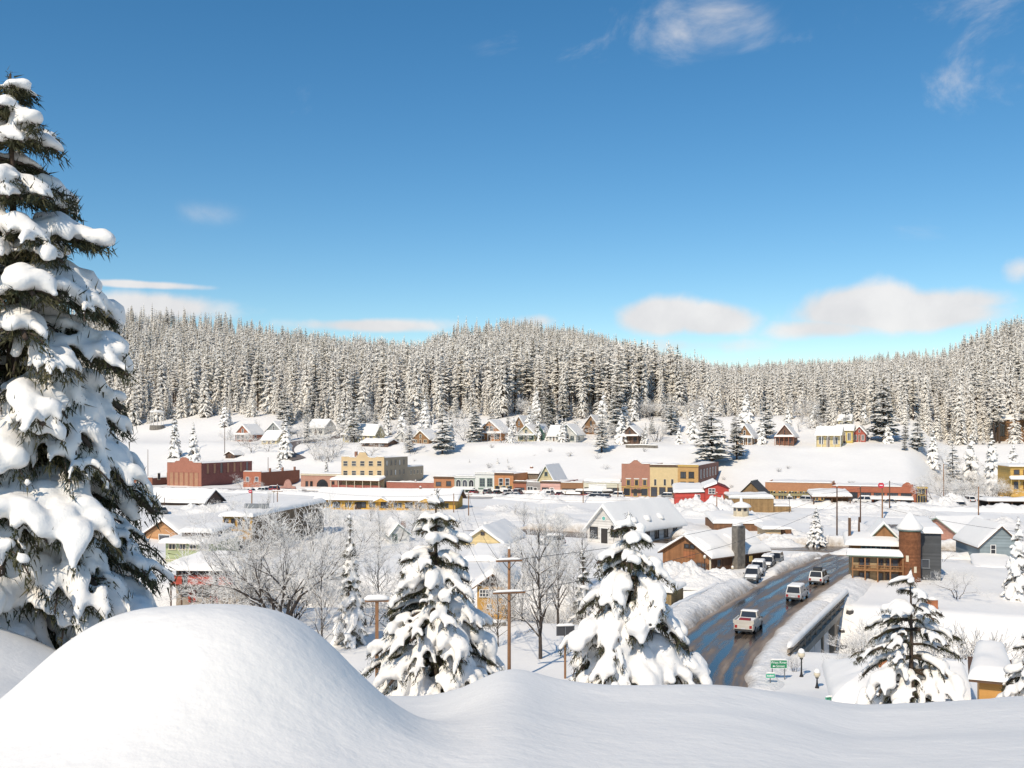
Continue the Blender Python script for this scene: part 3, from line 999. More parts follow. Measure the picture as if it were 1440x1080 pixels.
def blobs_to_snow(name, blobs, voxel, material, parent, smooth_it=4):
    """blobs: (centre, radii, axis) -> one skin of snow"""
    V0, F0 = ico()
    n = len(blobs)
    C = np.array([b[0] for b in blobs]); S = np.array([b[1] for b in blobs]); A = np.array([b[2] for b in blobs])
    A /= np.linalg.norm(A, axis=1)[:, None] + 1e-9
    up = np.array([0, 0, 1.0])
    X = A
    Yv = np.cross(up, X); nl = np.linalg.norm(Yv, axis=1); bad = nl < 1e-3
    Yv[bad] = (0, 1, 0); nl[bad] = 1; Yv /= nl[:, None]
    Zv = np.cross(X, Yv)
    V = (C[:, None, :] + V0[None, :, 0:1] * S[:, None, 0:1] * X[:, None, :] + V0[None, :, 1:2] * S[:, None, 1:2] * Yv[:, None, :] + V0[None, :, 2:3] * S[:, None, 2:3] * Zv[:, None, :])
    Fi = (F0[None] + (np.arange(n) * len(V0))[:, None, None]).reshape(-1, 3)
    me = bpy.data.meshes.new('tmp')
    me.from_pydata(V.reshape(-1, 3).tolist(), [], Fi.tolist())
    o = bpy.data.objects.new('tmp', me); COL.objects.link(o)
    rm = o.modifiers.new('r', 'REMESH'); rm.mode = 'VOXEL'; rm.voxel_size = voxel
    if smooth_it:
        s_ = o.modifiers.new('s', 'SMOOTH'); s_.iterations = smooth_it; s_.factor = 0.5
    dg = bpy.context.evaluated_depsgraph_get()
    m2 = bpy.data.meshes.new_from_object(o.evaluated_get(dg))
    bpy.data.objects.remove(o); bpy.data.meshes.remove(me)
    m2.name = name
    m2.materials.clear(); m2.materials.append(material)
    m2.polygons.foreach_set('use_smooth', [True] * len(m2.polygons))
    m2.update()
    r = bpy.data.objects.new(name, m2); COL.objects.link(r)
    r.parent = parent
    r['kind'] = 'stuff'
    return r

def needle_mat(name, a, b_):
    m, N, L, b = nodemat(name)
    b.inputs['Roughness'].default_value = 0.65
    tc = N.new('ShaderNodeTexCoord')
    n = noise_n(N, L, 1.4, 4, tc.outputs['Object'])
    r = ramp(N, [(0.35, a), (0.65, b_)])
    L.new(n.outputs['Fac'], r.inputs[0]); L.new(r.outputs[0], b.inputs['Base Color'])
    return m
M_NEEDLE = needle_mat('fir_needles', (0.032, 0.040, 0.018), (0.085, 0.075, 0.032))

def hero_fir(label, base, H, Rm, seed, whorls, nb=6, voxel=0.07, blob=0.14, droop=0.75, shape=0.72, snow=1.0, bare=0.10, needle=0.12, gap=0.0, lean=(0, 0), nstep=0.055, name='snowy_fir', cat='tree', front=None, sidebias=1.0, skirt=1.0, dens=8, hole=-.28):
    rr = rng(seed)
    root = empty(name, base, 0, label, cat)
    tk, nd = MB(), MB()
    blobs = []
    lv = Vector((lean[0], lean[1], 0))
    ax = lambda t: Vector((0, 0, H * t)) + lv * H * t * t + Vector((math.sin(t * 7 + seed) * .03, math.cos(t * 6 + seed) * .03, 0)) * H * .1
    r0 = 0.016 * H + .03
    tk.tube([ax(t) - Vector((0, 0, 1.5 if t == 0 else 0)) for t in np.linspace(0, 1, 11)], [r0 * (1 - t) ** .9 + .012 for t in np.linspace(0, 1, 11)], 8)
    def tuft(p, d, k, ln):
        for _ in range(k):
            v = Vector((rr.gauss(0, .55), rr.gauss(0, .55), rr.gauss(-.6, .45))) + d * .8
            if rr.random() < .2: v.z = abs(v.z) + .3
            v.normalize()
            w = v.cross(Vector((rr.random() - .5, rr.random() - .5, rr.random() - .5)))
            if w.length < 1e-3: continue
            w = w.normalized() * ln * .085
            q = p + Vector((rr.gauss(0, .3), rr.gauss(0, .3), rr.gauss(-.35, .3))) * ln
            nd.add([q - w, q + w, q + v * ln * rr.uniform(.7, 1.3)], [(0, 1, 2)])
    def spray(p0, d, ln, r, dz, sn, lvl):
        """one twig: path with sag, needles beneath, snow on top"""
        n = max(3, int(ln / (r * .75)))
        P = []
        for i in range(n + 1):
            f = i / n
            P.append(p0 + d * ln * f * (1 - .12 * f * dz) + Vector((0, 0, ln * (.12 * f - dz * f * f))))
        tk.tube(P[::max(1, n // 3)] if n > 4 else P, .012 + .02 * ln * (1 if lvl == 0 else .4), 4)
        L_ = (P[-1] - P[0]).length
        steps = max(2, int(L_ / nstep))
        for i in range(steps):
            f = (i + rr.random()) / steps
            j = min(n - 1, int(f * n)); q = P[j].lerp(P[j + 1], f * n - j)
            t = (P[j + 1] - P[j]).normalized()
            if lvl == 0 and f < .04: continue
            tuft(q, t, dens, needle * rr.uniform(.55, 1.2))
        if sn > .18:
            ph = rr.random() * 10
            for i in range(n + 1):
                f = i / n
                if lvl == 0 and f < .30: continue
                if mnoise.noise(Vector((f * 2.6, ph * 3, seed + 4))) < hole: continue
                k = (.55 + .65 * math.sin(math.pi * min(1, f * .85 + .12)) ** .7) * (1 + .35 * mnoise.noise(Vector((f * 4, ph, seed)))) * sn
                if f > .93: k *= .72
                if k < .35: continue
                t = (P[min(i + 1, n)] - P[max(i - 1, 0)])
                rad = r * k
                blobs.append((tuple(P[i] + Vector((0, 0, rad * .55 + needle * .12))), (rad * 1.25, rad * (1.02 + .3 * rr.random()), rad * rr.uniform(.72, .98)), tuple(t)))
        return P
    for i in range(whorls):
        t = bare + (1 - bare) * (max(0.0, i + rr.uniform(-.25, .25)) / whorls) ** .95
        t = min(max(t, bare * .8), .985)
        q = (t - bare) / (1 - bare)
        Lb = Rm * (1 - q) ** shape
        for k in range(max(3, round(nb * (.6 + .4 * (1 - q))))):
            if rr.random() < gap: continue
            an = 2 * math.pi * (k + rr.uniform(-.35, .35)) / nb + i * 2.4
            dv = Vector((math.cos(an), math.sin(an) , 0))
            ln = max(.16, Lb * rr.uniform(.72, 1.12))
            if q < .12: ln *= skirt
            dz = droop * rr.uniform(.7, 1.3) * (.35 + .65 * (1 - q))
            sn = snow * max(0, rr.gauss(1.0, .28))
            rs = blob * (.45 + .55 * min(1, ln / 1.2)) * (.74 + .26 * (1 - q))
            P = spray(ax(t), dv, ln, rs * 1.05, dz, sn, 0)
            m_ = len(P) - 1
            side = Vector((-dv.y, dv.x, 0))
            if ln > .35:
                ns = 2 + int(ln * 1.7 * sidebias)
                for j in range(ns):
                    f = .22 + .74 * (j + rr.random() * .7) / ns
                    sg = 1 if j % 2 else -1
                    p0 = P[min(m_, int(f * m_))]
                    a2 = rr.uniform(.5, .95)
                    d2 = (dv * math.cos(a2) + side * sg * math.sin(a2)).normalized()
                    l2 = ln * rr.uniform(.26, .46) * (1.15 - .55 * f)
                    s2 = sn * max(0, rr.gauss(.95, .3))
                    spray(p0, d2, max(l2, .12), rs * rr.uniform(.65, .95), dz * rr.uniform(1.1, 1.9), s2, 1)
    # the top
    spray(ax(.93), Vector((0, 0, 1)), H * .07, blob * .5, 0.0, .0, 1)
    for j in range(4):
        rad = blob * (.75 - .14 * j) * min(1.0, snow)
        blobs.append((tuple(ax(.955 + .016 * j) + Vector((0, 0, .02))), (rad, rad, rad * 1.2), (1, 0, 0)))
    tk.build('trunk', M_BARK, root, smooth=True)
    nd.build('crown', M_NEEDLE, root)
    if blobs: blobs_to_snow('branch_snow', blobs, voxel, M_TREESNOW, root)
    return root

def at(u, Y): return onground(u, Y, -.15)
def hero_at(label, u, Y, vtop, Rpx, seed, **k):
    b = at(u, Y)
    ztop = CAMZ + (VH - vtop) / F * Y
    return hero_fir(label, b, ztop - b.z, Rpx / F * Y, seed, **k)
hero_at('huge fir heavy with snow filling the left edge of the view', 16, 21, 106, 225, 3, whorls=29, nb=8, voxel=.065, blob=.175, droop=.62, shape=.5, snow=1.0, needle=.20, nstep=.075, bare=.06, sidebias=1.7, hole=-.2)
hero_at('snow loaded fir with rounded pads in front of the yellow depot', 612, 28, 690, 128, 8, whorls=19, nb=8, voxel=.05, blob=.14, snow=1.03, droop=.72, shape=.66, needle=.13, bare=.06)
hero_at('stout fir buried under long drooping fingers of snow beside the road', 884, 23, 722, 150, 15, whorls=17, nb=8, voxel=.048, blob=.135, droop=1.0, shape=.6, snow=1.05, needle=.13, bare=.05, sidebias=1.6, hole=-.2)
hero_at('thin open fir with bent snowy boughs above the cabin roof', 1281, 40, 800, 112, 23, whorls=12, nb=6, voxel=.07, blob=.16, droop=.72, shape=.5, snow=1.0, gap=.16, needle=.14, bare=.08)
hero_at('snowy fir at the right edge of the view by the orange shed', 1452, 38, 880, 62, 31, whorls=10, nb=6, voxel=.07, blob=.17, droop=.8, shape=.6, needle=.13)

# ---------------------------------------------------------------- spruces and pines of the valley and slope (few models, many copies)
def make_spruce(seed, H, Rm, whorls, snow, name='snowy_spruce', **k):
    return hero_fir('', (0, 0, 0), H, Rm, seed, whorls, nb=6, voxel=.13, blob=.26, needle=.26, nstep=.16, droop=.75, shape=.85, snow=snow, bare=.08, name=name, dens=5, **k)
SPR = {'slim': make_spruce(41, 11.0, 1.6, 20, .72), 'full': make_spruce(42, 13.0, 2.6, 20, .95), 'white': make_spruce(43, 14, 3.1, 20, 1.15)}
SPR_H = {'slim': 11.0, 'full': 13.0, 'white': 14.0}
def pine_proto(seed, H, Rm, whorls, nb, bare, cm):
    root = empty('snowy_pine', (0, 0, 0))
    cr, tk = conifer_mesh(seed, H, Rm, whorls, nb, bare, .28, shape=.5, clump=.85, sprig=6)
    o = cr.build('crown', cm, root); tk.build('trunk', M_BARK, root)
    return root
M_PINE_MID = needle_snow_mat('town_pine_needles', -0.045, (0.062, 0.060, 0.030), (0.84, 0.81, 0.76), 1.3)
SPR['pine'] = pine_proto(51, 22, 4.3, 24, 10, .12, M_PINE_MID); SPR_H['pine'] = 22
SPR['pine2'] = pine_proto(52, 22, 3.4, 26, 9, .10, M_PINE_MID); SPR_H['pine2'] = 22
USED = set()
def tree(kind, u, Y, vtop, label, vbase=None, name=None, wide=1.0, group=None, cat='tree', seed=0):
    b = onground(u, Y, -.2)
    if vbase is not None: b.z = CAMZ + (VH - vbase) / F * Y
    h = CAMZ + (VH - vtop) / F * Y - b.z
    o = SPR[kind] if kind not in USED else copy_tree(SPR[kind])
    USED.add(kind)
    k = h / SPR_H[kind]
    o.location = b; o.scale = (k * wide, k * wide, k); o.rotation_euler = (0, 0, (u * 1.7 + seed) % 6.28)
    if name: o.name = name
    tag(o, label, cat, group)
    return o
TREES = [
    ('slim', 492, 92, 722, 'dark narrow spruce standing behind the snow mound'),
    ('white', 1432, 118, 728, 'tall white frosted spruce in front of the grey blue house', 1.0),
    ('full', 272, 400, 594, 'dark pointed spruce on the slope behind the brick false front building'),
    ('full', 402, 405, 584, 'dense snowy spruce beside the curving hill lane', 1.1),
    ('slim', 246, 425, 572, 'slender pine with a bare stem near the hillside pavilion'),
    ('pine2', 432, 430, 588, 'thin snowy pine above the bend of the hill lane'),
    ('full', 393, 372, 640, 'short bushy spruce beside the foot of the hill lane', 1.2),
    ('pine2', 576, 400, 592, 'loose snowy pine behind the rear wing of the cream hotel'),
    ('pine', 622, 392, 572, 'broad snowy pine left of the orange chalet'),
    ('slim', 634, 400, 575, 'dark slim spruce tucked behind the broad pine by the orange chalet'),
    ('white', 665, 415, 580, 'white spruce against the left wall of the orange chalet'),
    ('pine', 868, 420, 540, 'tall brown green pine above the dark hillside cottage'),
    ('pine2', 846, 375, 572, 'mid sized pine beside the white hillside house'),
    ('pine', 1001, 345, 565, 'big dark pine standing alone on the open snow slope', 1.25),
    ('pine2', 1036, 348, 580, 'narrow pine just right of the lone big pine on the slope'),
    ('white', 1072, 372, 590, 'white spruce left of the brown chalet with the porch'),
    ('slim', 908, 382, 594, 'small pointed spruce right of the dark hillside cottage'),
    ('pine', 1242, 372, 530, 'tallest snowy pine on the right slope above the brick shops'),
    ('pine', 1290, 350, 582, 'wide low pine at the end of the right snow slope'),
    ('pine2', 1272, 345, 610, 'short pine at the left foot of the wide low pine'),
    ('full', 1312, 345, 600, 'snowy spruce at the right foot of the wide low pine'),
    ('full', 1148, 172, 712, 'bushy snow dusted spruce beside the junction', 1.5),
    ('full', 700, 372, 643, 'pair of round bushes like a small fir above the shop roofs', 1.3),
    ('slim', 714, 372, 643, 'little snowy fir right of the round firs above the shops'),
    ('slim', 459, 372, 641, 'tiny lone fir on the snow slope left of the hotel'),
    ('full', 736, 374, 646, 'small fir in the snow above the gabled shop', 1.2),
    ('slim', 660, 376, 645, 'small stub of a fir on the bare slope below the chalet', 1.3),
    ('white', 718, 402, 592, 'white frosted fir between the orange chalet and the cream cottage'),
    ('slim', 783, 440, 575, 'slim fir behind the white hillside house'),
    ('white', 765, 452, 575, 'white fir behind the green hillside shed'),
    ('slim', 820, 118, 772, 'snowy spruce behind the stout roadside fir', 1.3),
    ('white', 1108, 395, 570, 'white spruce behind the brown chalet with the porch'),
    ('pine2', 528, 440, 575, 'snowy pine right of the yellow hillside house'),
    ('pine2', 1340, 335, 618, 'snowy pine beside the right hand gully road'),
    ('white', 1365, 340, 610, 'white pine left of the yellow corner building'),
    ('full', 1395, 330, 605, 'snowy pine above the parked cars at the right'),
    ('white', 1425, 312, 625, 'round topped white tree over the yellow corner building', 1.4),
]
for t in TREES:
    tree(t[0], t[1], t[2], t[3], t[4], wide=(t[5] if len(t) > 5 else 1.0) * (1.25 if 'pine' in t[0] else 1.0))

# ---------------------------------------------------------------- bare trees carrying snow on every twig
def bare_tree(seed, H, stems, spread, levels=5, trunk_r=0.16, up=0.25, twig=1.0, split=(2, 3), snowy=1.0, first=.3, leader=False):
    rr = rng(seed)
    thick, thin, sn = MB(), MB(), MB()
    def limb(p, d, ln, r, lv):
        n = 3 if lv < 2 else 2
        P = [p]; R_ = [r]
        dd = d.copy()
        for i in range(n):
            dd = (dd + Vector((rr.gauss(0, .14), rr.gauss(0, .14), rr.gauss(0, .10) + up * .12))).normalized()
            P.append(P[-1] + dd * ln / n); R_.append(r * (1 - .32 * (i + 1) / n))
        (thick if r > .035 else thin).tube(P, R_, 6 if r > .06 else 3, cap=False)
        incl = abs(dd.z)
        if (incl < .93 or lv >= 3) and rr.random() < (.40 + .18 * min(1, lv / 3)) * snowy:
            k = .62 if r < .03 else .62
            rs = [max(.007, q * k) + .004 for q in R_]
            sn.tube([q + Vector((0, 0, rs[i] * .7 + R_[i] * .45)) for i, q in enumerate(P)], rs, 4, cap=False)
        if lv >= levels: return
        kids = rr.randint(*split)
        for k in range(kids):
            a = rr.uniform(.25, .75) * spread
            ph = rr.uniform(0, 6.28)
            o1 = dd.orthogonal().normalized(); o2 = dd.cross(o1)
            nd_ = (dd * math.cos(a) + (o1 * math.cos(ph) + o2 * math.sin(ph)) * math.sin(a)).normalized()
            nd_.z += up * .35; nd_.normalize()
            limb(P[-1], nd_, ln * rr.uniform(.62, .86), R_[-1] * rr.uniform(.6, .8), lv + 1)
        if lv >= 1:
            for k in range(rr.randint(1, 2) if lv < levels - 1 else 3):
                f = rr.randint(1, n - 1) if n > 1 else 1
                a = rr.uniform(.6, 1.1); ph = rr.uniform(0, 6.28)
                o1 = dd.orthogonal().normalized(); o2 = dd.cross(o1)
                nd_ = (dd * math.cos(a) + (o1 * math.cos(ph) + o2 * math.sin(ph)) * math.sin(a)).normalized()
                limb(P[f], nd_, ln * rr.uniform(.35, .6), R_[f] * .45, max(lv + 2, levels - 1))
    if leader:
        P = [Vector((0, 0, -.4))]
        for i in range(9): P.append(P[-1] + Vector((rr.gauss(0, .04), rr.gauss(0, .04), 1)) * H * .095)
        thick.tube(P, [trunk_r * (1 - .085 * i) for i in range(10)], 8, cap=False)
        for i in range(2, 10):
            for k in range(3 if i < 9 else 4):
                an = rr.uniform(0, 6.28); tilt = rr.uniform(.45, .95) if i < 9 else rr.uniform(.1, .5)
                d = Vector((math.cos(an) * math.sin(tilt), math.sin(an) * math.sin(tilt), math.cos(tilt)))
                limb(P[i], d, H * .17 * (1.15 - .05 * i), trunk_r * (.55 - .035 * i), 2)
    for s_ in range(0 if leader else stems):
        an = 2 * math.pi * (s_ + rr.random() * .6) / stems
        tilt = rr.uniform(.25, .6) * spread * (0 if stems == 1 else 1)
        d = Vector((math.cos(an) * math.sin(tilt), math.sin(an) * math.sin(tilt), math.cos(tilt)))
        limb(Vector((math.cos(an), math.sin(an), 0)) * (0 if stems == 1 else .25) - Vector((0, 0, .4)), d, H * first * rr.uniform(.85, 1.15), trunk_r * rr.uniform(.8, 1.1), 0)
    zs = max(v[2] for v in thin.v)
    k = H / zs
    for mb in (thick, thin, sn):
        mb.v = [(a * k, b * k, c * k) for a, b, c in mb.v]
    root = empty('bare_tree', (0, 0, 0))
    thick.build('trunk', M_BARK_D, root, smooth=True)
    c = thin.build('crown', M_BARK_D, root)
    sn.build('branch_snow', M_SNOW, root, smooth=True)['kind'] = 'stuff'
    return root
BARE = {'big': (bare_tree(61, 12.5, 6, 1.0, 6, .21, .15, split=(3, 3)), 12.5), 'tall': (bare_tree(62, 15.0, 1, .95, 6, .26, .25, split=(2, 3), leader=True, snowy=1.45), 15.0),
        'wide': (bare_tree(63, 9.0, 3, 1.15, 6, .13, .1, snowy=1.3), 9.0), 'slim': (bare_tree(64, 10.0, 1, .7, 5, .12, .45, split=(2, 3), leader=True, snowy=1.45), 10.0),
        'shrub': (bare_tree(65, 4.0, 9, .95, 4, .045, .15, first=.34), 4.0), 'brush': (bare_tree(66, 3.2, 14, .8, 3, .035, .3, first=.4), 3.2)}
BUSED = set()
def bare(kind, u, Y, vtop, label, name, wide=1.0, vbase=None, group=None, cat=None):
    b = onground(u, Y, -.1)
    if vbase is not None: b.z = CAMZ + (VH - vbase) / F * Y
    h = max(.8, CAMZ + (VH - vtop) / F * Y - b.z)
    p, H = BARE[kind]
    o = p if kind not in BUSED else copy_tree(p)
    BUSED.add(kind)
    o.location = b; o.scale = (h / H * wide, h / H * wide, h / H); o.rotation_euler = (0, 0, (u * 2.3) % 6.28)
    o.name = name
    tag(o, label, cat or ('shrub' if 'shrub' in name else 'tree'), group)
    return o
for t in [
    ('big', 392, 97, 692, 'big many stemmed bare tree in front of the yellow commercial building', 'bare_tree', 1.0),
    ('tall', 760, 86, 706, 'tall bare cottonwood white with snow right of the utility pole', 'bare_tree', .9),
    ('tall', 785, 100, 715, 'bare snowy tree behind the tall cottonwood', 'bare_tree', .8),
    ('slim', 452, 88, 745, 'slim leaning bare tree at the river bank', 'bare_tree', .9),
    ('slim', 532, 108, 742, 'pale bare tree with upright twigs beside the narrow spruce', 'bare_tree', 1.2),
    ('wide', 565, 125, 752, 'spreading bare tree behind the snow loaded fir', 'bare_tree', 1.0),
    ('wide', 655, 215, 720, 'low bare tree beside the right end of the yellow depot', 'bare_tree', 1.0),
    ('slim', 700, 92, 790, 'young bare tree left of the tall cottonwood', 'bare_tree', 1.1),
    ('wide', 350, 112, 752, 'bare snowy tree in front of the red balcony house', 'bare_tree', .9),
    ('wide', 425, 125, 730, 'snowy bare tree behind the many stemmed tree', 'bare_tree', 1.1),
    ('wide', 1345, 118, 790, 'rounded bare bush tree in front of the grey blue house', 'bare_tree', 1.25),
    ('wide', 1325, 150, 765, 'frosted bare tree behind the brown lodge', 'bare_tree', 1.1),
    ('wide', 1305, 225, 715, 'bare tree behind the round turret', 'bare_tree', 1.0),
    ('wide', 345, 325, 665, 'bare tree in front of the long brick building', 'bare_tree', 1.2),
    ('wide', 1320, 270, 665, 'bare snowy tree in the gully right of the brick shops', 'bare_tree', 1.4),
    ('wide', 1345, 285, 668, 'bare bushy tree beside the gully lane', 'bare_tree', 1.3),
    ('shrub', 1215, 86, 880, 'frosted twiggy bush on the river bank below the bridge', 'bare_shrub', 1.2),
    ('shrub', 1238, 95, 868, 'upright frosted bush beside the river below the lodge', 'bare_shrub', 1.0),
    ('shrub', 1182, 80, 905, 'thin frosted saplings right of the lamp post', 'bare_shrub', .9),
    ('shrub', 1268, 98, 860, 'loose frosted shrub behind the thin open fir', 'bare_shrub', 1.3),
    ('brush', 1117, 82, 918, 'snow plastered shrub under the green direction sign', 'bare_shrub', .8),
    ('brush', 1318, 92, 915, 'small twiggy plant in the open snow right of the thin fir', 'bare_shrub', 1.0),
    ('brush', 1362, 100, 870, 'low brush on the snowy yard below the grey blue house', 'bare_shrub', 1.3),
    ('shrub', 560, 98, 812, 'dense frosted bush at the foot of the snow loaded fir', 'bare_shrub', 1.4),
    ('shrub', 520, 100, 815, 'dense frosted bush right of the narrow spruce', 'bare_shrub', 1.3),
    ('shrub', 325, 108, 805, 'frosted brush along the river below the red house', 'bare_shrub', 1.5),
    ('shrub', 410, 104, 800, 'thicket at the foot of the many stemmed tree', 'bare_shrub', 1.5),
    ('wide', 590, 150, 738, 'bare tree behind the left shoulder of the snow loaded fir', 'bare_tree', .9),
    ('tall', 820, 128, 740, 'bare tree left of the white church', 'bare_tree', .9),
    ('slim', 735, 105, 740, 'pale bare tree rising behind the mustard house', 'bare_tree', 1.2),
]:
    bare(*t[:6], wide=t[6])
# frosted woodland brush between the hillside houses: alike shrubs
_r = rng(77)
for i in range(95):
    u = _r.choice([_r.uniform(440, 580), _r.uniform(900, 1000), _r.uniform(1120, 1150), _r.uniform(560, 900), _r.uniform(280, 480)])
    Yb = _r.uniform(395, 475)
    h = _r.uniform(14, 34)
    g = onground(u, Yb)
    vb = VH - (g.z - CAMZ) / Yb * F
    bare(_r.choice(('wide', 'slim', 'wide', 'shrub')), u, Yb, vb - h, 'frosted bare shrub among the hillside houses below the forest', 'bare_shrub', 1.2, group='frosted shrubs on the hillside')
for i in range(30):
    u = _r.uniform(1290, 1445)
    Yb = _r.uniform(285, 360)
    h = _r.uniform(18, 40)
    g = onground(u, Yb)
    vb = VH - (g.z - CAMZ) / Yb * F
    bare(_r.choice(('wide', 'wide', 'shrub')), u, Yb, vb - h, 'frosted bare shrub in the gully at the right of the town', 'bare_shrub', 1.2, group='frosted shrubs in the gully')

for i in range(100):
    u = _r.choice([_r.uniform(300, 1290), _r.uniform(440, 1000)])
    s_ = _r.uniform(86, 150)
    k = (u - U0) / F
    Yb = (s_ / .941 + 315) / (1 + .36 * k)
    g = onground(u, Yb)
    vb = VH - (g.z - CAMZ) / Yb * F
    kd = _r.choice(('white', 'full', 'slim', 'pine2', 'white', 'pine'))
    tree(kd, u, Yb, vb - _r.uniform(13, 48) * (1.3 if 'pine' in kd else 1), 'snowy conifer scattered among the hillside houses', group='conifers among the hillside houses', wide=1.2, seed=i)
for i in range(62):
    u = _r.choice([_r.uniform(290, 640), _r.uniform(690, 830), _r.uniform(300, 600)])
    Yb = _r.choice((_r.uniform(100, 135), _r.uniform(135, 225)))
    g = onground(u, Yb)
    vb = VH - (g.z - CAMZ) / Yb * F
    kd = _r.choice(('wide', 'slim', 'shrub', 'wide'))
    bare(kd, u, Yb, vb - _r.uniform(4, 8.5) * F / Yb * (.5 if kd == 'shrub' else 1), 'bare snowy tree in the thicket along the river', 'bare_tree', 1.1, group='bare trees along the river')
for i in range(26):
    u = _r.uniform(1095, 1200); Yb = _r.uniform(84, 108)
    if u < 1140 and Yb > 98: continue
    g = onground(u, Yb)
    if poly_dist(g.x, g.y, ROAD)[0] < 10.5: continue
    bare('brush', u, Yb, VH - (g.z + _r.uniform(.8, 2.0) - CAMZ) / Yb * F, 'frosted brush on the river bank beside the bridge', 'bare_shrub', 1.4, group='brush beside the bridge')

for i in range(36):
    u = _r.uniform(300, 1290)
    s_ = _r.uniform(26, 78)
    Yb = (s_ / .941 + 315) / (1 + .36 * (u - U0) / F)
    g = onground(u, Yb)
    bare(_r.choice(('brush', 'shrub')), u, Yb, VH - (g.z + _r.uniform(.6, 2.2) - CAMZ) / Yb * F, 'small twiggy bush poking out of the open snow slope', 'bare_shrub', 1.3, group='bushes on the open snow slope')
# ---------------------------------------------------------------- building kit
def wood(name, c, **k): return mat(name, c, .8, .2, 1.0, 'board', **k)
def clap(name, c): return mat(name, c, .75, .12, .8, 'clap')
def brick(name, c): return mat(name, c, .88, .22, .5, 'brick')
M_WHITE = mat('white_trim', (0.74, 0.72, 0.68), .6, .08)
M_CREAMT = mat('cream_trim', (0.68, 0.58, 0.40), .6, .1)
M_DARKT = mat('dark_trim', (0.045, 0.038, 0.035), .6, .2)
M_BROWNT = mat('brown_trim', (0.14, 0.075, 0.04), .7, .2)
M_GREENT = mat('green_trim', (0.16, 0.24, 0.19), .6, .12)
M_YELT = mat('yellow_trim', (0.62, 0.40, 0.08), .6, .12)
M_ROOF = mat('roof_shingle', (0.075, 0.07, 0.072), .85, .25, 2.0)
M_METAL = mat('grey_metal', (0.25, 0.26, 0.27), .45, .12, 1.0, None, .6)
M_STONE = mat('chimney_stone', (0.22, 0.20, 0.17), .9, .25, 1.5, 'stone')
M_CHIM = brick('chimney_brick', (0.30, 0.13, 0.075))

def snow_sheet(mb, P00, P10, P11, P01, th, seed, rnd=(1, 1, 1, 1), step=1.1, wob=.42):
    """pillow of snow on a four-sided roof plane; rnd: which edges are rounded off (00-10, 10-11, 11-01, 01-00)"""
    P00, P10, P11, P01 = map(Vector, (P00, P10, P11, P01))
    Lu = max((P10 - P00).length, (P11 - P01).length); Lv = max((P01 - P00).length, (P11 - P10).length)
    def ticks(L_, a, b):
        r_ = min(th * 1.1, L_ * .3)
        lo = [0, .04 * r_, .2 * r_, .5 * r_, r_] if a else [0]
        hi = [L_ - q for q in ([r_, .5 * r_, .2 * r_, .04 * r_, 0] if b else [0])]
        n = max(1, min(14, int((hi[0] - lo[-1]) / step)))
        return lo + [lo[-1] + (hi[0] - lo[-1]) * i / n for i in range(1, n)] + hi, r_
    tu, ru = ticks(Lu, rnd[3], rnd[1]); tv, rv = ticks(Lv, rnd[0], rnd[2])
    def pr(e, r_):
        t = min(max(e / r_, 0), 1)
        return math.sqrt(max(0, 1 - (1 - t) ** 2))
    V, Fc = [], []
    for b in tv:
        for a in tu:
            s_, t_ = a / Lu, b / Lv
            p = (P00 * (1 - s_) + P10 * s_) * (1 - t_) + (P01 * (1 - s_) + P11 * s_) * t_
            k = 1.0
            if rnd[3]: k = min(k, pr(a, ru))
            if rnd[1]: k = min(k, pr(Lu - a, ru))
            if rnd[0]: k = min(k, pr(b, rv))
            if rnd[2]: k = min(k, pr(Lv - b, rv))
            nz = 1 + wob * (mnoise.noise(Vector((p.x * .45, p.y * .45, seed))) + .5 * mnoise.noise(Vector((p.x * 1.3, p.y * 1.3, seed + 4))))
            V.append(p + Vector((0, 0, th * k * nz)))
    n = len(tu)
    for j in range(len(tv) - 1):
        for i in range(n - 1):
            Fc.append((j * n + i, j * n + i + 1, (j + 1) * n + i + 1, (j + 1) * n + i))
    mb.add(V, Fc)

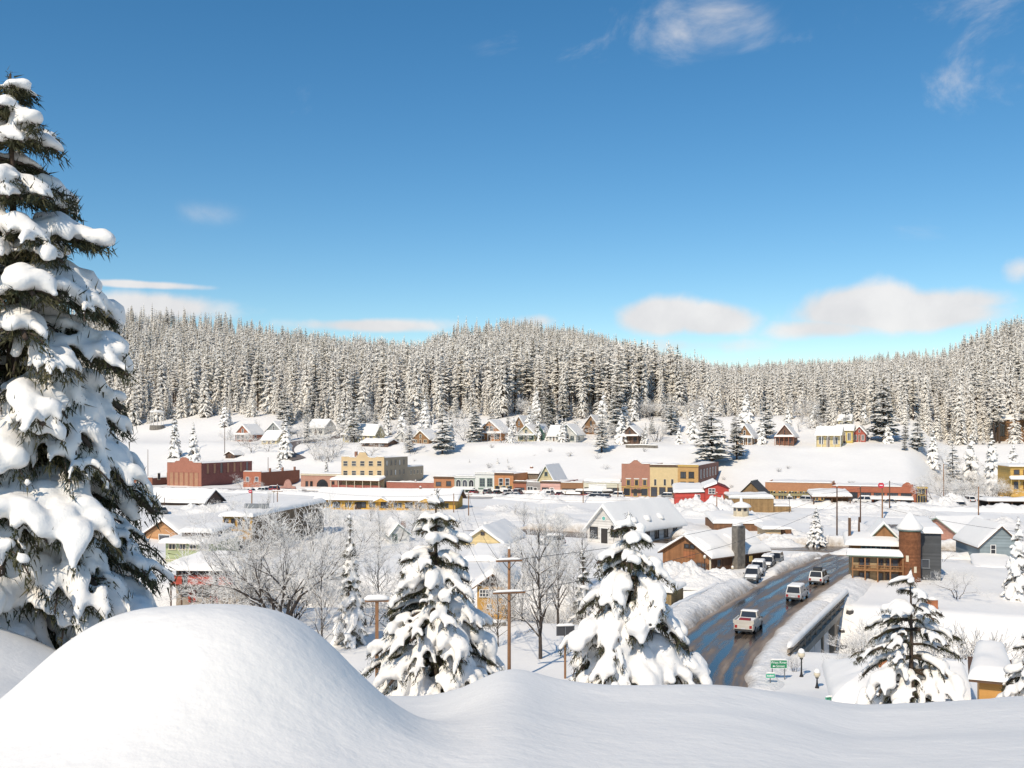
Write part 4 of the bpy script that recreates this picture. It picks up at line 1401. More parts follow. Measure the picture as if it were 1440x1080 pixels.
class Bld:
    cnt = 0
    def __init__(s, name, label, u0, Y0, u1, rz=0.0, D=12.0, cat='building', zb=None, group=None):
        Bld.cnt += 1
        s.seed = Bld.cnt * 3.7
        s.rz = R(rz)
        s.dx = Vector((math.cos(s.rz), math.sin(s.rz))); s.dy = Vector((-math.sin(s.rz), math.cos(s.rz)))
        s.p0 = Vector(((u0 - U0) / F * Y0, Y0))
        s.W = s._t(s.p0, s.dx, u1)
        s.D = D
        c = s.p0 + s.dx * s.W * .5
        s.zb = (terr(c.x, c.y) - .05) if zb is None else zb
        s.root = empty(name, (s.p0.x, s.p0.y, s.zb), s.rz, label, cat, group)
    def _t(s, p, d, u):
        k = (u - U0) / F
        return (k * p.y - p.x) / (d.x - k * d.y)
    def fx(s, u): return s._t(s.p0, s.dx, u)
    def zat(s, v, x=0.0, y=0.0):
        Y = s.p0.y + s.dx.y * x + s.dy.y * y
        return CAMZ + (VH - v) / F * Y - s.zb
    def fz(s, u, v): return s.zat(v, s.fx(u))
    def sy(s, u): return s._t(s.p0 + s.dx * s.W, s.dy, u)
    # -- pieces
    def box(s, name, x0, x1, y0, y1, z0, z1, m, parent=None):
        return MB().box(x0, x1, y0, y1, z0, z1).build(name, m, parent or s.root)
    def front(s, name, pts, m, th=.35, y=0.0):
        """front wall cut to an outline of (x, z)"""
        return MB().prism([(x, y, z) for x, z in pts], (0, th, 0)).build(name, m, s.root)
    def opening(s, face, a0, a1, z0, z1, frame, pane=None, mull=(1, 1), name='window', fw=.14, proud=.10, arch=False, sill=True, off=0.0):
        W = s.W
        if face == 'F': T = lambda a, o, z: (a, -o - off, z)
        elif face == 'R': T = lambda a, o, z: (W + o + off, a, z)
        else: T = lambda a, o, z: (-o - off, a, z)
        flip = face == 'L'
        mb = MB()
        def bx(p0, p1, q0, q1, o1, o0=0.0):
            c = [T(p0, o0, q0), T(p1, o0, q0), T(p1, o1, q0), T(p0, o1, q0), T(p0, o0, q1), T(p1, o0, q1), T(p1, o1, q1), T(p0, o1, q1)]
            f = [(0, 3, 2, 1), (4, 5, 6, 7), (0, 1, 5, 4), (1, 2, 6, 5), (2, 3, 7, 6), (3, 0, 4, 7)]
            mb.add(c, f)
        w, h = a1 - a0, z1 - z0
        fw = min(fw, w * .16, h * .16)
        bx(a0 - fw, a0, z0, z1, proud); bx(a1, a1 + fw, z0, z1, proud)
        if arch:
            n = 8; c = (a0 + a1) / 2; r_ = w / 2
            pts = []
            for i in range(n + 1):
                an = math.pi - math.pi * i / n
                pts.append((c + math.cos(an) * r_, z1 + math.sin(an) * r_))
            for i in range(n):
                (xa, za), (xb, zb_) = pts[i], pts[i + 1]
                ra = (r_ + fw) / r_
                xa2, za2 = c + (xa - c) * ra, z1 + (za - z1) * ra
                xb2, zb2 = c + (xb - c) * ra, z1 + (zb_ - z1) * ra
                P = [T(xa, 0, za), T(xb, 0, zb_), T(xb2, 0, zb2), T(xa2, 0, za2), T(xa, proud, za), T(xb, proud, zb_), T(xb2, proud, zb2), T(xa2, proud, za2)]
                mb.add(P, [(0, 3, 2, 1), (4, 5, 6, 7), (0, 1, 5, 4), (1, 2, 6, 5), (2, 3, 7, 6), (3, 0, 4, 7)])
        else:
            bx(a0 - fw, a1 + fw, z1, z1 + fw, proud)
        if sill: bx(a0 - fw * 1.4, a1 + fw * 1.4, z0 - fw, z0, proud * 1.5)
        bw = min(.06, w * .06)
        for i in range(1, mull[0]):
            x = a0 + w * i / mull[0]; bx(x - bw, x + bw, z0, z1, proud * .8, .03)
        for i in range(1, mull[1]):
            z = z0 + h * i / mull[1]; bx(a0, a1, z - bw, z + bw, proud * .8, .035)
        o = mb.build(name, frame, s.root)
        pb = MB()
        if arch:
            P = [T(a0, .02, z0), T(a1, .02, z0)] + [T(x, .02, z) for x, z in pts[::-1]]
            pb.add(P, [tuple(range(len(P)))])
        else:
            pb.add([T(a0, .02, z0), T(a1, .02, z0), T(a1, .02, z1), T(a0, .02, z1)], [(0, 1, 2, 3)])
        pb.build('pane' if name == 'window' else 'panel', pane or M_GLASS, o)
        return o
    def win(s, a0, a1, z0, z1, frame=None, face='F', **k): return s.opening(face, a0, a1, z0, z1, frame or M_WHITE, **k)
    def pwin(s, u0, u1, v0, v1, frame=None, **k):
        return s.opening('F', s.fx(u0), s.fx(u1), s.fz(u0, v1), s.fz(u0, v0), frame or M_WHITE, **k)
    def pwinR(s, u0, u1, v0, v1, frame=None, **k):
        a0, a1 = s.sy(u0), s.sy(u1)
        return s.opening('R', a0, a1, s.zat(v1, s.W, a0), s.zat(v0, s.W, a0), frame or M_WHITE, **k)
    def door(s, a0, a1, z1, m, frame=None, face='F', z0=0.0): return s.opening(face, a0, a1, z0, z1, frame or M_WHITE, pane=m, name='door', sill=False)
    def snow(s, P00, P10, P11, P01, th=.45, rnd=(1, 1, 1, 1), name='roof_snow', parent=None, step=1.1):
        mb = MB(); snow_sheet(mb, P00, P10, P11, P01, th, s.seed, rnd, step)
        s.seed += 1
        return mb.build(name, M_SNOW, parent or s.root, smooth=True)
    def walls(s, h, m, x0=0.0, x1=None, y0=0.0, y1=None, name='wall', z0=-1.5):
        return s.box(name, x0, s.W if x1 is None else x1, y0, s.D if y1 is None else y1, z0, h, m)
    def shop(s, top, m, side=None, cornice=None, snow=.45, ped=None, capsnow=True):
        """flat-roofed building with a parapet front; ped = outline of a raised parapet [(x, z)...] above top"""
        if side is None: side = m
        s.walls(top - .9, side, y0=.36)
        W = s.W
        out = [(0, -1.5), (W, -1.5), (W, top)] + ([(x, z) for x, z in ped[::-1]] if ped else []) + [(0, top)]
        s.front('front_wall', out, m, .36)
        for x0, x1 in ((0, .3), (W - .3, W)):
            s.box('parapet', x0, x1, .36, s.D, top - .9, top - .25, side)
        s.snow((.3, .4, top - .9), (W - .3, .4, top - .9), (W - .3, s.D, top - .9), (.3, s.D, top - .9), .75)
        if cornice:
            c = s.box('cornice', -.12, W + .12, -.28, -.003, top - .55, top - .1, cornice)
        if capsnow:
            seq = [(0, top)] + (ped if ped else []) + [(W, top)]
            mb = MB()
            for (xa, za), (xb, zb_) in zip(seq[:-1], seq[1:]):
                if abs(xb - xa) < .15: continue
                if abs(zb_ - za) > abs(xb - xa) * 1.2: continue
                n = max(2, int((xb - xa) / .8))
                snow_cap_line(mb, [(xa + (xb - xa) * i / n, .14, za + (zb_ - za) * i / n) for i in range(n + 1)], .30, .30, s.seed, 5)
            mb.build('parapet_snow', M_SNOW, s.root, smooth=True)
    def gable(s, ze, zp, wall, roof=None, axis='y', oh=.55, th=.5, trim=None, x0=0.0, x1=None, y0=0.0, y1=None, side=None, slab=.16, name='wall', z0=-1.5, peak=.5, bare=()):
        """gabled block: axis y = gable faces the front, axis x = ridge along the front; bare: slopes left without snow"""
        x1 = s.W if x1 is None else x1; y1 = s.D if y1 is None else y1
        roof = roof or M_ROOF
        mb = MB()
        if axis == 'y':
            xm = x0 + (x1 - x0) * peak
            mb.prism([(x0, y0, z0), (x1, y0, z0), (x1, y0, ze), (xm, y0, zp), (x0, y0, ze)], (0, y1 - y0, 0))
        else:
            ym = (y0 + y1) / 2
            mb.prism([(x0, y0, z0), (x0, y1, z0), (x0, y1, ze), (x0, ym, zp), (x0, y0, ze)], (x1 - x0, 0, 0))
        mb.build(name, wall, s.root)
        up = Vector((0, 0, slab))
        if axis == 'y':
            sl = (zp - ze) / (xm - x0); sr = (zp - ze) / (x1 - xm)
            L = [Vector((x0 - oh, y0 - oh, ze - sl * oh)), Vector((xm, y0 - oh, zp)), Vector((xm, y1 + oh, zp)), Vector((x0 - oh, y1 + oh, ze - sl * oh))]
            Q = [Vector((xm, y0 - oh, zp)), Vector((x1 + oh, y0 - oh, ze - sr * oh)), Vector((x1 + oh, y1 + oh, ze - sr * oh)), Vector((xm, y1 + oh, zp))]
            planes = [(L, (1, 0, 1, 1)), (Q, (1, 1, 1, 0))]
        else:
            sl = (zp - ze) / (ym - y0)
            L = [Vector((x0 - oh, y0 - oh, ze - sl * oh)), Vector((x1 + oh, y0 - oh, ze - sl * oh)), Vector((x1 + oh, ym, zp)), Vector((x0 - oh, ym, zp))]
            Q = [Vector((x0 - oh, ym, zp)), Vector((x1 + oh, ym, zp)), Vector((x1 + oh, y1 + oh, ze - sl * oh)), Vector((x0 - oh, y1 + oh, ze - sl * oh))]
            planes = [(L, (1, 1, 0, 1)), (Q, (0, 1, 1, 1))]
        eps = Vector((0, 0, .012))
        for i, (P, rn) in enumerate(planes):
            mb = MB().prism([p + eps for p in P], up)
            r_ = mb.build('roof', trim or roof, s.root)
            if i in bare: continue
            s.seed -= 1 if i else 0
            s.snow(*[p + up + eps for p in P], th=th, rnd=rn, parent=r_)
    def awning(s, x0, x1, z, depth, m, posts=0, pm=None, th=.32, drop=.5, y=0.0, slab=.14, zfoot=0.0):
        P = [Vector((x0, y - depth, z - drop)), Vector((x1, y - depth, z - drop)), Vector((x1, y - .002, z)), Vector((x0, y - .002, z))]
        a = MB().prism(P, (0, 0, slab)).build('awning', m, s.root)
        s.snow(*[p + Vector((0, 0, slab)) for p in P], th=th, rnd=(1, 1, 0, 1), name='awning_snow', parent=a, step=.9)
        for i in range(posts):
            x = x0 + .2 + (x1 - x0 - .4) * i / max(1, posts - 1)
            s.box('post', x - .09, x + .09, y - depth + .12, y - depth + .30, zfoot, z - drop + .01, pm or m)
    def chimney(s, x, y, z0, z1, w=.7, m=None, cap=True):
        c = s.box('chimney', x - w / 2, x + w / 2, y - w / 2, y + w / 2, z0, z1, m or M_CHIM)
        if cap:
            mb = MB(); snow_cap_line(mb, [(x - w * .55, y, z1), (x, y, z1), (x + w * .55, y, z1)], w * .58, w * .55, s.seed)
            mb.build('chimney_snow', M_SNOW, c, smooth=True)

def Yst(u, s=0.0):
    k = (u - U0) / F
    return (s / .941 + 315) / (1 + .36 * k)
SRZ = -19.8
def shopb(label, u0, u1, D=20, name='shop', cat='shop'):
    return Bld(name, label, u0, Yst(u0), u1, SRZ, D, cat, zb=0.0)

# ---------------------------------------------------------------- the shop row, left to right
b = shopb('small brick shop with four white capped windows at the far left', 188, 214, 22)
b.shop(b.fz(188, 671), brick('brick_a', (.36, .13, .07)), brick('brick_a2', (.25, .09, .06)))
for i in range(4): b.pwin(192 + i * 5, 195.5 + i * 5, 677.5, 685, M_WHITE)
b.awning(-.5, b.W + .5, b.fz(190, 688), 2.2, M_BROWNT, 4)
for i in range(3): b.win(3 + i * 5, 4.2 + i * 5, 2.2, 4.4, M_CREAMT, 'R')

b = shopb('large red brick building with stepped false front and blind arched bays', 235, 283, 31)
t = b.fz(235, 650); W = b.W; k = b.zat(643, W / 2)
b.shop(t, brick('brick_b', (.44, .16, .095)), brick('brick_b_shaded', (.27, .085, .065)), ped=[(W * .22, t), (W * .26, t + .55), (W * .36, t + .6), (W * .38, k - .5), (W * .44, k), (W * .56, k), (W * .62, k - .5), (W * .64, t + .6), (W * .74, t + .55), (W * .78, t)])  # side brick repeats the front brick with shade put into its colour
M_BAY = brick('brick_bay', (.46, .23, .12))
for i in range(6):
    x = W * (.08 + .145 * i)
    b.win(x, x + W * .1, b.zat(686), b.zat(664), brick('brick_b', (.44, .16, .095)), pane=M_BAY, arch=False, fw=.2)
b.awning(-1.5, W * .98, b.zat(687), 4.0, M_BROWNT, 6, M_CREAMT, drop=1.2)
for i in range(7): b.win(3 + i * 4, 4.4 + i * 4, 4.6, 8.2, brick('brick_b_shaded', (.27, .085, .065)), 'R', pane=(M_GLASS if i in (2, 6) else M_BAY))

b = shopb('long red brick building with two white framed windows in its short face', 342, 367, 25)
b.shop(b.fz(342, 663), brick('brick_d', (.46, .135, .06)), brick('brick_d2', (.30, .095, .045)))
b.pwin(346.5, 350, 671, 677); b.pwin(359, 363, 671, 677)
for i in range(3): b.chimney(b.W - .3, 6 + i * 8, b.fz(367, 664) - .3, b.fz(367, 660) + .2, .6, cap=False)

b = shopb('pink brick building with a wide arched window over the boardwalk roof', 423, 481, 20)
b.shop(b.fz(423, 666), brick('brick_f', (.50, .25, .17)), cornice=M_CREAMT)
x0, x1 = b.fx(446), b.fx(461)
b.win(x0, x1, b.fz(450, 688), b.fz(450, 683), M_DARKT, arch=True, mull=(3, 1))
for u in (430, 436.5, 467): b.pwin(u, u + 3, 677, 684, M_BROWNT)
b.awning(-14, b.W + .2, b.fz(440, 687), 4.5, M_CREAMT, 12, M_BROWNT, drop=.4, th=.5)

b = Bld('boardwalk_canopy', 'long snowy boardwalk canopy with a pink arched false front', 357, Yst(357) - 9, 424, SRZ, 5, 'canopy', zb=0.0)
W = b.W; z = b.fz(380, 690)
b.box('canopy_roof', 0, W, 0, 5, z, z + .25, M_GREENT)
b.snow((-.2, -.2, z + .25), (W + .2, -.2, z + .25), (W + .2, 5.2, z + .25), (-.2, 5.2, z + .25), .6)
for i in range(7): b.box('post', .3 + i * (W - .6) / 6, .55 + i * (W - .6) / 6, .2, .45, -.3, z, M_BROWNT)
b.box('shop_wall', 0, W, 4.2, 4.6, -.3, z, wood('dark_shopfront', (.10, .075, .06)))
c = W * .72; zt = b.zat(674, c)
pts = [(c - 3, z + .9), (c + 3, z + .9), (c + 3, z + 1.6), (c + 1.6, z + 1.75)] + [(c + math.cos(a) * 1.5, z + 1.75 + math.sin(a) * (zt - z - 1.75)) for a in np.linspace(.3, math.pi - .3, 7)] + [(c - 1.6, z + 1.75), (c - 3, z + 1.6)]
b.front('false_front', pts, mat('pink_stucco', (.52, .26, .20), .8), .3, -.2)

b = shopb('cream three storey hotel with curved parapet and snow covered porch', 480, 540, 18, 'hotel', 'hotel')
W = b.W; t = b.zat(642); zt = b.zat(636, W * .5)
M_CREAM = mat('cream_stucco', (.66, .47, .24), .85, .1, .4); M_CREAM_SHADE = mat('cream_stucco_shaded', (.40, .32, .215), .85, .1, .4)  # second stucco is the cream with the side's shade put into its colour
b.shop(t, M_CREAM, M_CREAM_SHADE, ped=[(W * .17, t), (W * .22, t - .25), (W * .34, t - .25), (W * .38, t + .3), (W * .43, zt), (W * .56, zt), (W * .61, t + .3), (W * .66, t - .25), (W * .78, t - .25), (W * .83, t)])
for r_, (v0, v1) in enumerate(((648.5, 655), (662, 668))):
    for i in range(5):
        b.pwin(483 + i * 11.9, 488.8 + i * 11.9, v0, v1, M_CREAMT, mull=(1, 2))
b.awning(-1.8, W + .6, b.zat(671), 4.6, M_CHIM, 7, M_CREAMT, drop=.9, th=.6)
b.box('porch_wall', -1.6, W + .4, -3.6, -3.2, -.5, b.zat(681), brick('brick_porch', (.42, .12, .08)))
for r_, z0 in enumerate((8.2, 4.9)):
    for i in range(5): b.win(1.6 + i * 3.2, 2.5 + i * 3.2, z0 + .2, z0 + 1.9, M_CREAM_SHADE, 'R', pane=M_GLASS if (i + r_) % 3 else M_WHITE)
b.box('rear_wing', W * .35, W, 18.01, 31, -1, b.zat(656, W, 24), M_CREAM_SHADE)
b.snow((W * .35, 18.1, b.zat(656, W, 24)), (W, 18.1, b.zat(656, W, 24)), (W, 31, b.zat(656, W, 24)), (W * .35, 31, b.zat(656, W, 24)), .5)
for i in range(4): b.win(20 + i * 2.8, 20.9 + i * 2.8, 4.8, 6.2, M_CREAMT, 'R')
b.chimney(W * .18, 5, t - .5, t + 1.6, .8)

b = shopb('low red brick annexe beside the cream hotel', 543, 610, 12)
b.shop(b.fz(560, 678), brick('brick_h', (.40, .13, .08)), capsnow=True)
b.chimney(b.W * .6, .8, b.fz(580, 678), b.fz(580, 676), .6)

b = shopb('plain orange brick shop with two dark windows right of the hotel annexe', 610, 639)
b.shop(b.fz(610, 670), brick('brick_i', (.50, .20, .075)), cornice=M_BROWNT)
b.pwin(613.5, 620, 678, 683, M_BROWNT); b.pwin(628, 634, 677, 683, M_BROWNT)

b = shopb('pale green and white shop with three arched bay windows', 639, 668)
b.shop(b.fz(639, 669.5), mat('sage_paint', (.33, .38, .32), .7), cornice=M_WHITE)
for i in range(3): b.win(b.fx(641.5 + i * 9), b.fx(648 + i * 9), b.fz(642, 684), b.fz(642, 678), M_WHITE, arch=True, mull=(2, 1))
b.awning(-.3, b.W, b.fz(650, 686), 2.5, M_GREENT, 4, M_WHITE)

b = shopb('white two storey shop with two tall green framed windows', 668, 695)
b.shop(b.fz(668, 664.5), mat('white_paint', (.68, .68, .63), .7, .06), cornice=M_WHITE)
b.pwin(675, 681.5, 673, 683.5, M_GREENT, mull=(2, 3)); b.pwin(685.5, 692, 673, 683.5, M_GREENT, mull=(2, 3))
b.box('shop_sign', b.W * .18, b.W * .82, -.16, -.01, b.fz(680, 688), b.fz(680, 686), M_GREENT)
for i in range(3): b.win(b.W * (.06 + .32 * i), b.W * (.06 + .32 * i) + b.W * .26, .4, b.fz(680, 691.5), M_GREENT, mull=(2, 2))

b = shopb('orange brick two storey shop with two pale sash windows', 695, 722)
b.shop(b.fz(695, 665), brick('brick_l', (.56, .22, .065)), cornice=M_BROWNT)
b.pwin(702, 707, 673, 683, M_WHITE, mull=(1, 2)); b.pwin(711, 716, 673, 683, M_WHITE, mull=(1, 2))
b.awning(-.2, b.W, b.fz(700, 689), 2.2, M_DARKT, 4, M_YELT, th=.18)
for i in range(3): b.win(b.W * (.05 + .32 * i), b.W * (.05 + .32 * i) + b.W * .24, .3, 2.6, M_YELT)
b.box('shop_sign', b.W * .3, b.W * .68, -.16, -.01, b.fz(705, 687.5), b.fz(705, 685.5), M_WHITE)

b = Bld('barn', 'weathered grey plank barn behind the shop row', 726, Yst(726, 14), 757, SRZ, 10, 'barn', zb=1.0)
b.gable(b.fz(730, 666), b.fz(730, 661), wood('grey_planks', (.22, .17, .12)), axis='x', oh=.3, z0=-3)
b.chimney(b.W * .5, 4.5, b.fz(730, 662), b.fz(730, 657), .9)

b = shopb('low red brick shop with a dark rounded window band', 722, 740)
b.shop(b.fz(722, 676.5), brick('brick_m', (.40, .13, .065)), cornice=M_BROWNT)
b.win(b.fx(725), b.fx(737), b.fz(730, 689), b.fz(730, 686), M_DARKT, mull=(3, 1))
b.awning(0, b.W, b.fz(725, 691), 2.0, M_BROWNT, 3, th=.3)
b = shopb('grey clapboard shop with a snow covered parapet', 740, 760)
b.shop(b.fz(740, 678), clap('grey_clap', (.33, .29, .27)))
b.win(b.W * .1, b.W * .45, .6, 2.4, M_WHITE, mull=(2, 1)); b.door(b.W * .55, b.W * .75, 2.2, M_DARKT)
b.awning(0, b.W, b.fz(745, 691), 1.6, M_WHITE, 2, th=.3)

b = shopb('pink shop front with one wide lattice window', 760, 788)
b.shop(b.fz(760, 676.5), clap('pink_clap', (.68, .38, .31)), cornice=M_BROWNT)
b.pwin(769, 780, 688, 693, M_WHITE, mull=(4, 2))
b.win(b.W * .1, b.W * .4, .4, 2.2, M_DARKT); b.door(b.W * .5, b.W * .65, 2.2, M_DARKT)
b = Bld('house', 'pale yellow gabled house with green trim behind the pink shop', 757, Yst(757, 6), 778, SRZ, 14, 'house', zb=0.5)
b.gable(b.fz(760, 675), b.zat(656, b.W / 2), clap('pale_yellow', (.62, .52, .28)), axis='y', trim=M_GREENT, oh=.6)
b.win(b.W * .44, b.W * .60, b.zat(669, b.W / 2), b.zat(664, b.W / 2), M_GREENT)

b = shopb('low brown brick shop with a snow covered boardwalk roof', 788, 820)
b.shop(b.fz(788, 678.5), brick('brick_p', (.32, .15, .06)))
b.awning(-6, b.W, b.fz(800, 692), 3.0, M_BROWNT, 8, M_BROWNT, th=.55)
b.win(b.W * .1, b.W * .8, .4, 2.0, M_DARKT, mull=(4, 1))

b = shopb('cream panelled theatre front with a dark projecting marquee', 819, 874)
b.shop(b.fz(830, 678.5), mat('cream_panel', (.62, .58, .44), .7, .08), cornice=None)
b.box('front_panel', b.fx(828), b.fx(853), -.14, -.01, b.fz(840, 687), b.fz(840, 680.5), M_WHITE)
x0, x1, zm = b.fx(812), b.fx(862), b.fz(840, 691)
mq = MB().prism([(x0, -.01, zm - .5), (x1, -.01, zm - .5), (x1 - 2.5, -3.4, zm - .5), (x0, -2.4, zm - .5)], (0, 0, .75)).build('marquee', M_DARKT, b.root)
b.snow((x0, -2.4, zm + .25), (x1 - 2.5, -3.4, zm + .25), (x1, -.01, zm + .25), (x0, -.01, zm + .25), .6, (1, 1, 0, 1), 'marquee_snow', mq)
for i in range(5): b.win(.8 + i * 2.2, 2.6 + i * 2.2, .3, 2.5, M_DARKT)
b = Bld('house', 'low grey roofed hall behind the theatre front', 822, Yst(822, 9), 872, SRZ, 14, 'building', zb=0.5)
b.gable(b.fz(830, 677), b.fz(830, 670), clap('hall_grey', (.20, .18, .17)), axis='x', oh=.2)

b = shopb('brick two storey shop with small pediment and yellow framed windows', 874, 914)
W = b.W; t = b.fz(874, 652)
b.shop(t, brick('brick_r', (.46, .20, .125)), ped=[(W * .28, t), (W * .36, t + .5), (W * .44, b.zat(647, W / 2)), (W * .56, b.zat(647, W / 2)), (W * .64, t + .5), (W * .72, t)])
b.box('band', -.05, W + .05, -.14, -.003, b.fz(880, 685), b.fz(880, 684), M_YELT)
for i in range(3): b.pwin(881.5 + i * 11.5, 886 + i * 11.5, 675, 682.5, M_YELT)
for i in range(3): b.box('lintel', b.fx(880 + i * 11.5), b.fx(887.5 + i * 11.5), -.12, -.003, b.fz(881, 673.6), b.fz(881, 672.3), M_WHITE)
b.box('shop_sign', b.fx(888), b.fx(902), -.2, -.01, b.fz(890, 693), b.fz(890, 688), M_DARKT)
b.win(W * .08, W * .3, .4, 2.6, M_YELT); b.win(W * .7, W * .92, .4, 2.6, M_YELT); b.win(W * .42, W * .56, .3, 2.0, M_YELT, arch=True)

b = shopb('plain cream stucco building with three narrow upper windows', 914, 953)
b.shop(b.fz(914, 653.5), mat('butter_stucco', (.68, .50, .235), .8, .08), cornice=M_BROWNT)
for u in (920, 933.5, 944): b.pwin(u, u + 3, 674, 682.5, M_CREAMT)
for i in range(3): b.win(b.W * (.05 + .3 * i), b.W * (.05 + .3 * i) + b.W * .2, .4, 3.0, M_BROWNT)
b = shopb('golden corner brick building with long plum brick side wall', 953, 982, 42)
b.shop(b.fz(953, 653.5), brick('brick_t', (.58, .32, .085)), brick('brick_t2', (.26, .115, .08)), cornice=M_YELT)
for u in (957.5, 969): b.pwin(u, u + 6.5, 664, 672, M_DARKT, mull=(2, 1))
for u in (957.5, 969): b.pwin(u, u + 6.5, 678, 684, M_DARKT, mull=(2, 1))
for i in range(6): b.win(4 + i * 6, 5.4 + i * 6, 5.8, 8.2, M_WHITE, 'R')

b = shopb('long orange brick shop with yellow arcade and hanging lights', 1076, 1170, 22)
b.shop(b.fz(1076, 678), brick('brick_x1', (.50, .215, .085)), snow=.5)
W = b.W
for i in range(6):
    x = W * (.04 + .16 * i)
    b.win(x, x + W * .12, .3, 2.6, M_YELT, mull=(3, 1), pane=M_GLASS)
b.box('band', -.02, W, -.3, -.005, b.fz(1100, 697), b.fz(1100, 693.5), mat('olive_trim', (.30, .26, .12), .7))
for i in range(11): b.box('wall_lamp', W * (.04 + .09 * i), W * (.04 + .09 * i) + .25, -.5, -.02, b.fz(1100, 691.5), b.fz(1100, 690.5), M_WHITE)
b = shopb('long red brick shop with dark plate windows and a small pediment', 1170, 1288, 22)
W = b.W; t = b.fz(1170, 683)
xa, xb = b.fx(1268), b.fx(1284)
b.shop(t, brick('brick_x2', (.46, .13, .055)), ped=[(xa, t), (xa + .3, t + .7), (xa + 1.2, t + 1.3), (xb - 1.2, t + 1.3), (xb - .3, t + .7), (xb, t)])
for i in range(6):
    x = W * (.03 + .16 * i)
    b.win(x, x + W * .115, .3, 2.7, M_DARKT, mull=(4, 2))
b.awning(W * .45, W * .97, b.fz(1230, 699), 2.4, M_WHITE, 6, M_BROWNT, th=.3)
b.box('band', -.02, W * .98, -.2, -.005, b.fz(1200, 692), b.fz(1200, 691), brick('brick_x2', (.46, .13, .055)))
b = shopb('small plum painted shop with ornate yellow trim at the end of the row', 1288, 1304, 14)
b.shop(b.fz(1288, 684), clap('plum_clap', (.15, .06, .08)), cornice=M_YELT)
b.win(b.W * .2, b.W * .8, 2.7, 4.0, M_YELT, mull=(2, 1)); b.win(b.W * .15, b.W * .85, .3, 2.2, M_YELT, mull=(3, 1))

# ---------------------------------------------------------------- between the shops and the river
b = Bld('shed', 'long dark brown railway shed under a clean white roof', 207, 268, 287, -16, 9, 'shed', zb=-.2)
b.gable(b.fz(210, 704.5), b.zat(688.5, 0, 4.5), wood('shed_brown', (.115, .07, .052)), axis='x', oh=.7, th=.4)
b.door(2, 4.5, 1.5, M_BROWNT, M_BROWNT)
b = Bld('shed', 'small dark lean to beside the railway shed', 196, 275, 208, -16, 6, 'shed', zb=-.2)
b.walls(b.fz(200, 700), wood('shed_brown', (.115, .07, .052)))
b.snow((-.2, -.2, b.fz(200, 700)), (b.W, -.2, b.fz(200, 700)), (b.W, 6, b.fz(200, 697)), (-.2, 6, b.fz(200, 697)), .4)

b = Bld('railway_depot', 'long low yellow railway depot with a broad snowy roof', 446, 252, 640, -7, 11, 'depot', zb=-.1)
M_DEPOT = wood('depot_yellow', (.68, .37, .025))
W = b.W
b.gable(b.zat(701.5), b.zat(689, 0, 5.5), M_DEPOT, M_BROWNT, axis='x', oh=1.0, th=.45, trim=M_BROWNT)
for i in range(11):
    x = W * (.03 + .088 * i)
    b.win(x, x + W * (.045 if i % 3 else .06), .9, 2.1, M_DARKT if i % 2 else M_YELT, mull=(2, 1))
for x in (W * .28, W * .72): b.door(x, x + 1.3, 2.0, M_BROWNT, M_DARKT)
for x in (W * .48, W * .80):
    mb = MB().prism([(x - 1.8, -1.9, b.zat(704)), (x + 1.8, -1.9, b.zat(704)), (x, -1.9, b.zat(699))], (0, 4.5, 0))
    g = mb.build('dormer', M_DEPOT, b.root)
    zt, zl = b.zat(699), b.zat(704)
    b.snow((x - 2, -2.0, zl), (x, -2.0, zt), (x, 3, zt), (x - 2, 3, zl), .3, (1, 0, 1, 1), 'dormer_snow', g)
    b.snow((x, -2.0, zt), (x + 2, -2.0, zl), (x + 2, 3, zl), (x, 3, zt), .3, (1, 1, 1, 0), 'dormer_snow', g)
b.chimney(W * .72, 5.2, b.zat(690, 0, 5), b.zat(684, 0, 5), .5)

b = Bld('red_building', 'bright red flat roofed building half buried in ploughed snow', 949, 258, 991, -8, 14, zb=-.1)
M_RED = clap('barn_red', (.56, .055, .035))
b.walls(b.fz(950, 693), M_RED); z = b.fz(950, 693)
b.snow((-.4, -.4, z), (b.W, -.4, z + .3), (b.W, 14, z + 1.4), (-.4, 14, z + 1.2), .7)
b.pwin(980, 984, 696, 700, M_WHITE)
b = Bld('red_building', 'taller red block with one square window and a gabled dark red roof', 991.5, 256.5, 1025, -8, 18, zb=-.1)
b.gable(b.fz(992, 687), b.zat(681, b.W * .5), M_RED, mat('dark_red_roof', (.16, .025, .025), .7), axis='y', oh=.3, th=.6, bare=(1,))
b.pwin(997, 1005, 687.5, 694, M_WHITE, mull=(2, 2))
b = Bld('brown_store', 'ochre plank store with flat snowy roof beside the red building', 1025.5, 244, 1088, -6, 12, zb=-.1)
M_OCH = wood('ochre_plank', (.33, .195, .07))
z = b.fz(1030, 698.5)
b.walls(z, M_OCH)
b.box('fascia', -.15, b.W + .15, -.2, -.004, z - .4, z, M_WHITE)
b.snow((-.1, -.1, z), (b.W, -.1, z), (b.W, 12, z), (-.1, 12, z), .5)
b.box('annexe', b.W + .005, b.W + 4.2, .5, 6, -1, b.fz(1087, 712), M_OCH)
b.snow((b.W, .4, b.fz(1087, 712)), (b.W + 4.3, .4, b.fz(1087, 712)), (b.W + 4.3, 6, b.fz(1087, 712)), (b.W, 6, b.fz(1087, 712)), .4)
b = Bld('house', 'small brown gabled house with a dark bare roof above the ochre store', 1040, 262, 1072, -25, 9, 'house', zb=-.1)
b.gable(b.fz(1045, 694), b.zat(678.5, b.W / 2), wood('gable_brown', (.30, .18, .07)), M_ROOF, axis='y', oh=.4, th=.3, bare=(1,))

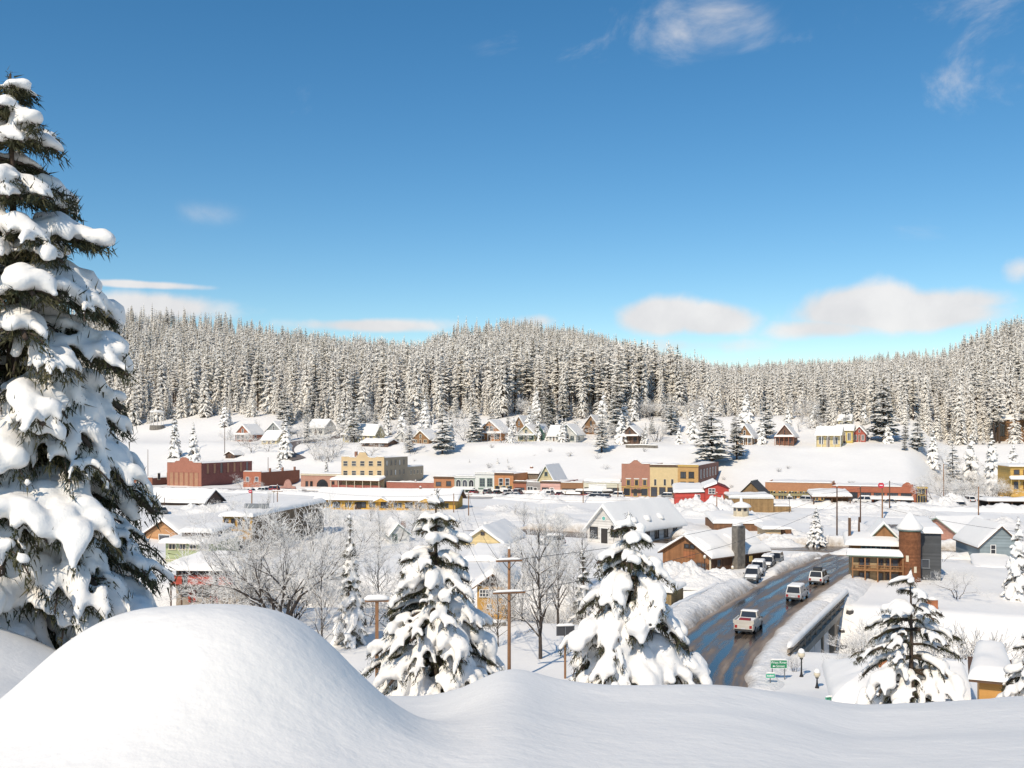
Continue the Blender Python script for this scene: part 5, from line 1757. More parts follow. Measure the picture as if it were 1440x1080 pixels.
b = Bld('cupola_building', 'low brown building with a white octagonal cupola on its snowy roof', 1004, 196, 1073, -4, 14, zb=-.1)
z = b.fz(1010, 736)
b.walls(z, wood('fascia_brown', (.24, .11, .045)))
b.snow((-.2, -.2, z), (b.W + .2, -.2, z), (b.W + .2, 14, z + .7), (-.2, 14, z + .7), .8)
cx, cy = b.fx(1048), 5.0
zc0, zc1 = z + .3, b.zat(713, cx, 5)
cu = MB().lathe([(1.55, zc0 - .4), (1.55, zc1)], 8, (cx, cy, 0)).build('cupola', mat('cupola_cream', (.60, .50, .34), .7), b.root)
for i in range(8):
    a = 2 * math.pi * (i + .5) / 8
    r_ = 1.55 * math.cos(math.pi / 8) + .03
    c = Vector((cx + math.cos(a) * r_, cy + math.sin(a) * r_)); tx = Vector((-math.sin(a), math.cos(a)))
    q0, q1 = zc1 - .75, zc1 - .15
    MB().add([(c.x - tx.x * .35, c.y - tx.y * .35, q0), (c.x + tx.x * .35, c.y + tx.y * .35, q0), (c.x + tx.x * .35, c.y + tx.y * .35, q1), (c.x - tx.x * .35, c.y - tx.y * .35, q1)], [(0, 1, 2, 3)]).build('pane', M_GLASS, cu)
MB().lathe([(2.0, zc1), (2.05, zc1 + .12), (1.7, zc1 + .55), (.9, zc1 + .9), (.3, zc1 + 1.1), (.22, zc1 + 1.9), (.05, zc1 + 2.1)], 16, (cx, cy, 0)).build('cupola_snow', M_SNOW, cu, smooth=True)
b = Bld('kiosk', 'small cream office with three windows below the cupola building', 1076, 180, 1098, -4, 8, 'office', zb=-.1)
z = b.fz(1080, 744)
b.walls(z, mat('office_cream', (.62, .44, .23), .75))
b.snow((-.6, -.6, z), (b.W + .6, -.6, z), (b.W + .6, 8, z), (-.6, 8, z), .6)
for i in range(3): b.win(b.W * (.08 + .3 * i), b.W * (.08 + .3 * i) + b.W * .22, .7, 1.4, M_CREAMT)
b.box('side_shed', b.W + .01, b.W + 2.0, .5, 6, -.5, z - .05, wood('fascia_brown', (.24, .11, .045)))
b.snow((b.W, .4, z - .05), (b.W + 2.2, .4, z - .05), (b.W + 2.2, 6, z - .05), (b.W, 6, z - .05), .4)

b = Bld('fuel_canopy', 'open canopy with a tilted snowy roof over a small kiosk', 1142, 256, 1199, -8, 9, 'canopy', zb=-.1)
z = b.fz(1150, 700)
P = [Vector((0, 0, z)), Vector((b.W, 0, z + .1)), Vector((b.W, 9, z + 1.2)), Vector((0, 9, z + .8))]
r_ = MB().prism(P, (0, 0, .3)).build('canopy_roof', M_BROWNT, b.root)
b.snow(*[p + Vector((0, 0, .3)) for p in P], th=.8, parent=r_)
for x in (.5, b.W * .5, b.W - .5): b.box('post', x - .15, x + .15, .5, .8, -.5, z + .05, M_BROWNT)
b.box('kiosk_wall', b.W * .42, b.W * .95, 2.5, 7, -.5, z + .15, wood('fascia_brown', (.24, .11, .045)))

b = Bld('yellow_building', 'yellow two storey building with a snowy balcony at the right edge', 1421, 292, 1475, -12, 14, zb=-.2)
M_YB = clap('yellow_clap', (.66, .39, .06))
z = b.fz(1425, 656)
b.walls(z, M_YB); b.snow((-.6, -.6, z), (b.W, -.6, z), (b.W, 14, z), (-.6, 14, z), .6)
b.awning(-.4, b.W, b.fz(1430, 672), 1.8, M_BROWNT, 6, M_YELT, th=.5)
for i in range(4):
    b.win(1 + i * 2.6, 2.3 + i * 2.6, b.fz(1425, 667), b.fz(1425, 661), M_BROWNT); b.win(1 + i * 2.6, 2.3 + i * 2.6, b.fz(1425, 687), b.fz(1425, 678), M_BROWNT)
b = Bld('carport', 'long low carport with a flat snowy roof at the right edge', 1389, 248, 1470, -4, 6, 'carport', zb=-.1)
z = b.fz(1400, 706)
r_ = b.box('carport_roof', 0, b.W, 0, 6, z, z + .2, M_BROWNT)
b.snow((-.1, -.1, z + .2), (b.W, -.1, z + .2), (b.W, 6.1, z + .2), (-.1, 6.1, z + .2), .75, parent=r_)
for i in range(6): b.box('post', .3 + i * 2.8, .5 + i * 2.8, .2, .4, -.4, z, M_BROWNT)
b.box('back_wall', 0, b.W, 5.6, 5.8, -.4, z, M_DARKT)

# white church
b = Bld('white_church', 'white gabled church with a round turquoise window and long snowy roof', 826, 178, 873, -40, 21, 'church', zb=-.1)
M_CHW = clap('church_white', (.66, .62, .57))
W = b.W; xm = W / 2
b.gable(b.zat(742), b.zat(713, xm), M_CHW, M_METAL, axis='y', oh=.7, th=.55, trim=M_WHITE, slab=.2)
b.win(W * .10, W * .30, b.zat(755), b.zat(741), M_DARKT, mull=(2, 4)); b.win(W * .74, W * .92, b.zat(755, W), b.zat(741, W), M_DARKT, mull=(2, 4))
b.door(W * .42, W * .62, b.zat(743, xm), M_DARKT, M_WHITE)
zc = b.zat(729, xm)
ring = MB(); pts = []
for i in range(20):
    a = 2 * math.pi * i / 20; a2 = 2 * math.pi * (i + 1) / 20
    for y_ in (0,):
        P = [(xm + math.cos(q) * r_, -o, zc + math.sin(q) * r_) for o in (.0, .09) for q, r_ in ((a, .34), (a2, .34), (a2, .46), (a, .46))]
        ring.add(P, [(0, 3, 2, 1), (4, 5, 6, 7), (0, 1, 5, 4), (1, 2, 6, 5), (2, 3, 7, 6), (3, 0, 4, 7)])
rw = ring.build('round_window', M_WHITE, b.root)
MB().add([(xm + math.cos(2 * math.pi * i / 20) * .34, -.03, zc + math.sin(2 * math.pi * i / 20) * .34) for i in range(20)], [tuple(range(20))]).build('pane', mat('turquoise_glass', (.10, .42, .36), .3), rw)
for i in range(6): b.win(1.6 + i * 3.2, 2.7 + i * 3.2, .5, 2.2, M_DARKT, 'R', mull=(2, 2))
for i in range(3):
    yy = 5 + i * 4.5
    ze = b.zat(742)
    dm = MB().prism([(W - .2, yy - .7, ze + .2), (W - .2, yy + .7, ze + .2), (W - .2, yy, ze + 1.3)], (-2, 0, 0)).build('dormer', M_CHW, b.root)
    mb = MB(); snow_cap_line(mb, [(W + .1 - .5 * j, yy, ze + 1.0 + .1 * j) for j in range(5)], .85, .8, i)
    mb.build('dormer_snow', M_SNOW, dm, smooth=True)

# timber barn by the road
b = Bld('timber_barn', 'weathered orange brown timber barn with stone chimney beside the road', 932, 148, 1000, -50, 13, 'barn', zb=-.3)
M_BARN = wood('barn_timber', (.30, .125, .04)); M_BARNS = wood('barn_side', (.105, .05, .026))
W = b.W; xm = W * .5
zeb = b.zat(783.5, W); zpb = b.zat(755, xm)
b.gable(zeb, zpb, M_BARN, M_BROWNT, axis='y', oh=.55, th=.55)
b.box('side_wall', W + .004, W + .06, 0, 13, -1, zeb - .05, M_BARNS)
b.win(W * .47, W * .55, b.zat(770, xm), b.zat(765.5, xm), M_DARKT); b.win(W * .58, W * .66, b.zat(770, xm), b.zat(765.5, xm), M_DARKT)
b.win(W * .72, W * .90, b.zat(804, W), b.zat(794, W), M_BROWNT, mull=(2, 2))
b.box('loft_door', W * .44, W * .68, -.08, -.002, b.zat(784, xm), b.zat(775, xm), wood('loft_orange', (.36, .12, .035)))
b.box('corner_board', W - .22, W + .005, -.1, -.003, -1, zeb, M_CREAMT)
for i in range(4): b.win(1.2 + i * 3.4, 2.0 + i * 3.4, .9, 1.9, M_BROWNT, 'R', off=.07)
b.box('stone_chimney', W + .062, W + 1.1, 4.6, 6.4, -1, b.zat(739, W, 5), M_STONE)
mb = MB(); snow_cap_line(mb, [(W + .58, 4.4 + .45 * i, b.zat(739, W, 5)) for i in range(5)], .65, .55, 2)
mb.build('chimney_snow', M_SNOW, b.root, smooth=True)
# a broken slab of snow sliding off the roof, in two steps
for y0_, y1_ in ((.4, 5.2), (6.8, 12.6)):
    f = lambda q, dz=.0: Vector((xm + (W + .5 - xm) * q, 0, zpb + (zeb - .25 - zpb) * q + .5 + dz))
    a_, c_ = f(.25), f(.8)
    b.snow((a_.x, y0_, a_.z), (c_.x, y0_, c_.z), (c_.x, y1_, c_.z), (a_.x, y1_, a_.z), .5, name='snow_slab')
b.box('lamp_sign', W + 1.2, W + 1.28, 7.2, 7.9, 1.3, 2.1, M_YELT)

b = Bld('shed', 'small dark shed with a tan end wall below the barn', 926, 117, 944, -30, 4, 'shed', zb=-2.0)
z = b.fz(928, 832)
b.walls(z, wood('tan_board', (.40, .27, .11)), z0=-2); b.box('dark_side_panel', -.06, -.004, .3, 3.6, -.2, z - .3, M_DARKT)
b.box('dark_front_panel', .2, b.W * .55, -.08, -.004, -.5, z - .4, M_DARKT)  # flat dark panels laid over the tan side and front walls
b.snow((-.3, -.3, z), (b.W + .3, -.3, z), (b.W + .3, 4.3, z + .3), (-.3, 4.3, z + .3), .7)

b = Bld('mustard_house', 'mustard yellow house with dark gable and three white windows', 671, 108, 713, -6, 9, 'house', zb=-.5)
W = b.W; xm = W * .55
M_MUS = clap('mustard', (.56, .30, .045))
ze, zp = b.zat(824), b.zat(808, xm)
b.gable(ze, zp, M_MUS, M_BROWNT, axis='y', oh=.6, th=.75, peak=.55)
b.front('gable_face', [(0.02, ze), (W - .02, ze), (xm, zp - .1)], wood('dark_shingle', (.07, .05, .038)), .08, -.09)
for i in range(3): b.win(W * (.10 + .205 * i), W * (.10 + .205 * i) + W * .17, b.zat(838.5), b.zat(829.5), M_WHITE, mull=(2, 2), fw=.1)
b.win(W * .34, W * .48, b.zat(855), b.zat(850), M_WHITE, mull=(2, 1), fw=.08)
b.win(W * .78, W * .95, b.zat(838.5), b.zat(830), M_WHITE, fw=.1)

b = Bld('cream_house', 'pale yellow gambrel house with a blue shaded snowy roof', 651, 172, 707, -14, 15, 'house', zb=-.3)
W = b.W; xm = W / 2
M_CY = clap('cream_clap', (.68, .52, .24))
ze, zk, zp = b.zat(763), b.zat(749, W * .3), b.zat(744, xm)
b.gable(ze, zp, M_CY, M_ROOF, axis='y', oh=.5, th=.45, trim=M_WHITE)
b.win(W * .16, W * .30, b.zat(769), b.zat(765), M_WHITE, mull=(2, 1)); b.win(W * .70, W * .84, b.zat(769), b.zat(765), M_WHITE, mull=(2, 1))
b.win(W * .46, W * .54, b.zat(752, xm), b.zat(748.5, xm), M_BROWNT)
b = Bld('shed', 'low brown shed under a thick white roof below the pale yellow house', 658, 152, 700, -12, 8, 'shed', zb=-.4)
z = b.fz(660, 788)
b.walls(z, wood('shed2', (.16, .09, .055)))
b.snow((-.7, -.7, z), (b.W + .5, -.7, z), (b.W + .5, 8, z + 1.2), (-.7, 8, z + 1.2), .7)
b = Bld('white_cottage', 'small white cottage with one window behind the snow loaded fir', 549, 176, 576, 14, 12, 'cottage', zb=-.3)
b.gable(b.zat(752), b.zat(738, b.W * .4), clap('cottage_white', (.66, .65, .62)), M_ROOF, axis='y', oh=.4, th=.35, trim=M_GREENT, peak=.4)
b.win(b.W * .12, b.W * .32, b.zat(762), b.zat(752), M_GREENT, mull=(2, 2))
b.chimney(b.W * .8, 3, b.zat(745), b.zat(735), .7)

b = Bld('red_balcony_house', 'red house with a snowy hipped roof and slatted balcony panels', 240, 118, 330, -4, 8, 'house', zb=-.4)
W = b.W
M_REDP = clap('red_panel', (.55, .075, .035))
ze = b.zat(801)
b.walls(ze, mat('beige_wall', (.42, .33, .24), .8), y0=1.6)
b.box('balcony_floor', -.1, W + .1, 0, 1.6, b.zat(824), b.zat(824) + .15, M_BROWNT)
for i in range(7): b.box('post', W * i / 6 - .07, W * i / 6 + .07, .02, .16, -1, ze, M_BROWNT)
for x0, x1 in ((0.1, W * .18), (W * .27, W * .66), (W * .74, W * .97)):
    b.box('balcony_panel', x0, x1, -.08, -.002, b.zat(821.5), b.zat(808), M_REDP)
for i in range(5): b.win(W * (.05 + .19 * i), W * (.05 + .19 * i) + W * .13, b.zat(806, 0, 1.6), b.zat(802.5, 0, 1.6), M_REDP, off=-1.6)
for x in (W * .2, W * .55): b.box('red_door', x, x + .9, 1.45, 1.59, -.2, 1.3, M_REDP)
zr = b.zat(780, 0, 4)
P = [Vector((-.9, -.9, ze)), Vector((W + .9, -.9, ze)), Vector((W + .9, 8.9, ze)), Vector((-.9, 8.9, ze))]
r1, r2 = Vector((W * .28, 4, zr)), Vector((W * .72, 4, zr))
hp = MB().add(P + [r1, r2], [(0, 1, 5, 4), (1, 2, 5), (2, 3, 4, 5), (3, 0, 4), (3, 2, 1, 0)]).build('roof', M_ROOF, b.root)
sb = MB(); e = Vector((0, 0, .01))
snow_sheet(sb, P[0] + e, P[1] + e, r2 + e, r1 + e, .5, 3, (1, 0, 0, 0)); snow_sheet(sb, P[2] + e, P[3] + e, r1 + e, r2 + e, .5, 3, (1, 0, 0, 0))
snow_sheet(sb, P[1] + e, P[2] + e, r2 + e, r2 + e, .5, 3, (1, 0, 0, 0)); snow_sheet(sb, P[3] + e, P[0] + e, r1 + e, r1 + e, .5, 3, (1, 0, 0, 0))
sb.build('roof_snow', M_SNOW, hp, smooth=True)

b = Bld('green_house', 'pale green house with two stacked snowy roofs and a white stair rail', 233, 150, 297, -8, 10, 'house', zb=-.3)
W = b.W
M_PG = clap('pale_green', (.40, .45, .22))
z1, z2 = b.zat(763), b.zat(750)
b.walls(z1, M_PG); b.box('upper_wall', W * .22, W * .9, 2, 9, z1, z2, M_BROWNT)
b.snow((-.7, -.9, z1), (W + .7, -.9, z1), (W + .7, 10.5, z1 + .3), (-.7, 10.5, z1 + .3), .65)
b.snow((W * .18, 1.4, z2), (W * .94, 1.4, z2), (W * .94, 9.5, z2 + .3), (W * .18, 9.5, z2 + .3), .6)
for i in range(4): b.win(W * (.08 + .23 * i), W * (.08 + .23 * i) + W * .13, b.zat(772), b.zat(765), M_CREAMT, mull=(2, 1))
st = MB().box(W * .1, W * .6, -2.2, -.01, .2, .35); st.build('porch_floor', M_CREAMT, b.root)
for i in range(9): b.box('baluster', W * .1 + i * .32, W * .1 + i * .32 + .07, -2.2, -2.13, .35, 1.2, M_CREAMT)
b.box('hand_rail', W * .1, W * .6, -2.24, -2.1, 1.2, 1.3, M_CREAMT)

b = Bld('snow_roof_house', 'wide house showing only its smooth snow roof and orange edge', 196, 182, 268, -28, 16, 'house', zb=-.3)
b.gable(b.zat(757), b.zat(733, b.W * .5), clap('orange_edge', (.55, .27, .10)), M_BROWNT, axis='y', oh=.7, th=.55)
b.win(b.W * .4, b.W * .6, .6, 1.6, M_WHITE)

b = Bld('yellow_workshop', 'orange yellow workshop with dark bays under a long snowy roof', 313, 162, 354, -9, 34, 'workshop', zb=-.3)
W = b.W; z = b.zat(726)
M_WS = clap('workshop_yellow', (.66, .36, .05))
b.walls(z, wood('workshop_brown', (.20, .14, .085)), y0=.3); b.box('front_wall', 0, W, 0, .29, -1.5, z, M_WS)
for i in range(4): b.win(W * (.07 + .24 * i), W * (.07 + .24 * i) + W * .11, b.zat(742), b.zat(730), M_BROWNT); b.win(W * (.07 + .24 * i), W * (.07 + .24 * i) + W * .14, .6, 2.6, M_DARKT)
b.snow((-.5, -.6, z), (W + .5, -.6, z), (W + .5, 34, z), (-.5, 34, z), .7)
b.box('roof_parapet', .2, W * .9, 8, 8.3, z + .2, z + 1.5, M_METAL)

# the lodge with the turret
b = Bld('timber_lodge', 'brown timber lodge with two tier porch and round shingled turret', 1199, 130, 1270, -15, 7.5, 'lodge', zb=-.5)
W = b.W
M_LOG = wood('lodge_timber', (.34, .155, .05)); M_SHING = mat('turret_shingle', (.24, .085, .028), .85, .35, 3.0, 'clap')
M_LODW = clap('lodge_tan', (.42, .29, .14))
zf, zr1 = b.zat(802), b.zat(784)
b.walls(zr1, M_LODW, y0=1.5)
b.box('porch_floor', -.15, W, 0, 1.5, zf, zf + .18, M_LOG)
for i in range(5): b.box('post', W * i / 4 - .08, W * i / 4 + .08, .03, .19, -.6, zr1, M_LOG)
for zz in (zf + .22, .3):
    b.box('rail', .1, W - .1, .06, .14, zz + .42, zz + .5, M_LOG)
    for i in range(20): b.box('baluster', .2 + i * (W - .4) / 19, .24 + i * (W - .4) / 19, .08, .12, zz - .02, zz + .42, M_LOG)
for x0, x1 in ((.16, .34), (.52, .62), (.70, .92)):
    b.win(W * x0, W * x1, zf + .5, zr1 - .35, M_BROWNT, off=-1.5, mull=(2, 1)); b.win(W * x0, W * x1, .5, zf - .45, M_BROWNT, off=-1.5)
b.box('deck', -.3, W + .8, -1.6, -.01, -.6, -.02, M_LOG)
b.box('deck_fence', W * .1, W * .5, -1.75, -1.62, -1.2, .15, M_LOG); b.box('deck_fence', W * .52, W + .8, -2.2, -2.05, -1.2, .25, M_LOG)
mb = MB(); snow_cap_line(mb, [(W * .1 + i * .3, -1.68, .15) for i in range(9)], .16, .2, 1); snow_cap_line(mb, [(W * .52 + i * .35, -2.12, .25) for i in range(12)], .16, .2, 2)
mb.build('fence_snow', M_SNOW, b.root, smooth=True)
b.awning(-.7, W + .1, zr1 + .45, .9, M_GREENT, 0, th=.45, drop=.35, y=1.4)
z3 = b.zat(766, 0, 3.2)
b.box('upper_wall', 0, W, 3.2, 7.5, zr1, z3, M_LOG)
for i in range(3): b.win(W * (.22 + .2 * i), W * (.22 + .2 * i) + W * .18, zr1 + .75, z3 - .1, mat('teal_frame', (.15, .34, .33), .6), off=-3.2, mull=(2, 1))
b.snow((-.8, 2.4, z3), (W + .2, 2.4, z3), (W + .2, 8, z3 + .8), (-.8, 8, z3 + .8), .7)
b.gable(b.zat(755, 0, 5), b.zat(737, 0, 5), M_LOG, M_GREENT, axis='y', oh=.35, th=.4, x0=W * .44, x1=W * .96, y0=5, y1=11, z0=z3, name='gable_wall')
xt = b.fx(1284) - .2; rt = 14.5 / F * 130
zt1 = b.zat(746)
tu = MB().lathe([(rt, -1.2), (rt, zt1), (rt * .98, zt1 + .05)], 20, (xt, 1.6, 0)).build('turret', M_SHING, b.root, smooth=False)
MB().lathe([(rt + .12, zt1), (rt + .12, zt1 + .18)], 20, (xt, 1.6, 0)).build('turret_band', M_GREENT, tu)
MB().lathe([(rt + .28, zt1 + .18), (rt + .32, zt1 + .45), (rt * .8, zt1 + 1.2), (rt * .4, zt1 + 1.95), (.25, zt1 + 2.3), (.03, zt1 + 2.4)], 20, (xt, 1.6, 0)).build('turret_snow', M_SNOW, tu, smooth=True)
for k, zz in ((-1.2, 2.2), (-1.9, 3.6)):
    c = Vector((xt + math.cos(k) * (rt + .01), 1.6 + math.sin(k) * (rt + .01))); tx = Vector((-math.sin(k), math.cos(k), 0))
    MB().prism([(c.x - tx.x * .17, c.y - tx.y * .17, zz), (c.x + tx.x * .17, c.y + tx.y * .17, zz), (c.x + tx.x * .17, c.y + tx.y * .17, zz + .8), (c.x - tx.x * .17, c.y - tx.y * .17, zz + .8)], (math.cos(k) * .06, math.sin(k) * .06, 0)).build('slit_window', M_CREAMT, tu)
b.box('side_wing', xt + rt * .6, xt + rt * .6 + 3.2, 3.0, 14, -1, b.zat(745, 0, 5), clap('slate_board', (.085, .09, .095)))
b.snow((xt + rt * .4, 2.6, b.zat(745, 0, 5)), (xt + rt * .6 + 3.4, 2.6, b.zat(745, 0, 5)), (xt + rt * .6 + 3.4, 14, b.zat(738, 0, 5)), (xt + rt * .4, 14, b.zat(738, 0, 5)), .7)
b.win(xt + rt * .8 + .6, xt + rt * .8 + 1.4, 2.6, 3.6, M_METAL, off=-3.0); b.win(xt + rt * .8 + 1.7, xt + rt * .8 + 2.4, 1.0, 2.0, M_METAL, off=-3.0)
b.chimney(-.3 + W * .04, 5, z3, b.zat(728, 0, 5), .35, M_BROWNT)

b = Bld('pink_house', 'pink house with a green edged metal roof half covered in snow', 1345, 172, 1404, 6, 12, 'house', zb=-.3)
b.gable(b.zat(749), b.zat(729, 0, 6), clap('salmon_clap', (.66, .30, .19)), mat('mint_metal', (.42, .56, .42), .5), axis='x', oh=.4, th=.28)
b.win(1.0, 1.8, b.zat(762), b.zat(757), M_WHITE)
b.box('annexe', b.W * .3, b.W * .85, -3, -.01, -1, b.zat(757), clap('salmon_clap', (.66, .30, .19)))
b.snow((b.W * .28, -3.3, b.zat(757)), (b.W * .88, -3.3, b.zat(757)), (b.W * .88, -.01, b.zat(752)), (b.W * .28, -.01, b.zat(752)), .4, (1, 1, 0, 1))
b = Bld('blue_house', 'grey blue gabled house with one white window and a snowy lean to', 1378, 150, 1438, -8, 12, 'house', zb=-.3)
W = b.W; xm = W * .5
M_GB = clap('grey_blue', (.25, .31, .33))
b.gable(b.zat(768), b.zat(741, xm), M_GB, M_ROOF, axis='y', oh=.4, th=.35, trim=M_BROWNT)
b.win(W * .26, W * .36, b.zat(778), b.zat(766.5), M_WHITE, mull=(1, 2))
x0, x1 = b.fx(1352), b.fx(1413)
b.box('lean_to', x0, x1, -7, -.01, -1, b.zat(801, 0, -7), M_GB)
b.snow((x0 - .5, -7.4, b.zat(801, 0, -7)), (x1 + .4, -7.4, b.zat(801, 0, -7)), (x1 + .4, -.01, b.zat(783, 0, 0)), (x0 + 1.2, -.01, b.zat(783, 0, 0)), .5, (1, 1, 0, 1))
b.win(b.fx(1393) + .3, b.fx(1404) + .3, b.zat(808, 0, -7), b.zat(802.5, 0, -7), M_CREAMT, off=7, mull=(2, 1))

# cabins under the near bank at the right
b = Bld('cabin', 'brown cabin under a broad snow roof below the thin open fir', 1190, 60, 1352, -14, 8, 'cabin', zb=2.2)
W = b.W
b.walls(b.zat(988), wood('cabin_brown', (.30, .15, .05)))
ze, zr = b.zat(986), b.zat(932, 0, 4)
P = [Vector((-.9, -.9, ze)), Vector((W + .9, -.9, ze)), Vector((W + .9, 8.9, ze)), Vector((-.9, 8.9, ze))]
r1, r2 = Vector((W * .42, 4, zr)), Vector((W + .9, 4, zr))
hp = MB().add(P + [r1, r2], [(0, 1, 5, 4), (1, 2, 5), (2, 3, 4, 5), (3, 0, 4), (3, 2, 1, 0)]).build('roof', M_BROWNT, b.root)
sb = MB(); e = Vector((0, 0, .01))
snow_sheet(sb, P[0] + e, P[1] + e, r2 + e, r1 + e, .55, 3, (1, 1, 0, 0), .5); snow_sheet(sb, P[2] + e, P[3] + e, r1 + e, r2 + e, .55, 3, (1, 0, 0, 1), .5)
snow_sheet(sb, P[3] + e, P[0] + e, r1 + e, r1 + e, .55, 3, (1, 0, 0, 0), .5)
sb.build('roof_snow', M_SNOW, hp, smooth=True)
b.win(W * .3, W * .42, 1.2, 2.0, M_YELT); b.chimney(b.fx(1250), 3.0, b.zat(945, 0, 3), b.zat(921, 0, 3), .55, mat('orange_flue', (.42, .15, .05)))
b.box('gable_boards', W + .005, W + .06, .4, 7.6, -1, b.zat(986), wood('dark_gable', (.13, .06, .03)))
b = Bld('orange_shed', 'small orange shed with a very thick snow cap near the right edge', 1377, 52, 1414, -24, 5, 'shed', zb=4.0)
W = b.W
z = b.zat(957)
b.walls(z, clap('shed_orange', (.62, .29, .04)), z0=-2)
b.box('eave', -.5, W + .5, -.5, 5.2, z, z + .14, M_BROWNT)
b.snow((-.55, -.55, z + .14), (W + .55, -.55, z + .14), (W + .2, 5.3, z + .6), (-.1, 5.3, z + .6), .6, step=.5)

# ---------------------------------------------------------------- houses on the slope
def hill_house(label, u0, u1, vp, ve, s, wall, trim=None, axis='y', rz=-24, D=10, porch=False, wins=2, roof=None, name='hillside_house', th=.5, doorm=None, bare=(), chim=False):
    Y = Yst(u0, s)
    b = Bld(name, label, u0, Y, u1, rz, D, 'house')
    W = b.W; trim = trim or M_WHITE
    zp = b.zat(vp, W / 2 if axis == 'y' else 0, 0 if axis == 'y' else D / 2); ze = b.zat(ve)
    ze = max(ze, 1.6); zp = max(zp, ze + 1.2)
    b.gable(ze, zp, wall, roof or M_ROOF, axis=axis, oh=.6, th=th, trim=trim, z0=-3, bare=bare)
    if axis == 'y':
        zz = ze + (zp - ze) * .12; hh = (zp - ze) * .42
        for i in range(wins): b.win(W * .5 + (i - (wins - 1) / 2) * W * .16 - W * .055, W * .5 + (i - (wins - 1) / 2) * W * .16 + W * .055, zz, zz + hh, trim, mull=(1, 2))
    h0 = ze * .25; h1 = ze * .78
    b.win(W * .12, W * .28, h0, h1, trim, mull=(2, 1)); b.win(W * .70, W * .88, h0, h1, trim, mull=(2, 1))
    b.door(W * .43, W * .55, ze * .8, doorm or M_BROWNT, trim)
    b.win(D * .3, D * .42, h0, h1, trim, 'R')
    if porch: b.awning(-.3, W + .3, ze * .98, 1.8, trim, 5, trim, th=.4, drop=.35)
    if chim: b.chimney(W * .3, D * .5, ze, zp + .9, .7)
    return b
OR = clap('chalet_orange', (.46, .19, .05)); YL = clap('house_yellow', (.52, .42, .16)); BR = clap('house_brown', (.30, .155, .06)); WH = clap('house_white', (.66, .64, .58))
DB = clap('house_dark', (.17, .10, .07)); GY = clap('house_grey', (.30, .32, .31)); RB = clap('house_redbrown', (.38, .13, .06)); YB = clap('house_butter', (.64, .50, .22)); GR = clap('house_green', (.17, .36, .24)); CM = clap('house_cream', (.60, .50, .30))
hill_house('orange hillside chalet with paired white windows and a deep porch', 671, 706, 592, 608, 94, OR, porch=True)
hill_house('red brown gabled cottage on the left hillside', 331, 352, 598, 610, 92, RB, porch=True, wins=1)
hill_house('grey gabled house behind the yellow hillside shed', 374, 396, 594, 606, 104, GY, wins=1)
hill_house('yellow cottage with white roof right of the red brown cottage', 368, 389, 607, 618, 78, YB, axis='x', D=8)
hill_house('white house half hidden in snow at the top of the lane', 432, 456, 591, 601, 110, WH, axis='x', D=9)
hill_house('olive yellow two winged house on the left hillside', 482, 506, 597, 610, 88, YL, porch=True)
hill_house('olive yellow side wing beside the two winged house', 503, 527, 598, 611, 88, YL, axis='x', D=8)
hill_house('small tan cottage with a white window below the frosted trees', 580, 603, 606, 617, 86, BR, wins=1, trim=M_CREAMT)
hill_house('tiny white cottage left of the tan cottage', 556, 576, 607, 616, 92, WH, wins=1)
hill_house('brown gabled house behind the cream cottage', 722, 738, 586, 600, 112, BR, wins=1)
hill_house('cream cottage with a green trimmed porch', 728, 752, 599, 611, 94, CM, M_GREENT, porch=True, wins=1)
hill_house('small green hillside shed between cream and white houses', 754, 764, 598, 606, 100, GR, wins=0, D=6)
hill_house('white cross gabled house on the middle hillside', 785, 810, 598, 611, 92, WH, M_GREENT, wins=0)
hill_house('long white wing of the middle hillside house', 771, 787, 600, 612, 94, WH, axis='x', D=7)
hill_house('brown cabin with bare eaves right above the white house', 820, 842, 585, 600, 112, BR, M_BROWNT, wins=1)
hill_house('dark cottage with a bay of small windows and front yard wall', 873, 898, 600, 612, 88, DB, M_BROWNT, wins=1, porch=True)
hill_house('weathered cottage with a white roof behind the narrow pine', 1036, 1058, 598, 614, 84, BR, M_WHITE, wins=1, porch=True)
hill_house('brown chalet with red beam and green porch on the right hillside', 1091, 1116, 598, 613, 84, DB, RB, wins=1, porch=True)
hill_house('pale yellow two storey house with a wrapping porch at the right', 1148, 1182, 601, 611, 80, YB, M_WHITE, axis='x', D=9, porch=True, th=.35)
hill_house('bright yellow house behind the pale yellow one', 1176, 1199, 599, 605, 92, clap('house_bright', (.66, .48, .10)), M_WHITE, axis='x', D=8)
hill_house('small red gable beside the bright yellow house', 1200, 1217, 600, 609, 96, clap('house_red', (.42, .09, .06)), M_WHITE, wins=1)
hill_house('ochre house high between the pines at the right', 1179, 1196, 585, 591, 118, YL, M_WHITE, axis='x', D=8)
hill_house('dark roofed cabin under the first pines above the brick building', 508, 545, 619, 625, 74, DB, M_BROWNT, axis='x', D=8, th=.7)
hill_house('small brown gable peeking over the big brick building', 317, 329, 637, 648, 55, DB, M_BROWNT, wins=0, D=6)
hill_house('reddish cabin deep among the tall pine trunks', 786, 803, 527, 534, 230, RB, M_BROWNT, axis='x', D=8, th=.4)
hill_house('low brown cabin on the forested right hillside', 1402, 1440, 584, 590, 150, BR, M_BROWNT, axis='x', D=9, th=.7)

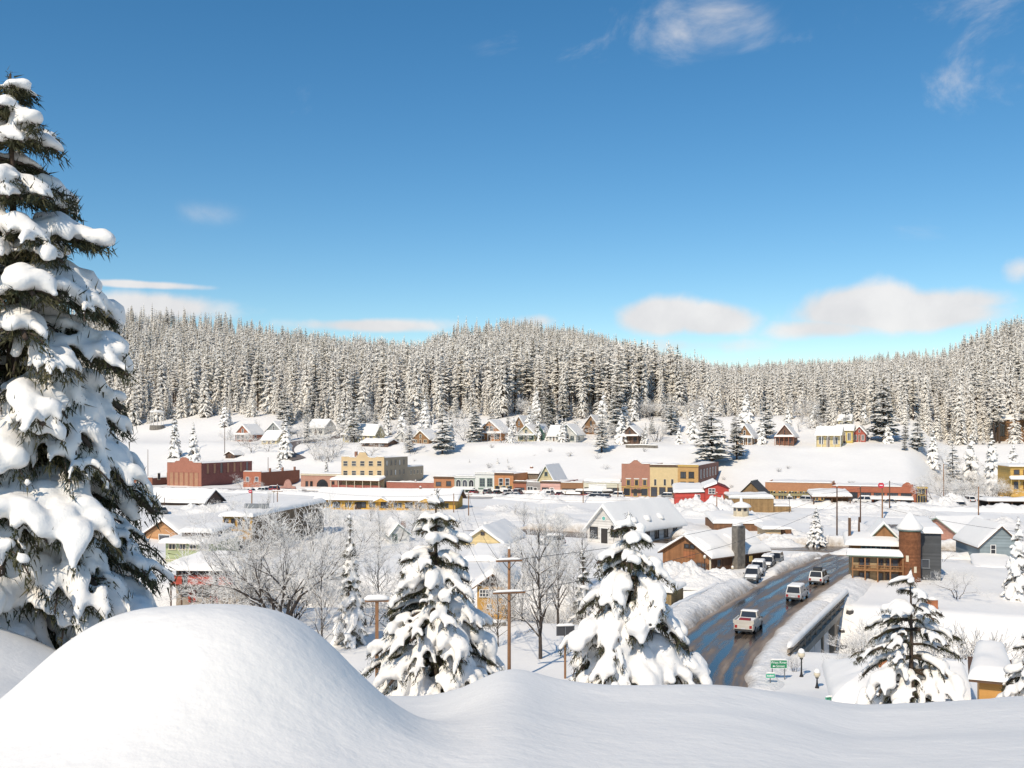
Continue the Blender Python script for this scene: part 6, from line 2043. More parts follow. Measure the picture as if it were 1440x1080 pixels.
# pavilion on the hill
Y = Yst(221, 122)
g = onground(221, Y)
root = empty('hill_pavilion', g, 0, 'open white columned pavilion on a round stone base on the hill', 'pavilion')
zt = CAMZ + (VH - 578) / F * Y - g.z; rp = 11.0 / F * Y; zb_ = max(.8, CAMZ + (VH - 598) / F * Y - g.z)
MB().lathe([(rp * .95, -2), (rp * .9, zb_)], 16).build('stone_base', M_STONE, root)
for i in range(10):
    a = 2 * math.pi * i / 10
    MB().tube([(math.cos(a) * rp * .78, math.sin(a) * rp * .78, zb_), (math.cos(a) * rp * .78, math.sin(a) * rp * .78, zt - .8)], .13, 6).build('column', M_WHITE, root)
MB().lathe([(rp * .88, zt - .8), (rp * .88, zt - .4)], 16).build('entablature', M_WHITE, root)
MB().lathe([(rp * .95, zt - .4), (rp * .9, zt), (rp * .4, zt + .35), (.05, zt + .5)], 16).build('roof_snow', M_SNOW, root, smooth=True)
# ---------------------------------------------------------------- vehicles
def paint(name, c, rough=.35): return mat('paint_' + name, c, rough, .08, 2.0, None, 0.0, .5)
M_TYRE = mat('tyre', (.02, .02, .02), .9, .2)
M_RIM = mat('rim', (.35, .35, .36), .4, .1, 1, None, .7)
M_TAIL = mat('tail_light', (.40, .01, .01), .3, .1)
M_HEAD = mat('head_light', (.75, .75, .72), .15, .05)
M_BUMP = mat('bumper', (.05, .05, .052), .6, .1)
M_PLATE = mat('number_plate', (.6, .6, .62), .5, .1)

def car(label, loc, rz, colour, kind='suv', snow=0.0, group=None, load=None, name=None):
    L_, Wd, H, belt = {'suv': (4.7, 1.86, 1.75, 1.02), 'sedan': (4.6, 1.78, 1.45, .90), 'pickup': (5.6, 1.98, 1.85, 1.08), 'van': (5.0, 1.95, 2.0, 1.1)}[kind]
    h, w = L_ / 2, Wd / 2
    root = empty(name or {'suv': 'suv', 'sedan': 'car', 'pickup': 'pickup_truck', 'van': 'van'}[kind], loc, rz, label, {'pickup': 'truck', 'van': 'van'}.get(kind, 'car'), group)
    st = [(-h, .86, .45, belt - .12), (-h + .12, .97, .34, belt), (-h * .5, 1.0, .3, belt), (0, 1.0, .3, belt), (h * .45, 1.0, .3, belt), (h * .52, .99, .3, belt - .02), (h - .35, .95, .32, belt - .14), (h - .08, .88, .38, belt - .24), (h, .78, .45, belt - .36)]
    mb = MB(); V, Fc = [], []
    for y, k, z0, z1 in st:
        ww = w * k
        V += [(-ww * .9, y, z0), (-ww, y, z0 + .14), (-ww, y, z1 - .14), (-ww * .93, y, z1), (ww * .93, y, z1), (ww, y, z1 - .14), (ww, y, z0 + .14), (ww * .9, y, z0)]
    for i in range(len(st) - 1):
        for j in range(8):
            a, b_ = i * 8 + j, i * 8 + (j + 1) % 8
            Fc.append((a, b_, b_ + 8, a + 8))
    Fc.append(tuple(range(8))); Fc.append(tuple((len(st) - 1) * 8 + j for j in range(8))[::-1])
    mb.add(V, Fc)
    body = mb.build('body', colour, root)
    if kind == 'pickup': c0, c1, t0, t1 = -.15, h * .55, .05, h * .30
    elif kind == 'sedan': c0, c1, t0, t1 = -h + .55, h * .50, -h + 1.25, h * .12
    else: c0, c1, t0, t1 = -h + .08, h * .52, -h + .45, h * .22
    wb, wt = w * .93, w * .78
    bt, tp = belt - .01, H
    C = [Vector(p) for p in ((-wb, c0, bt), (wb, c0, bt), (wb, c1, bt), (-wb, c1, bt), (-wt, t0, tp), (wt, t0, tp), (wt, t1, tp), (-wt, t1, tp))]
    MB().add(C, [(0, 3, 2, 1), (4, 5, 6, 7), (0, 1, 5, 4), (1, 2, 6, 5), (2, 3, 7, 6), (3, 0, 4, 7)]).build('cabin', colour, root)
    def glass(nm, a, b_, c, d, m=.12):
        ctr = (a + b_ + c + d) / 4
        n = (b_ - a).cross(d - a).normalized()
        P = [q.lerp(ctr, m) + n * .012 for q in (a, b_, c, d)]
        MB().add(P, [(0, 1, 2, 3)]).build(nm, M_CARGLASS, root)
    glass('rear_window', C[0], C[1], C[5], C[4]); glass('windscreen', C[2], C[3], C[7], C[6], .08)
    for a, b_, c, d in ((C[1], C[2], C[6], C[5]), (C[3], C[0], C[4], C[7])):
        m1, m2 = a.lerp(b_, .5), d.lerp(c, .5)
        glass('side_window', a, m1, m2, d); glass('side_window', m1, b_, c, m2)
    for sx in (-1, 1):
        for y in (-h * .6, h * .62):
            x = sx * (w - .10)
            wh = MB().tube([(x - .12, y, .35), (x + .12, y, .35)], .36, 14).build('wheel', M_TYRE, root)
            MB().tube([(x + sx * .10, y, .35), (x + sx * .135, y, .35)], .21, 10).build('rim', M_RIM, wh)
        MB().box(sx * w * .72 - .12, sx * w * .72 + .12, -h - .02, -h + .12, belt - .42, belt - .14).build('tail_light', M_TAIL, root)
        MB().box(sx * w * .60 - .15, sx * w * .60 + .15, h - .12, h + .02, belt - .56, belt - .40).build('headlight', M_HEAD, root)
        MB().box(sx * (w + .09) - .08, sx * (w + .09) + .08, c1 - .45, c1 - .33, belt + .02, belt + .16).build('wing_mirror', M_BUMP, root)
    MB().box(-w * .86, w * .86, -h - .09, -h + .06, .36, .56).build('bumper', M_BUMP, root)
    MB().box(-w * .80, w * .80, h - .06, h + .07, .36, .54).build('bumper', M_BUMP, root)
    MB().box(-.22, .22, -h - .105, -h - .092, .58, .70).build('number_plate', M_PLATE, root)
    if kind == 'pickup':
        y0 = c0 - .02
        for sx in (-1, 1): MB().box(sx * w * .96 - .06, sx * w * .96 + .06, -h + .05, y0, belt - .002, belt + .36).build('bed_wall', colour, root)
        MB().box(-w * .93, w * .93, -h + .02, -h + .13, belt - .1, belt + .34).build('tailgate', colour, root)
        MB().box(-w * .85, w * .85, -h + .5, y0 - .1, belt - .05, belt + .22).build('snow_in_bed', M_SNOW, root)
        MB().box(-w * .5, w * .55, -h + .35, -h + 1.1, belt + .22, belt + .42).build('red_load', mat('red_load', (.32, .02, .025), .6), root)
    if load:
        MB().box(-.5, .5, t0 + .3, t0 + 1.5, tp + .06, tp + .42).build('roof_box', M_BUMP, root)
        for y in (t0 + .4, t0 + 1.3): MB().box(-wt, wt, y - .03, y + .03, tp, tp + .06).build('roof_bar', M_BUMP, root)
    if snow > 0:
        mb = MB()
        snow_sheet(mb, (-wt - .04, t0 - .04, tp), (wt + .04, t0 - .04, tp), (wt + .04, t1 + .04, tp), (-wt - .04, t1 + .04, tp), .22 * snow, loc[0] * 3.3, step=.5)
        if kind != 'pickup' and snow > .5:
            snow_sheet(mb, (-w * .85, c1 + .02, belt - .02), (w * .85, c1 + .02, belt - .02), (w * .8, h - .1, belt - .2), (-w * .8, h - .1, belt - .2), .16 * snow, loc[0] * 1.3, step=.5)
        mb.build('snow_cap', M_SNOW, root, smooth=True)
    return root
P_TAN, P_WHITE, P_SILVER, P_GREY, P_BLACK, P_RED, P_BLUE, P_MAROON = paint('salt_white', (.58, .53, .45), .5), paint('white', (.70, .68, .64)), paint('silver', (.45, .45, .45)), paint('grey', (.16, .165, .17)), paint('black', (.02, .02, .022)), paint('red', (.35, .02, .02)), paint('blue', (.05, .08, .16)), paint('maroon', (.16, .015, .02))

def on_road(u, v):
    Y = CAMZ * F / (v - VH)
    return Vector(((u - U0) / F * Y, Y, .032))
def road_rz(p):
    best = min(range(1, len(ROAD) - 1), key=lambda i: (ROAD[i][0] - p.x) ** 2 + (ROAD[i][1] - p.y) ** 2)
    d = Vector((ROAD[best + 1][0] - ROAD[best - 1][0], ROAD[best + 1][1] - ROAD[best - 1][1]))
    return math.atan2(d.y, d.x) - math.pi / 2
p = on_road(1053, 886); car('white pickup truck with a red load nearest on the wet road', p, road_rz(p), P_TAN, 'pickup', .5)
p = on_road(1121, 843); car('silver car driving second on the wet road', p, road_rz(p), P_SILVER, 'suv', .8, name='car')
p = on_road(1152, 820); car('white car with a dark roof box farthest along the road', p, road_rz(p), P_WHITE, 'suv', .0, load=True)
for i, (u, v, c, lab) in enumerate(((1058, 818, P_GREY, 'dark grey car facing the camera, first parked beside the barn'), (1066, 808, P_SILVER, 'silver car with snowy roof, second parked beside the barn'),
                                    (1079, 800, P_BLACK, 'black car under thick snow, third parked beside the barn'), (1091, 794, P_GREY, 'charcoal car, last in the row parked beside the barn'))):
    p = on_road(u, v); p.z = .08
    car(lab, p, road_rz(p) + math.pi + .15, c, 'suv', 1.0 if i != 3 else .35, 'cars parked beside the barn')
def yst_pt(u, s, dz=0.06):
    Y = Yst(u, s)
    return Vector(((u - U0) / F * Y, Y, dz))
srz = R(SRZ)
for u, s, c, kind, sn, turn, lab in (
    (667, -4.5, P_RED, 'sedan', .6, 0, 'red car with a snowy roof parked below the pale green shop'),
    (686, -4.5, P_GREY, 'suv', .9, 0, 'grey car parked in front of the white two storey shop'),
    (699, -4.5, P_BLACK, 'sedan', .9, 0, 'black car parked in front of the orange brick shop'),
    (714, -4.5, P_SILVER, 'suv', .9, 0, 'silver car parked between black and maroon ones'),
    (728.5, -4.5, P_MAROON, 'van', .2, 0, 'maroon van parked below the low red brick shop'),
    (716, -14, P_BLACK, 'sedan', .6, 1.57, 'black car driving along the snowy street below the shops'),
    (724, -14.5, P_GREY, 'sedan', .7, 1.57, 'grey car following on the snowy street below the shops'),
    (774, -6, P_WHITE, 'suv', 1.2, 0, 'snow buried white car below the pink shop'),
    (787, -6, P_MAROON, 'sedan', 1.1, 0, 'snow capped maroon car below the brown brick shop'),
    (826, -7, P_RED, 'sedan', .4, 1.57, 'red car under the theatre marquee'),
    (838, -8, P_SILVER, 'van', 1.0, 1.57, 'pale van parked before the theatre'),
    (834, -16, P_BLACK, 'suv', .2, 1.57, 'dark car passing in front of the theatre'),
    (848, -16, P_BLUE, 'suv', .3, 1.57, 'dark blue car behind the passing dark car'),
    (867, -7, P_WHITE, 'suv', 1.2, 1.57, 'snow covered car beside the pedimented brick shop'),
    (936, -6, P_GREY, 'suv', .9, 1.57, 'grey car parked before the cream stucco building'),
    (1131, -7, P_SILVER, 'suv', 1.0, 1.3, 'silver car parked by the long orange brick shop'),
    (1110, -7, P_WHITE, 'sedan', 1.2, 0.2, 'snowy white car beside the dark lamp post'),
    (1212, -6, P_WHITE, 'van', 1.2, 1.57, 'snow covered van by the red brick plate windows'),
    (1362, 8, P_WHITE, 'suv', .8, .4, 'white car parked at the gully lane'),
    (1383, 10, P_SILVER, 'suv', .4, .3, 'silver car near the gully lane by the yellow building'),
    (1412, 4, P_BLACK, 'suv', .8, 1.2, 'dark car below the yellow balcony building'),
    (1345, -16, P_GREY, 'suv', 1.2, 1.4, 'snowed in grey car at the street end'),
    (1250, -7, P_BLACK, 'sedan', .5, 1.57, 'black car in front of the red brick shop pediment'),
    (200, -7, P_GREY, 'sedan', .9, 1.4, 'grey car below the small brick shop at the far left'),
    (368, -22, P_WHITE, 'suv', 1.2, 1.4, 'snow covered car by the left boardwalk canopy'),
    (383, -16, P_RED, 'van', .5, 1.57, 'dark red van under the boardwalk canopy'),
    (352, -24, P_SILVER, 'sedan', 1.2, 1.4, 'pale snowed in car beside the railway shed'),
):
    car(lab, yst_pt(u, s), srz + turn, c, kind, sn, 'cars along the main street')
p = on_road(221, 724); p.z = .1; car('olive car half buried near the snow roofed house', p, .4 + 1.57, P_GREY, 'suv', 1.3)
p = on_road(775, 770); p.z = terr(p.x, p.y); car('snowed in car left of the white church', p, 1.2, P_SILVER, 'suv', 1.4)

# ---------------------------------------------------------------- utility poles, wires, lamps and signs
M_POLE = mat('pole_wood', (.30, .145, .06), .9, .25, 2.0)
M_POLED = mat('pole_dark', (.13, .065, .035), .9, .25, 2.0)
M_IRON = mat('black_iron', (.025, .025, .027), .6, .2)
M_WIRE = mat('wire', (.05, .05, .05), .6, .1)
M_INS = mat('insulator', (.4, .4, .38), .4, .1)
POLES = {}
def pole(key, label, u, Y, vt, vb=None, r=.15, arms=(), m=None, snow=True):
    g = onground(u, Y, -.3)
    if vb is not None: g.z = CAMZ + (VH - vb) / F * Y
    H = CAMZ + (VH - vt) / F * Y - g.z
    root = empty('utility_pole', g, 0, label, 'pole', 'utility poles')
    MB().tube([(0, 0, 0), (0, 0, H * .5), (0, 0, H)], [r, r * .88, r * .72], 10).build('shaft', m or M_POLE, root, smooth=True)
    for dz, half, an in arms:
        c, s_ = math.cos(an), math.sin(an)
        z = H - dz
        a = MB().tube([(-c * half, -s_ * half - r, z), (c * half, s_ * half - r, z)], .09, 4).build('cross_arm', m or M_POLE, root)
        if snow:
            mb = MB(); snow_cap_line(mb, [(-c * half + 2 * c * half * i / 6, -s_ * half + 2 * s_ * half * i / 6 - r, z + .07) for i in range(7)], .11, .17, u)
            mb.build('arm_snow', M_SNOW, a, smooth=True)
        for q in (-.85, -.45, .45, .85):
            MB().tube([(c * half * q, s_ * half * q - r, z + .08), (c * half * q, s_ * half * q - r, z + .26)], .045, 6).build('insulator', M_INS, a)
        for sg in (-1, 1):
            MB().tube([(0, -r, z - .7), (sg * c * half * .55, sg * s_ * half * .55 - r, z)], .025, 4).build('brace', M_IRON, a)
    if snow:
        MB().lathe([(r * .8, H), (r * .9, H + .05), (r * .6, H + .16), (.02, H + .2)], 8).build('top_snow', M_SNOW, root, smooth=True)
    POLES[key] = g + Vector((0, 0, H - .35))
    return root
pole('near', 'tall orange brown utility pole with two snowy cross arms in the centre', 716, 78, 772, None, .145, ((.9, 1.05, .25), (3.4, 1.3, .25)))
pole('b', 'brown pole right of the yellow depot', 659, 232, 692, None, .13, ((.6, .9, -.3),))
pole('c', 'thin pole against the right gable of the depot', 638, 240, 694, None, .12)
pole('d', 'dark brown pole standing by the junction spruce', 1177, 178, 684, None, .15, (), M_POLED)
pole('e', 'slim brown pole behind the lodge chimney', 1210, 210, 684, None, .15, (), M_POLED)
pole('f', 'pole with a lamp arm beside the red round sign', 1251, 236, 676, None, .15, (), M_POLED)
pole('g', 'slender pole in the gully right of the brick shops', 1327, 285, 652, None, .15)
pole('h', 'pole beside the carport at the right', 1376, 232, 684, None, .14)
pole('i', 'pole between the red building and the church roof', 1008, 232, 693, None, .13)
pole('j', 'pole in front of the boardwalk canopy', 390, 255, 682, None, .13, ((1.6, 1.6, -.3),))
pole('k', 'dark thin pole by the railway shed', 231, 248, 700, None, .12, (), M_POLED)
pole('l', 'pole in front of the theatre marquee', 820, 275, 676, None, .13)
pole('m', 'pole left of the pedimented brick shop', 869, 278, 680, None, .15)
pole('n', 'old thin pole on the left hillside', 316, 425, 592, None, .15, ((.6, .9, .2),), M_POLED)
pole('o', 'thin pole on the slope left of the railway shed', 208, 395, 632, None, .12, (), M_POLED)
pole('p', 'short post behind the brick buildings by the hill lane', 377, 362, 643, None, .13, (), M_POLED)

def wire(a, b_, sag, label, r=.022):
    P = [a.lerp(b_, i / 14) - Vector((0, 0, sag * 4 * (i / 14) * (1 - i / 14))) for i in range(15)]
    o = MB().tube(P, r, 4).build('overhead_wire', M_WIRE)
    tag(o, label, 'wire', 'overhead wires')
wire(POLES['near'] + Vector((.9, 0, -.45)), POLES['d'] + Vector((0, 0, -.6)), 1.4, 'thin wire from the tall central pole to the junction pole')
wire(POLES['near'] + Vector((-.9, 0, -.45)), POLES['b'], 1.6, 'thin wire from the tall central pole towards the depot')
wire(POLES['b'], POLES['j'], 1.5, 'wire running in front of the depot roof')
wire(POLES['b'], POLES['i'], 1.6, 'wire crossing the street above the parked cars')
wire(POLES['i'], POLES['e'], 1.2, 'wire passing in front of the ochre store')
wire(POLES['e'], POLES['f'], .5, 'short wire between the lodge pole and the lamp pole')
wire(POLES['f'], POLES['h'], 1.2, 'wire leading right from the lamp pole to the carport pole')
wire(POLES['near'] + Vector((1.1, 0, -3.0)), POLES['e'], 2.2, 'lower wire from the tall central pole over the barn')
wire(POLES['near'] + Vector((-1.1, 0, -3.0)), POLES['c'], 2.2, 'lower wire from the tall central pole to the depot gable')
wire(POLES['j'], POLES['k'], 1.2, 'wire leading left from the boardwalk pole')
wire(POLES['m'], POLES['d'], 1.8, 'wire from the brick shop pole to the junction pole')
wire(POLES['l'], POLES['m'], .6, 'short wire in front of the theatre')
wire(POLES['d'] + Vector((0, 0, -1.0)), Vector((70, 96, 9)), 2.0, 'wire dropping from the junction pole to the right')

def street_lamp(label, u, Y, vt, vb=None, globe=True, r=.24):
    g = onground(u, Y, -.1)
    if vb is not None: g.z = CAMZ + (VH - vb) / F * Y
    H = CAMZ + (VH - vt) / F * Y - g.z
    root = empty('street_lamp', g, 0, label, 'street lamp', 'street lamps')
    MB().lathe([(.17, 0), (.17, .12), (.10, .3), (.07, .5), (.055, H * .55), (.05, H - r * 2.2), (.13, H - r * 2.0), (.13, H - r * 1.8)], 10).build('post', M_IRON, root, smooth=True)
    MB().lathe([(.10, H - r * 1.8), (r * .9, H - r * 1.2), (r, H - r * .7), (r * .8, H - r * .2), (.1, H)], 12).build('globe', mat('lamp_globe', (.70, .60, .42), .35, .05), root, smooth=True)
    MB().lathe([(r * .9, H - r * .4), (r * .95, H - r * .1), (r * .6, H + r * .6), (.04, H + r * .8)], 12).build('lamp_snow', M_SNOW, root, smooth=True)
street_lamp('globe lamp with a snow cap at the near end of the bridge', 1127, 80, 916, None, r=.30)
street_lamp('old style street lamp on the open snow right of the bridge', 1149, 76, 944, None, r=.26)
street_lamp('dark lamp post in front of the long orange brick shop', 1110, 240, 696, None, r=.3)
street_lamp('pale lamp post before the low brown brick shop', 795, 282, 690, None, r=.3)
street_lamp('lamp post at the corner of the barn', 991, 140, 782, None, r=.2)
street_lamp('lamp post on the barn forecourt near the chimney', 1030, 143, 797, None, r=.2)
street_lamp('double headed lamp post before the boardwalk', 385, 258, 690, None, r=.3)

def text(body, size, parent, loc, m, align='CENTER', name='lettering'):
    c = bpy.data.curves.new(name, 'FONT')
    c.body = body; c.size = size; c.align_x = align; c.align_y = 'CENTER'; c.extrude = .002
    o = bpy.data.objects.new(name, c); COL.objects.link(o)
    c.materials.append(m)
    dg = bpy.context.evaluated_depsgraph_get()
    me = bpy.data.meshes.new_from_object(o.evaluated_get(dg))
    bpy.data.objects.remove(o)
    o = bpy.data.objects.new(name, me); COL.objects.link(o)
    if not me.materials: me.materials.append(m)
    o.parent = parent; o.location = loc; o.rotation_euler = (R(90), 0, 0)
    return o
M_SIGN = mat('sign_green', (.012, .25, .10), .4, .08); M_SIGNL = mat('sign_light_green', (.03, .42, .24), .4, .08)
M_SW = mat('sign_white', (.85, .85, .83), .5, .03)
def sign(label, u0, u1, v0, v1, Y, lines, m, border=True, rz=0.0, name='direction_sign'):
    w = (u1 - u0) / F * Y; h = (v1 - v0) / F * Y
    c = PX((u0 + u1) / 2, v1, Y)
    gz = terr(c.x, c.y) - .3
    root = empty(name, (c.x, c.y, gz), rz, label, 'sign')
    z0 = c.z - gz
    MB().box(-w / 2, w / 2, -.03, .03, z0, z0 + h).build('board', m, root)
    if border:
        b_ = h * .045
        mb = MB()
        for x0, x1, q0, q1 in ((-w / 2, w / 2, z0, z0 + b_), (-w / 2, w / 2, z0 + h - b_, z0 + h), (-w / 2, -w / 2 + b_, z0 + b_, z0 + h - b_), (w / 2 - b_, w / 2, z0 + b_, z0 + h - b_)):
            mb.box(x0, x1, -.036, -.031, q0, q1)
        mb.build('border', M_SW, root)
    for x in (-w * .36, w * .36) if w > 1.2 else (0,):
        MB().tube([(x, .07, 0), (x, .07, z0 + h * .9)], .045, 6).build('post', M_METAL, root)
    for body, size, x, zf, al in lines:
        text(body, h * size, root, (x * w, -.034, z0 + h * zf), M_SW, al)
    mb = MB(); snow_cap_line(mb, [(-w / 2 + w * i / 6, 0, z0 + h) for i in range(7)], .05, .09, u0)
    mb.build('sign_snow', M_SNOW, root, smooth=True)
    return root
s_ = sign('green direction sign reading West River Street beside the bridge', 1083, 1107, 928, 940, 79, [('West River', .40, 0, .70, 'CENTER'), ('Street', .40, .10, .28, 'CENTER')], M_SIGN)
w = 24 / F * 79; h = 12 / F * 79
zz = PX(1083, 940, 79).z - s_.location.z + h * .28
MB().add([(-w * .36, -.035, zz), (-w * .30, -.035, zz + h * .13), (-w * .30, -.035, zz + h * .05), (-w * .20, -.035, zz + h * .05), (-w * .20, -.035, zz - h * .05), (-w * .30, -.035, zz - h * .05), (-w * .30, -.035, zz - h * .13)], [(0, 6, 5, 4, 3, 2, 1)]).build('arrow', M_SW, s_)
s_ = sign('small bright green street name sign below the direction sign', 1077, 1090, 947, 953.5, 77, [], M_SIGNL, name='street_name_sign')
w = 13 / F * 77; h = 6.5 / F * 77; zz = PX(1077, 953.5, 77).z - s_.location.z
for i in range(5): MB().box(-w * .34 + i * w * .14, -w * .34 + i * w * .14 + w * .09, -.035, -.0315, zz + h * .33, zz + h * (.62 if i % 2 else .7)).build('lettering', M_SW, s_)
s_ = sign('thin green street sign at the edge of the near snow', 1160, 1177, 980, 984, 60, [], M_SIGNL, False, .25, 'street_name_sign')
w = 17 / F * 60; h = 4 / F * 60; zz = PX(1160, 984, 60).z - s_.location.z
for i in range(6): MB().box(-w * .40 + i * w * .14, -w * .40 + i * w * .14 + w * .08, -.035, -.0315, zz + h * .25, zz + h * .75).build('lettering', M_DARKT, s_)

def round_sign(label, u, v, rpx, Y, wood_post=True):
    c = PX(u, v, Y); gz = terr(c.x, c.y) - .2
    root = empty('round_sign', (c.x, c.y, gz), 0, label, 'sign')
    z = c.z - gz; r_ = rpx / F * Y
    MB().tube([(0, -.06, z), (0, .06, z)], r_, 20).build('disc', mat('sign_red', (.62, .02, .05), .45, .1), root)
    MB().box(-r_ * .55, r_ * .55, -.075, -.062, z - r_ * .12, z + r_ * .14).build('white_stroke', M_SW, root)
    MB().tube([(.35, .2, 0), (.35, .2, z)], .16, 8).build('post', M_POLE, root)
    mb = MB(); snow_cap_line(mb, [(-r_ * .5 + r_ * .25 * i, 0, z + r_ * .85) for i in range(5)], .12, .16, u)
    mb.build('sign_snow', M_SNOW, root, smooth=True)
round_sign('red round sign with a white stroke before the red brick shop', 1239, 682.5, 4.2, 226)
round_sign('red round sign left of the boardwalk canopy', 352, 691, 2.6, 262)

# roadside panel seen from behind, roofed post, obelisk post and other small things
c = PX(795, 887, 79); gz = terr(c.x, c.y) - .3
root = empty('roadside_board', (c.x, c.y, gz), .1, 'dark board on a post with snow on top near the central bare tree', 'sign')
z = c.z - gz
MB().box(-.72, .72, -.05, .05, z - .38, z + .38).build('board', mat('board_dark', (.06, .06, .065), .5), root)
for x in (-.72, -.02, .68): MB().box(x, x + .05, -.09, -.051, z - .38, z + .38).build('frame_bar', M_METAL, root)
MB().tube([(0, .1, 0), (0, .1, z + .2)], .09, 6).build('post', M_POLE, root)
mb = MB(); snow_cap_line(mb, [(-.74 + .25 * i, 0, z + .38) for i in range(7)], .14, .2, 4); mb.build('board_snow', M_SNOW, root, smooth=True)
c = PX(530, 850, 72); g = onground(530, 72, -.4); z = PX(530, 846, 72).z - g.z
root = empty('roofed_post', g, .1, 'short wooden post carrying a snow covered cross beam beside the snow loaded fir', 'post')
MB().box(-.12, .12, -.12, .12, 0, z).build('post', M_POLE, root)
MB().box(-.85, .85, -.2, .2, z, z + .14).build('beam', M_POLE, root)
mb = MB(); snow_cap_line(mb, [(-.92 + .26 * i, 0, z + .14) for i in range(8)], .30, .36, 6); mb.build('beam_snow', M_SNOW, root, smooth=True)
g = onground(1208, 168, -.2); z = PX(1208, 727, 168).z - g.z
root = empty('marker_post', g, 0, 'brown tapered marker post on a block behind the lodge', 'post')
MB().box(-.5, .5, -.5, .5, 0, .7).build('block', M_BROWNT, root)
MB().lathe([(.28, .7), (.12, z)], 6).build('shaft', M_BROWNT, root)

# plough heaps and lumps of snow about the town
def pile(u, Y, r, h, seed):
    g = onground(u, Y)
    n, m_ = 16, 28
    V, Fc = [], []
    for i in range(n + 1):
        for j in range(m_):
            a = 2 * math.pi * j / m_; q = i / n
            x, y = math.cos(a) * q * r * 1.3, math.sin(a) * q * r
            nz = mnoise.noise(Vector((x * .55, y * .55, seed))) + .7 * mnoise.noise(Vector((x * 1.4, y * 1.4, seed + 2))) + .4 * mnoise.noise(Vector((x * 3, y * 3, seed + 9)))
            z = h * (math.cos(q * math.pi) * .5 + .5) * (1 + .55 * nz) - (.3 if i == n else 0)
            V.append((x, y, z))
    for i in range(n):
        for j in range(m_):
            j2 = (j + 1) % m_
            Fc.append((i * m_ + j, (i + 1) * m_ + j, (i + 1) * m_ + j2, i * m_ + j2))
    o = MB().add(V, Fc).build('snow_pile', M_BANK, None, True, g)
    tag(o, kind='structure')
for i, (u, Y, r, h) in enumerate([(975, 246, 6, 3.0), (1010, 240, 6, 3.4), (990, 232, 7, 2.4), (955, 238, 7, 2.0), (462, 228, 5, 1.6), (475, 222, 6, 1.6), (520, 226, 5, 1.0), (570, 228, 6, 1.2), (600, 226, 5, 1.2),
                                  (270, 246, 5, 1.5), (290, 240, 6, 1.8), (310, 236, 5, 2.0), (240, 242, 5, 1.2), (760, 282, 4, 2.2), (748, 284, 4, 2.0), (775, 276, 4, 1.8), (1230, 240, 8, 1.8), (1270, 236, 9, 1.6), (1190, 240, 6, 1.5),
                                  (1340, 262, 6, 3.0), (1325, 256, 6, 2.6), (1120, 184, 5, 1.2), (1095, 174, 4, 1.6), (1010, 134, 3.2, 1.2), (1030, 134, 3, 1.0), (1125, 157, 2.6, .9), (960, 134, 5, 1.8), (975, 128, 4, 1.6), (940, 132, 5, 1.8),
                                  (900, 200, 7, 1.5), (930, 205, 8, 1.8), (780, 215, 7, 1.5), (720, 225, 7, 1.2), (690, 205, 6, 1.2), (640, 205, 6, 1.3), (500, 205, 8, 1.5), (560, 195, 6, 1.2), (1410, 205, 7, 1.5), (1360, 208, 6, 1.2), (860, 225, 6, 1.4),
                                  (800, 245, 6, 1.2), (700, 250, 5, 1.2), (740, 240, 6, 1.0), (1240, 195, 6, 1.0), (1195, 205, 5, 1.2), (1150, 215, 6, 1.3), (1060, 222, 6, 1.4)]):
    pile(u, Y, r, h, i * 2.3)

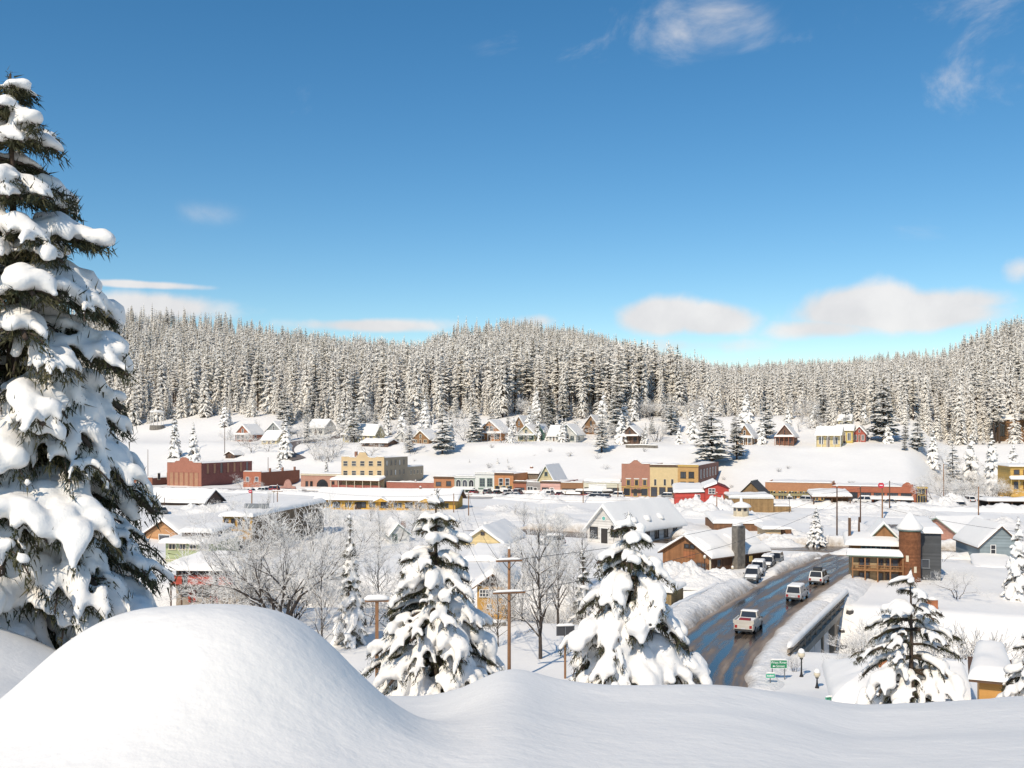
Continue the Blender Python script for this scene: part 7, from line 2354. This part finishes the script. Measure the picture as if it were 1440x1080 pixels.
# logs, walls and rails poking out of the snow
def log(label, u0, v0, u1, v1, Y, r=.16, name='snowy_log', zo=.05):
    a, b_ = PX(u0, v0, Y), PX(u1, v1, Y)
    a.z, b_.z = terr(a.x, a.y) + zo, terr(b_.x, b_.y) + zo
    root = empty(name, a, 0, label, name.split('_')[-1])
    d = b_ - a
    MB().tube([(0, 0, 0), d * .5 + Vector((0, 0, .05)), d], [r, r * .9, r * .7], 7).build('timber', M_BARK, root)
    mb = MB(); snow_cap_line(mb, [d * i / 8 + Vector((0, .05, r * .8)) for i in range(9)], r * .9, r * 1.1, u0); mb.build('log_snow', M_SNOW, root, smooth=True)
log('bare brown log lying in the open snow right of the thin fir', 1355, 872, 1410, 874, 104, .3)
log('long thin rail half buried in the snow below the brown log', 1335, 905, 1395, 908, 92, .13, 'buried_rail')
def wall_run(label, pts, hgt, m, name='stone_wall'):
    root = empty(name, (pts[0][0], pts[0][1], 0), 0, label, 'wall')
    o = pts[0]
    mb, sn = MB(), MB()
    P = []
    for (x0, y0), (x1, y1) in zip(pts[:-1], pts[1:]):
        n = max(2, int(math.hypot(x1 - x0, y1 - y0) / 1.2))
        for i in range(n): P.append((x0 + (x1 - x0) * i / n, y0 + (y1 - y0) * i / n))
    P.append(pts[-1])
    for a, b_ in zip(P[:-1], P[1:]):
        za, zb_ = terr(*a), terr(*b_)
        dx, dy = b_[0] - a[0], b_[1] - a[1]; l = math.hypot(dx, dy); nx, ny = -dy / l * .2, dx / l * .2
        q = [(a[0] - o[0] + nx, a[1] - o[1] + ny), (b_[0] - o[0] + nx, b_[1] - o[1] + ny), (b_[0] - o[0] - nx, b_[1] - o[1] - ny), (a[0] - o[0] - nx, a[1] - o[1] - ny)]
        zz = (za, zb_, zb_, za)
        mb.add([(x, y, z - 1) for (x, y), z in zip(q, zz)] + [(x, y, z + hgt) for (x, y), z in zip(q, zz)], [(0, 3, 2, 1), (4, 5, 6, 7), (0, 1, 5, 4), (1, 2, 6, 5), (2, 3, 7, 6), (3, 0, 4, 7)])
    mb.build('masonry', m, root)
    snow_cap_line(sn, [(x - o[0], y - o[1], terr(x, y) + hgt) for x, y in P], .32, .35, 3); sn.build('wall_snow', M_SNOW, root, smooth=True)
g = lambda u, Y: ((u - U0) / F * Y, Y)
wall_run('dark stone retaining wall along the river behind the bare trees', [g(415, 126), g(445, 128), g(470, 130), g(500, 132)], 1.8, M_STONE)
wall_run('low stone garden wall in front of the dark hillside cottage', [g(880, Yst(880, 74)), g(925, Yst(925, 74))], 1.0, M_STONE)
wall_run('snow topped wall at the foot of the mustard house', [g(676, 101), g(712, 101)], .35, M_STONE)
wall_run('rust coloured fence panel below the lodge', [g(1303, 112), g(1319, 111.5)], 1.0, mat('rust_fence', (.42, .14, .05), .9, .3), 'garden_fence')
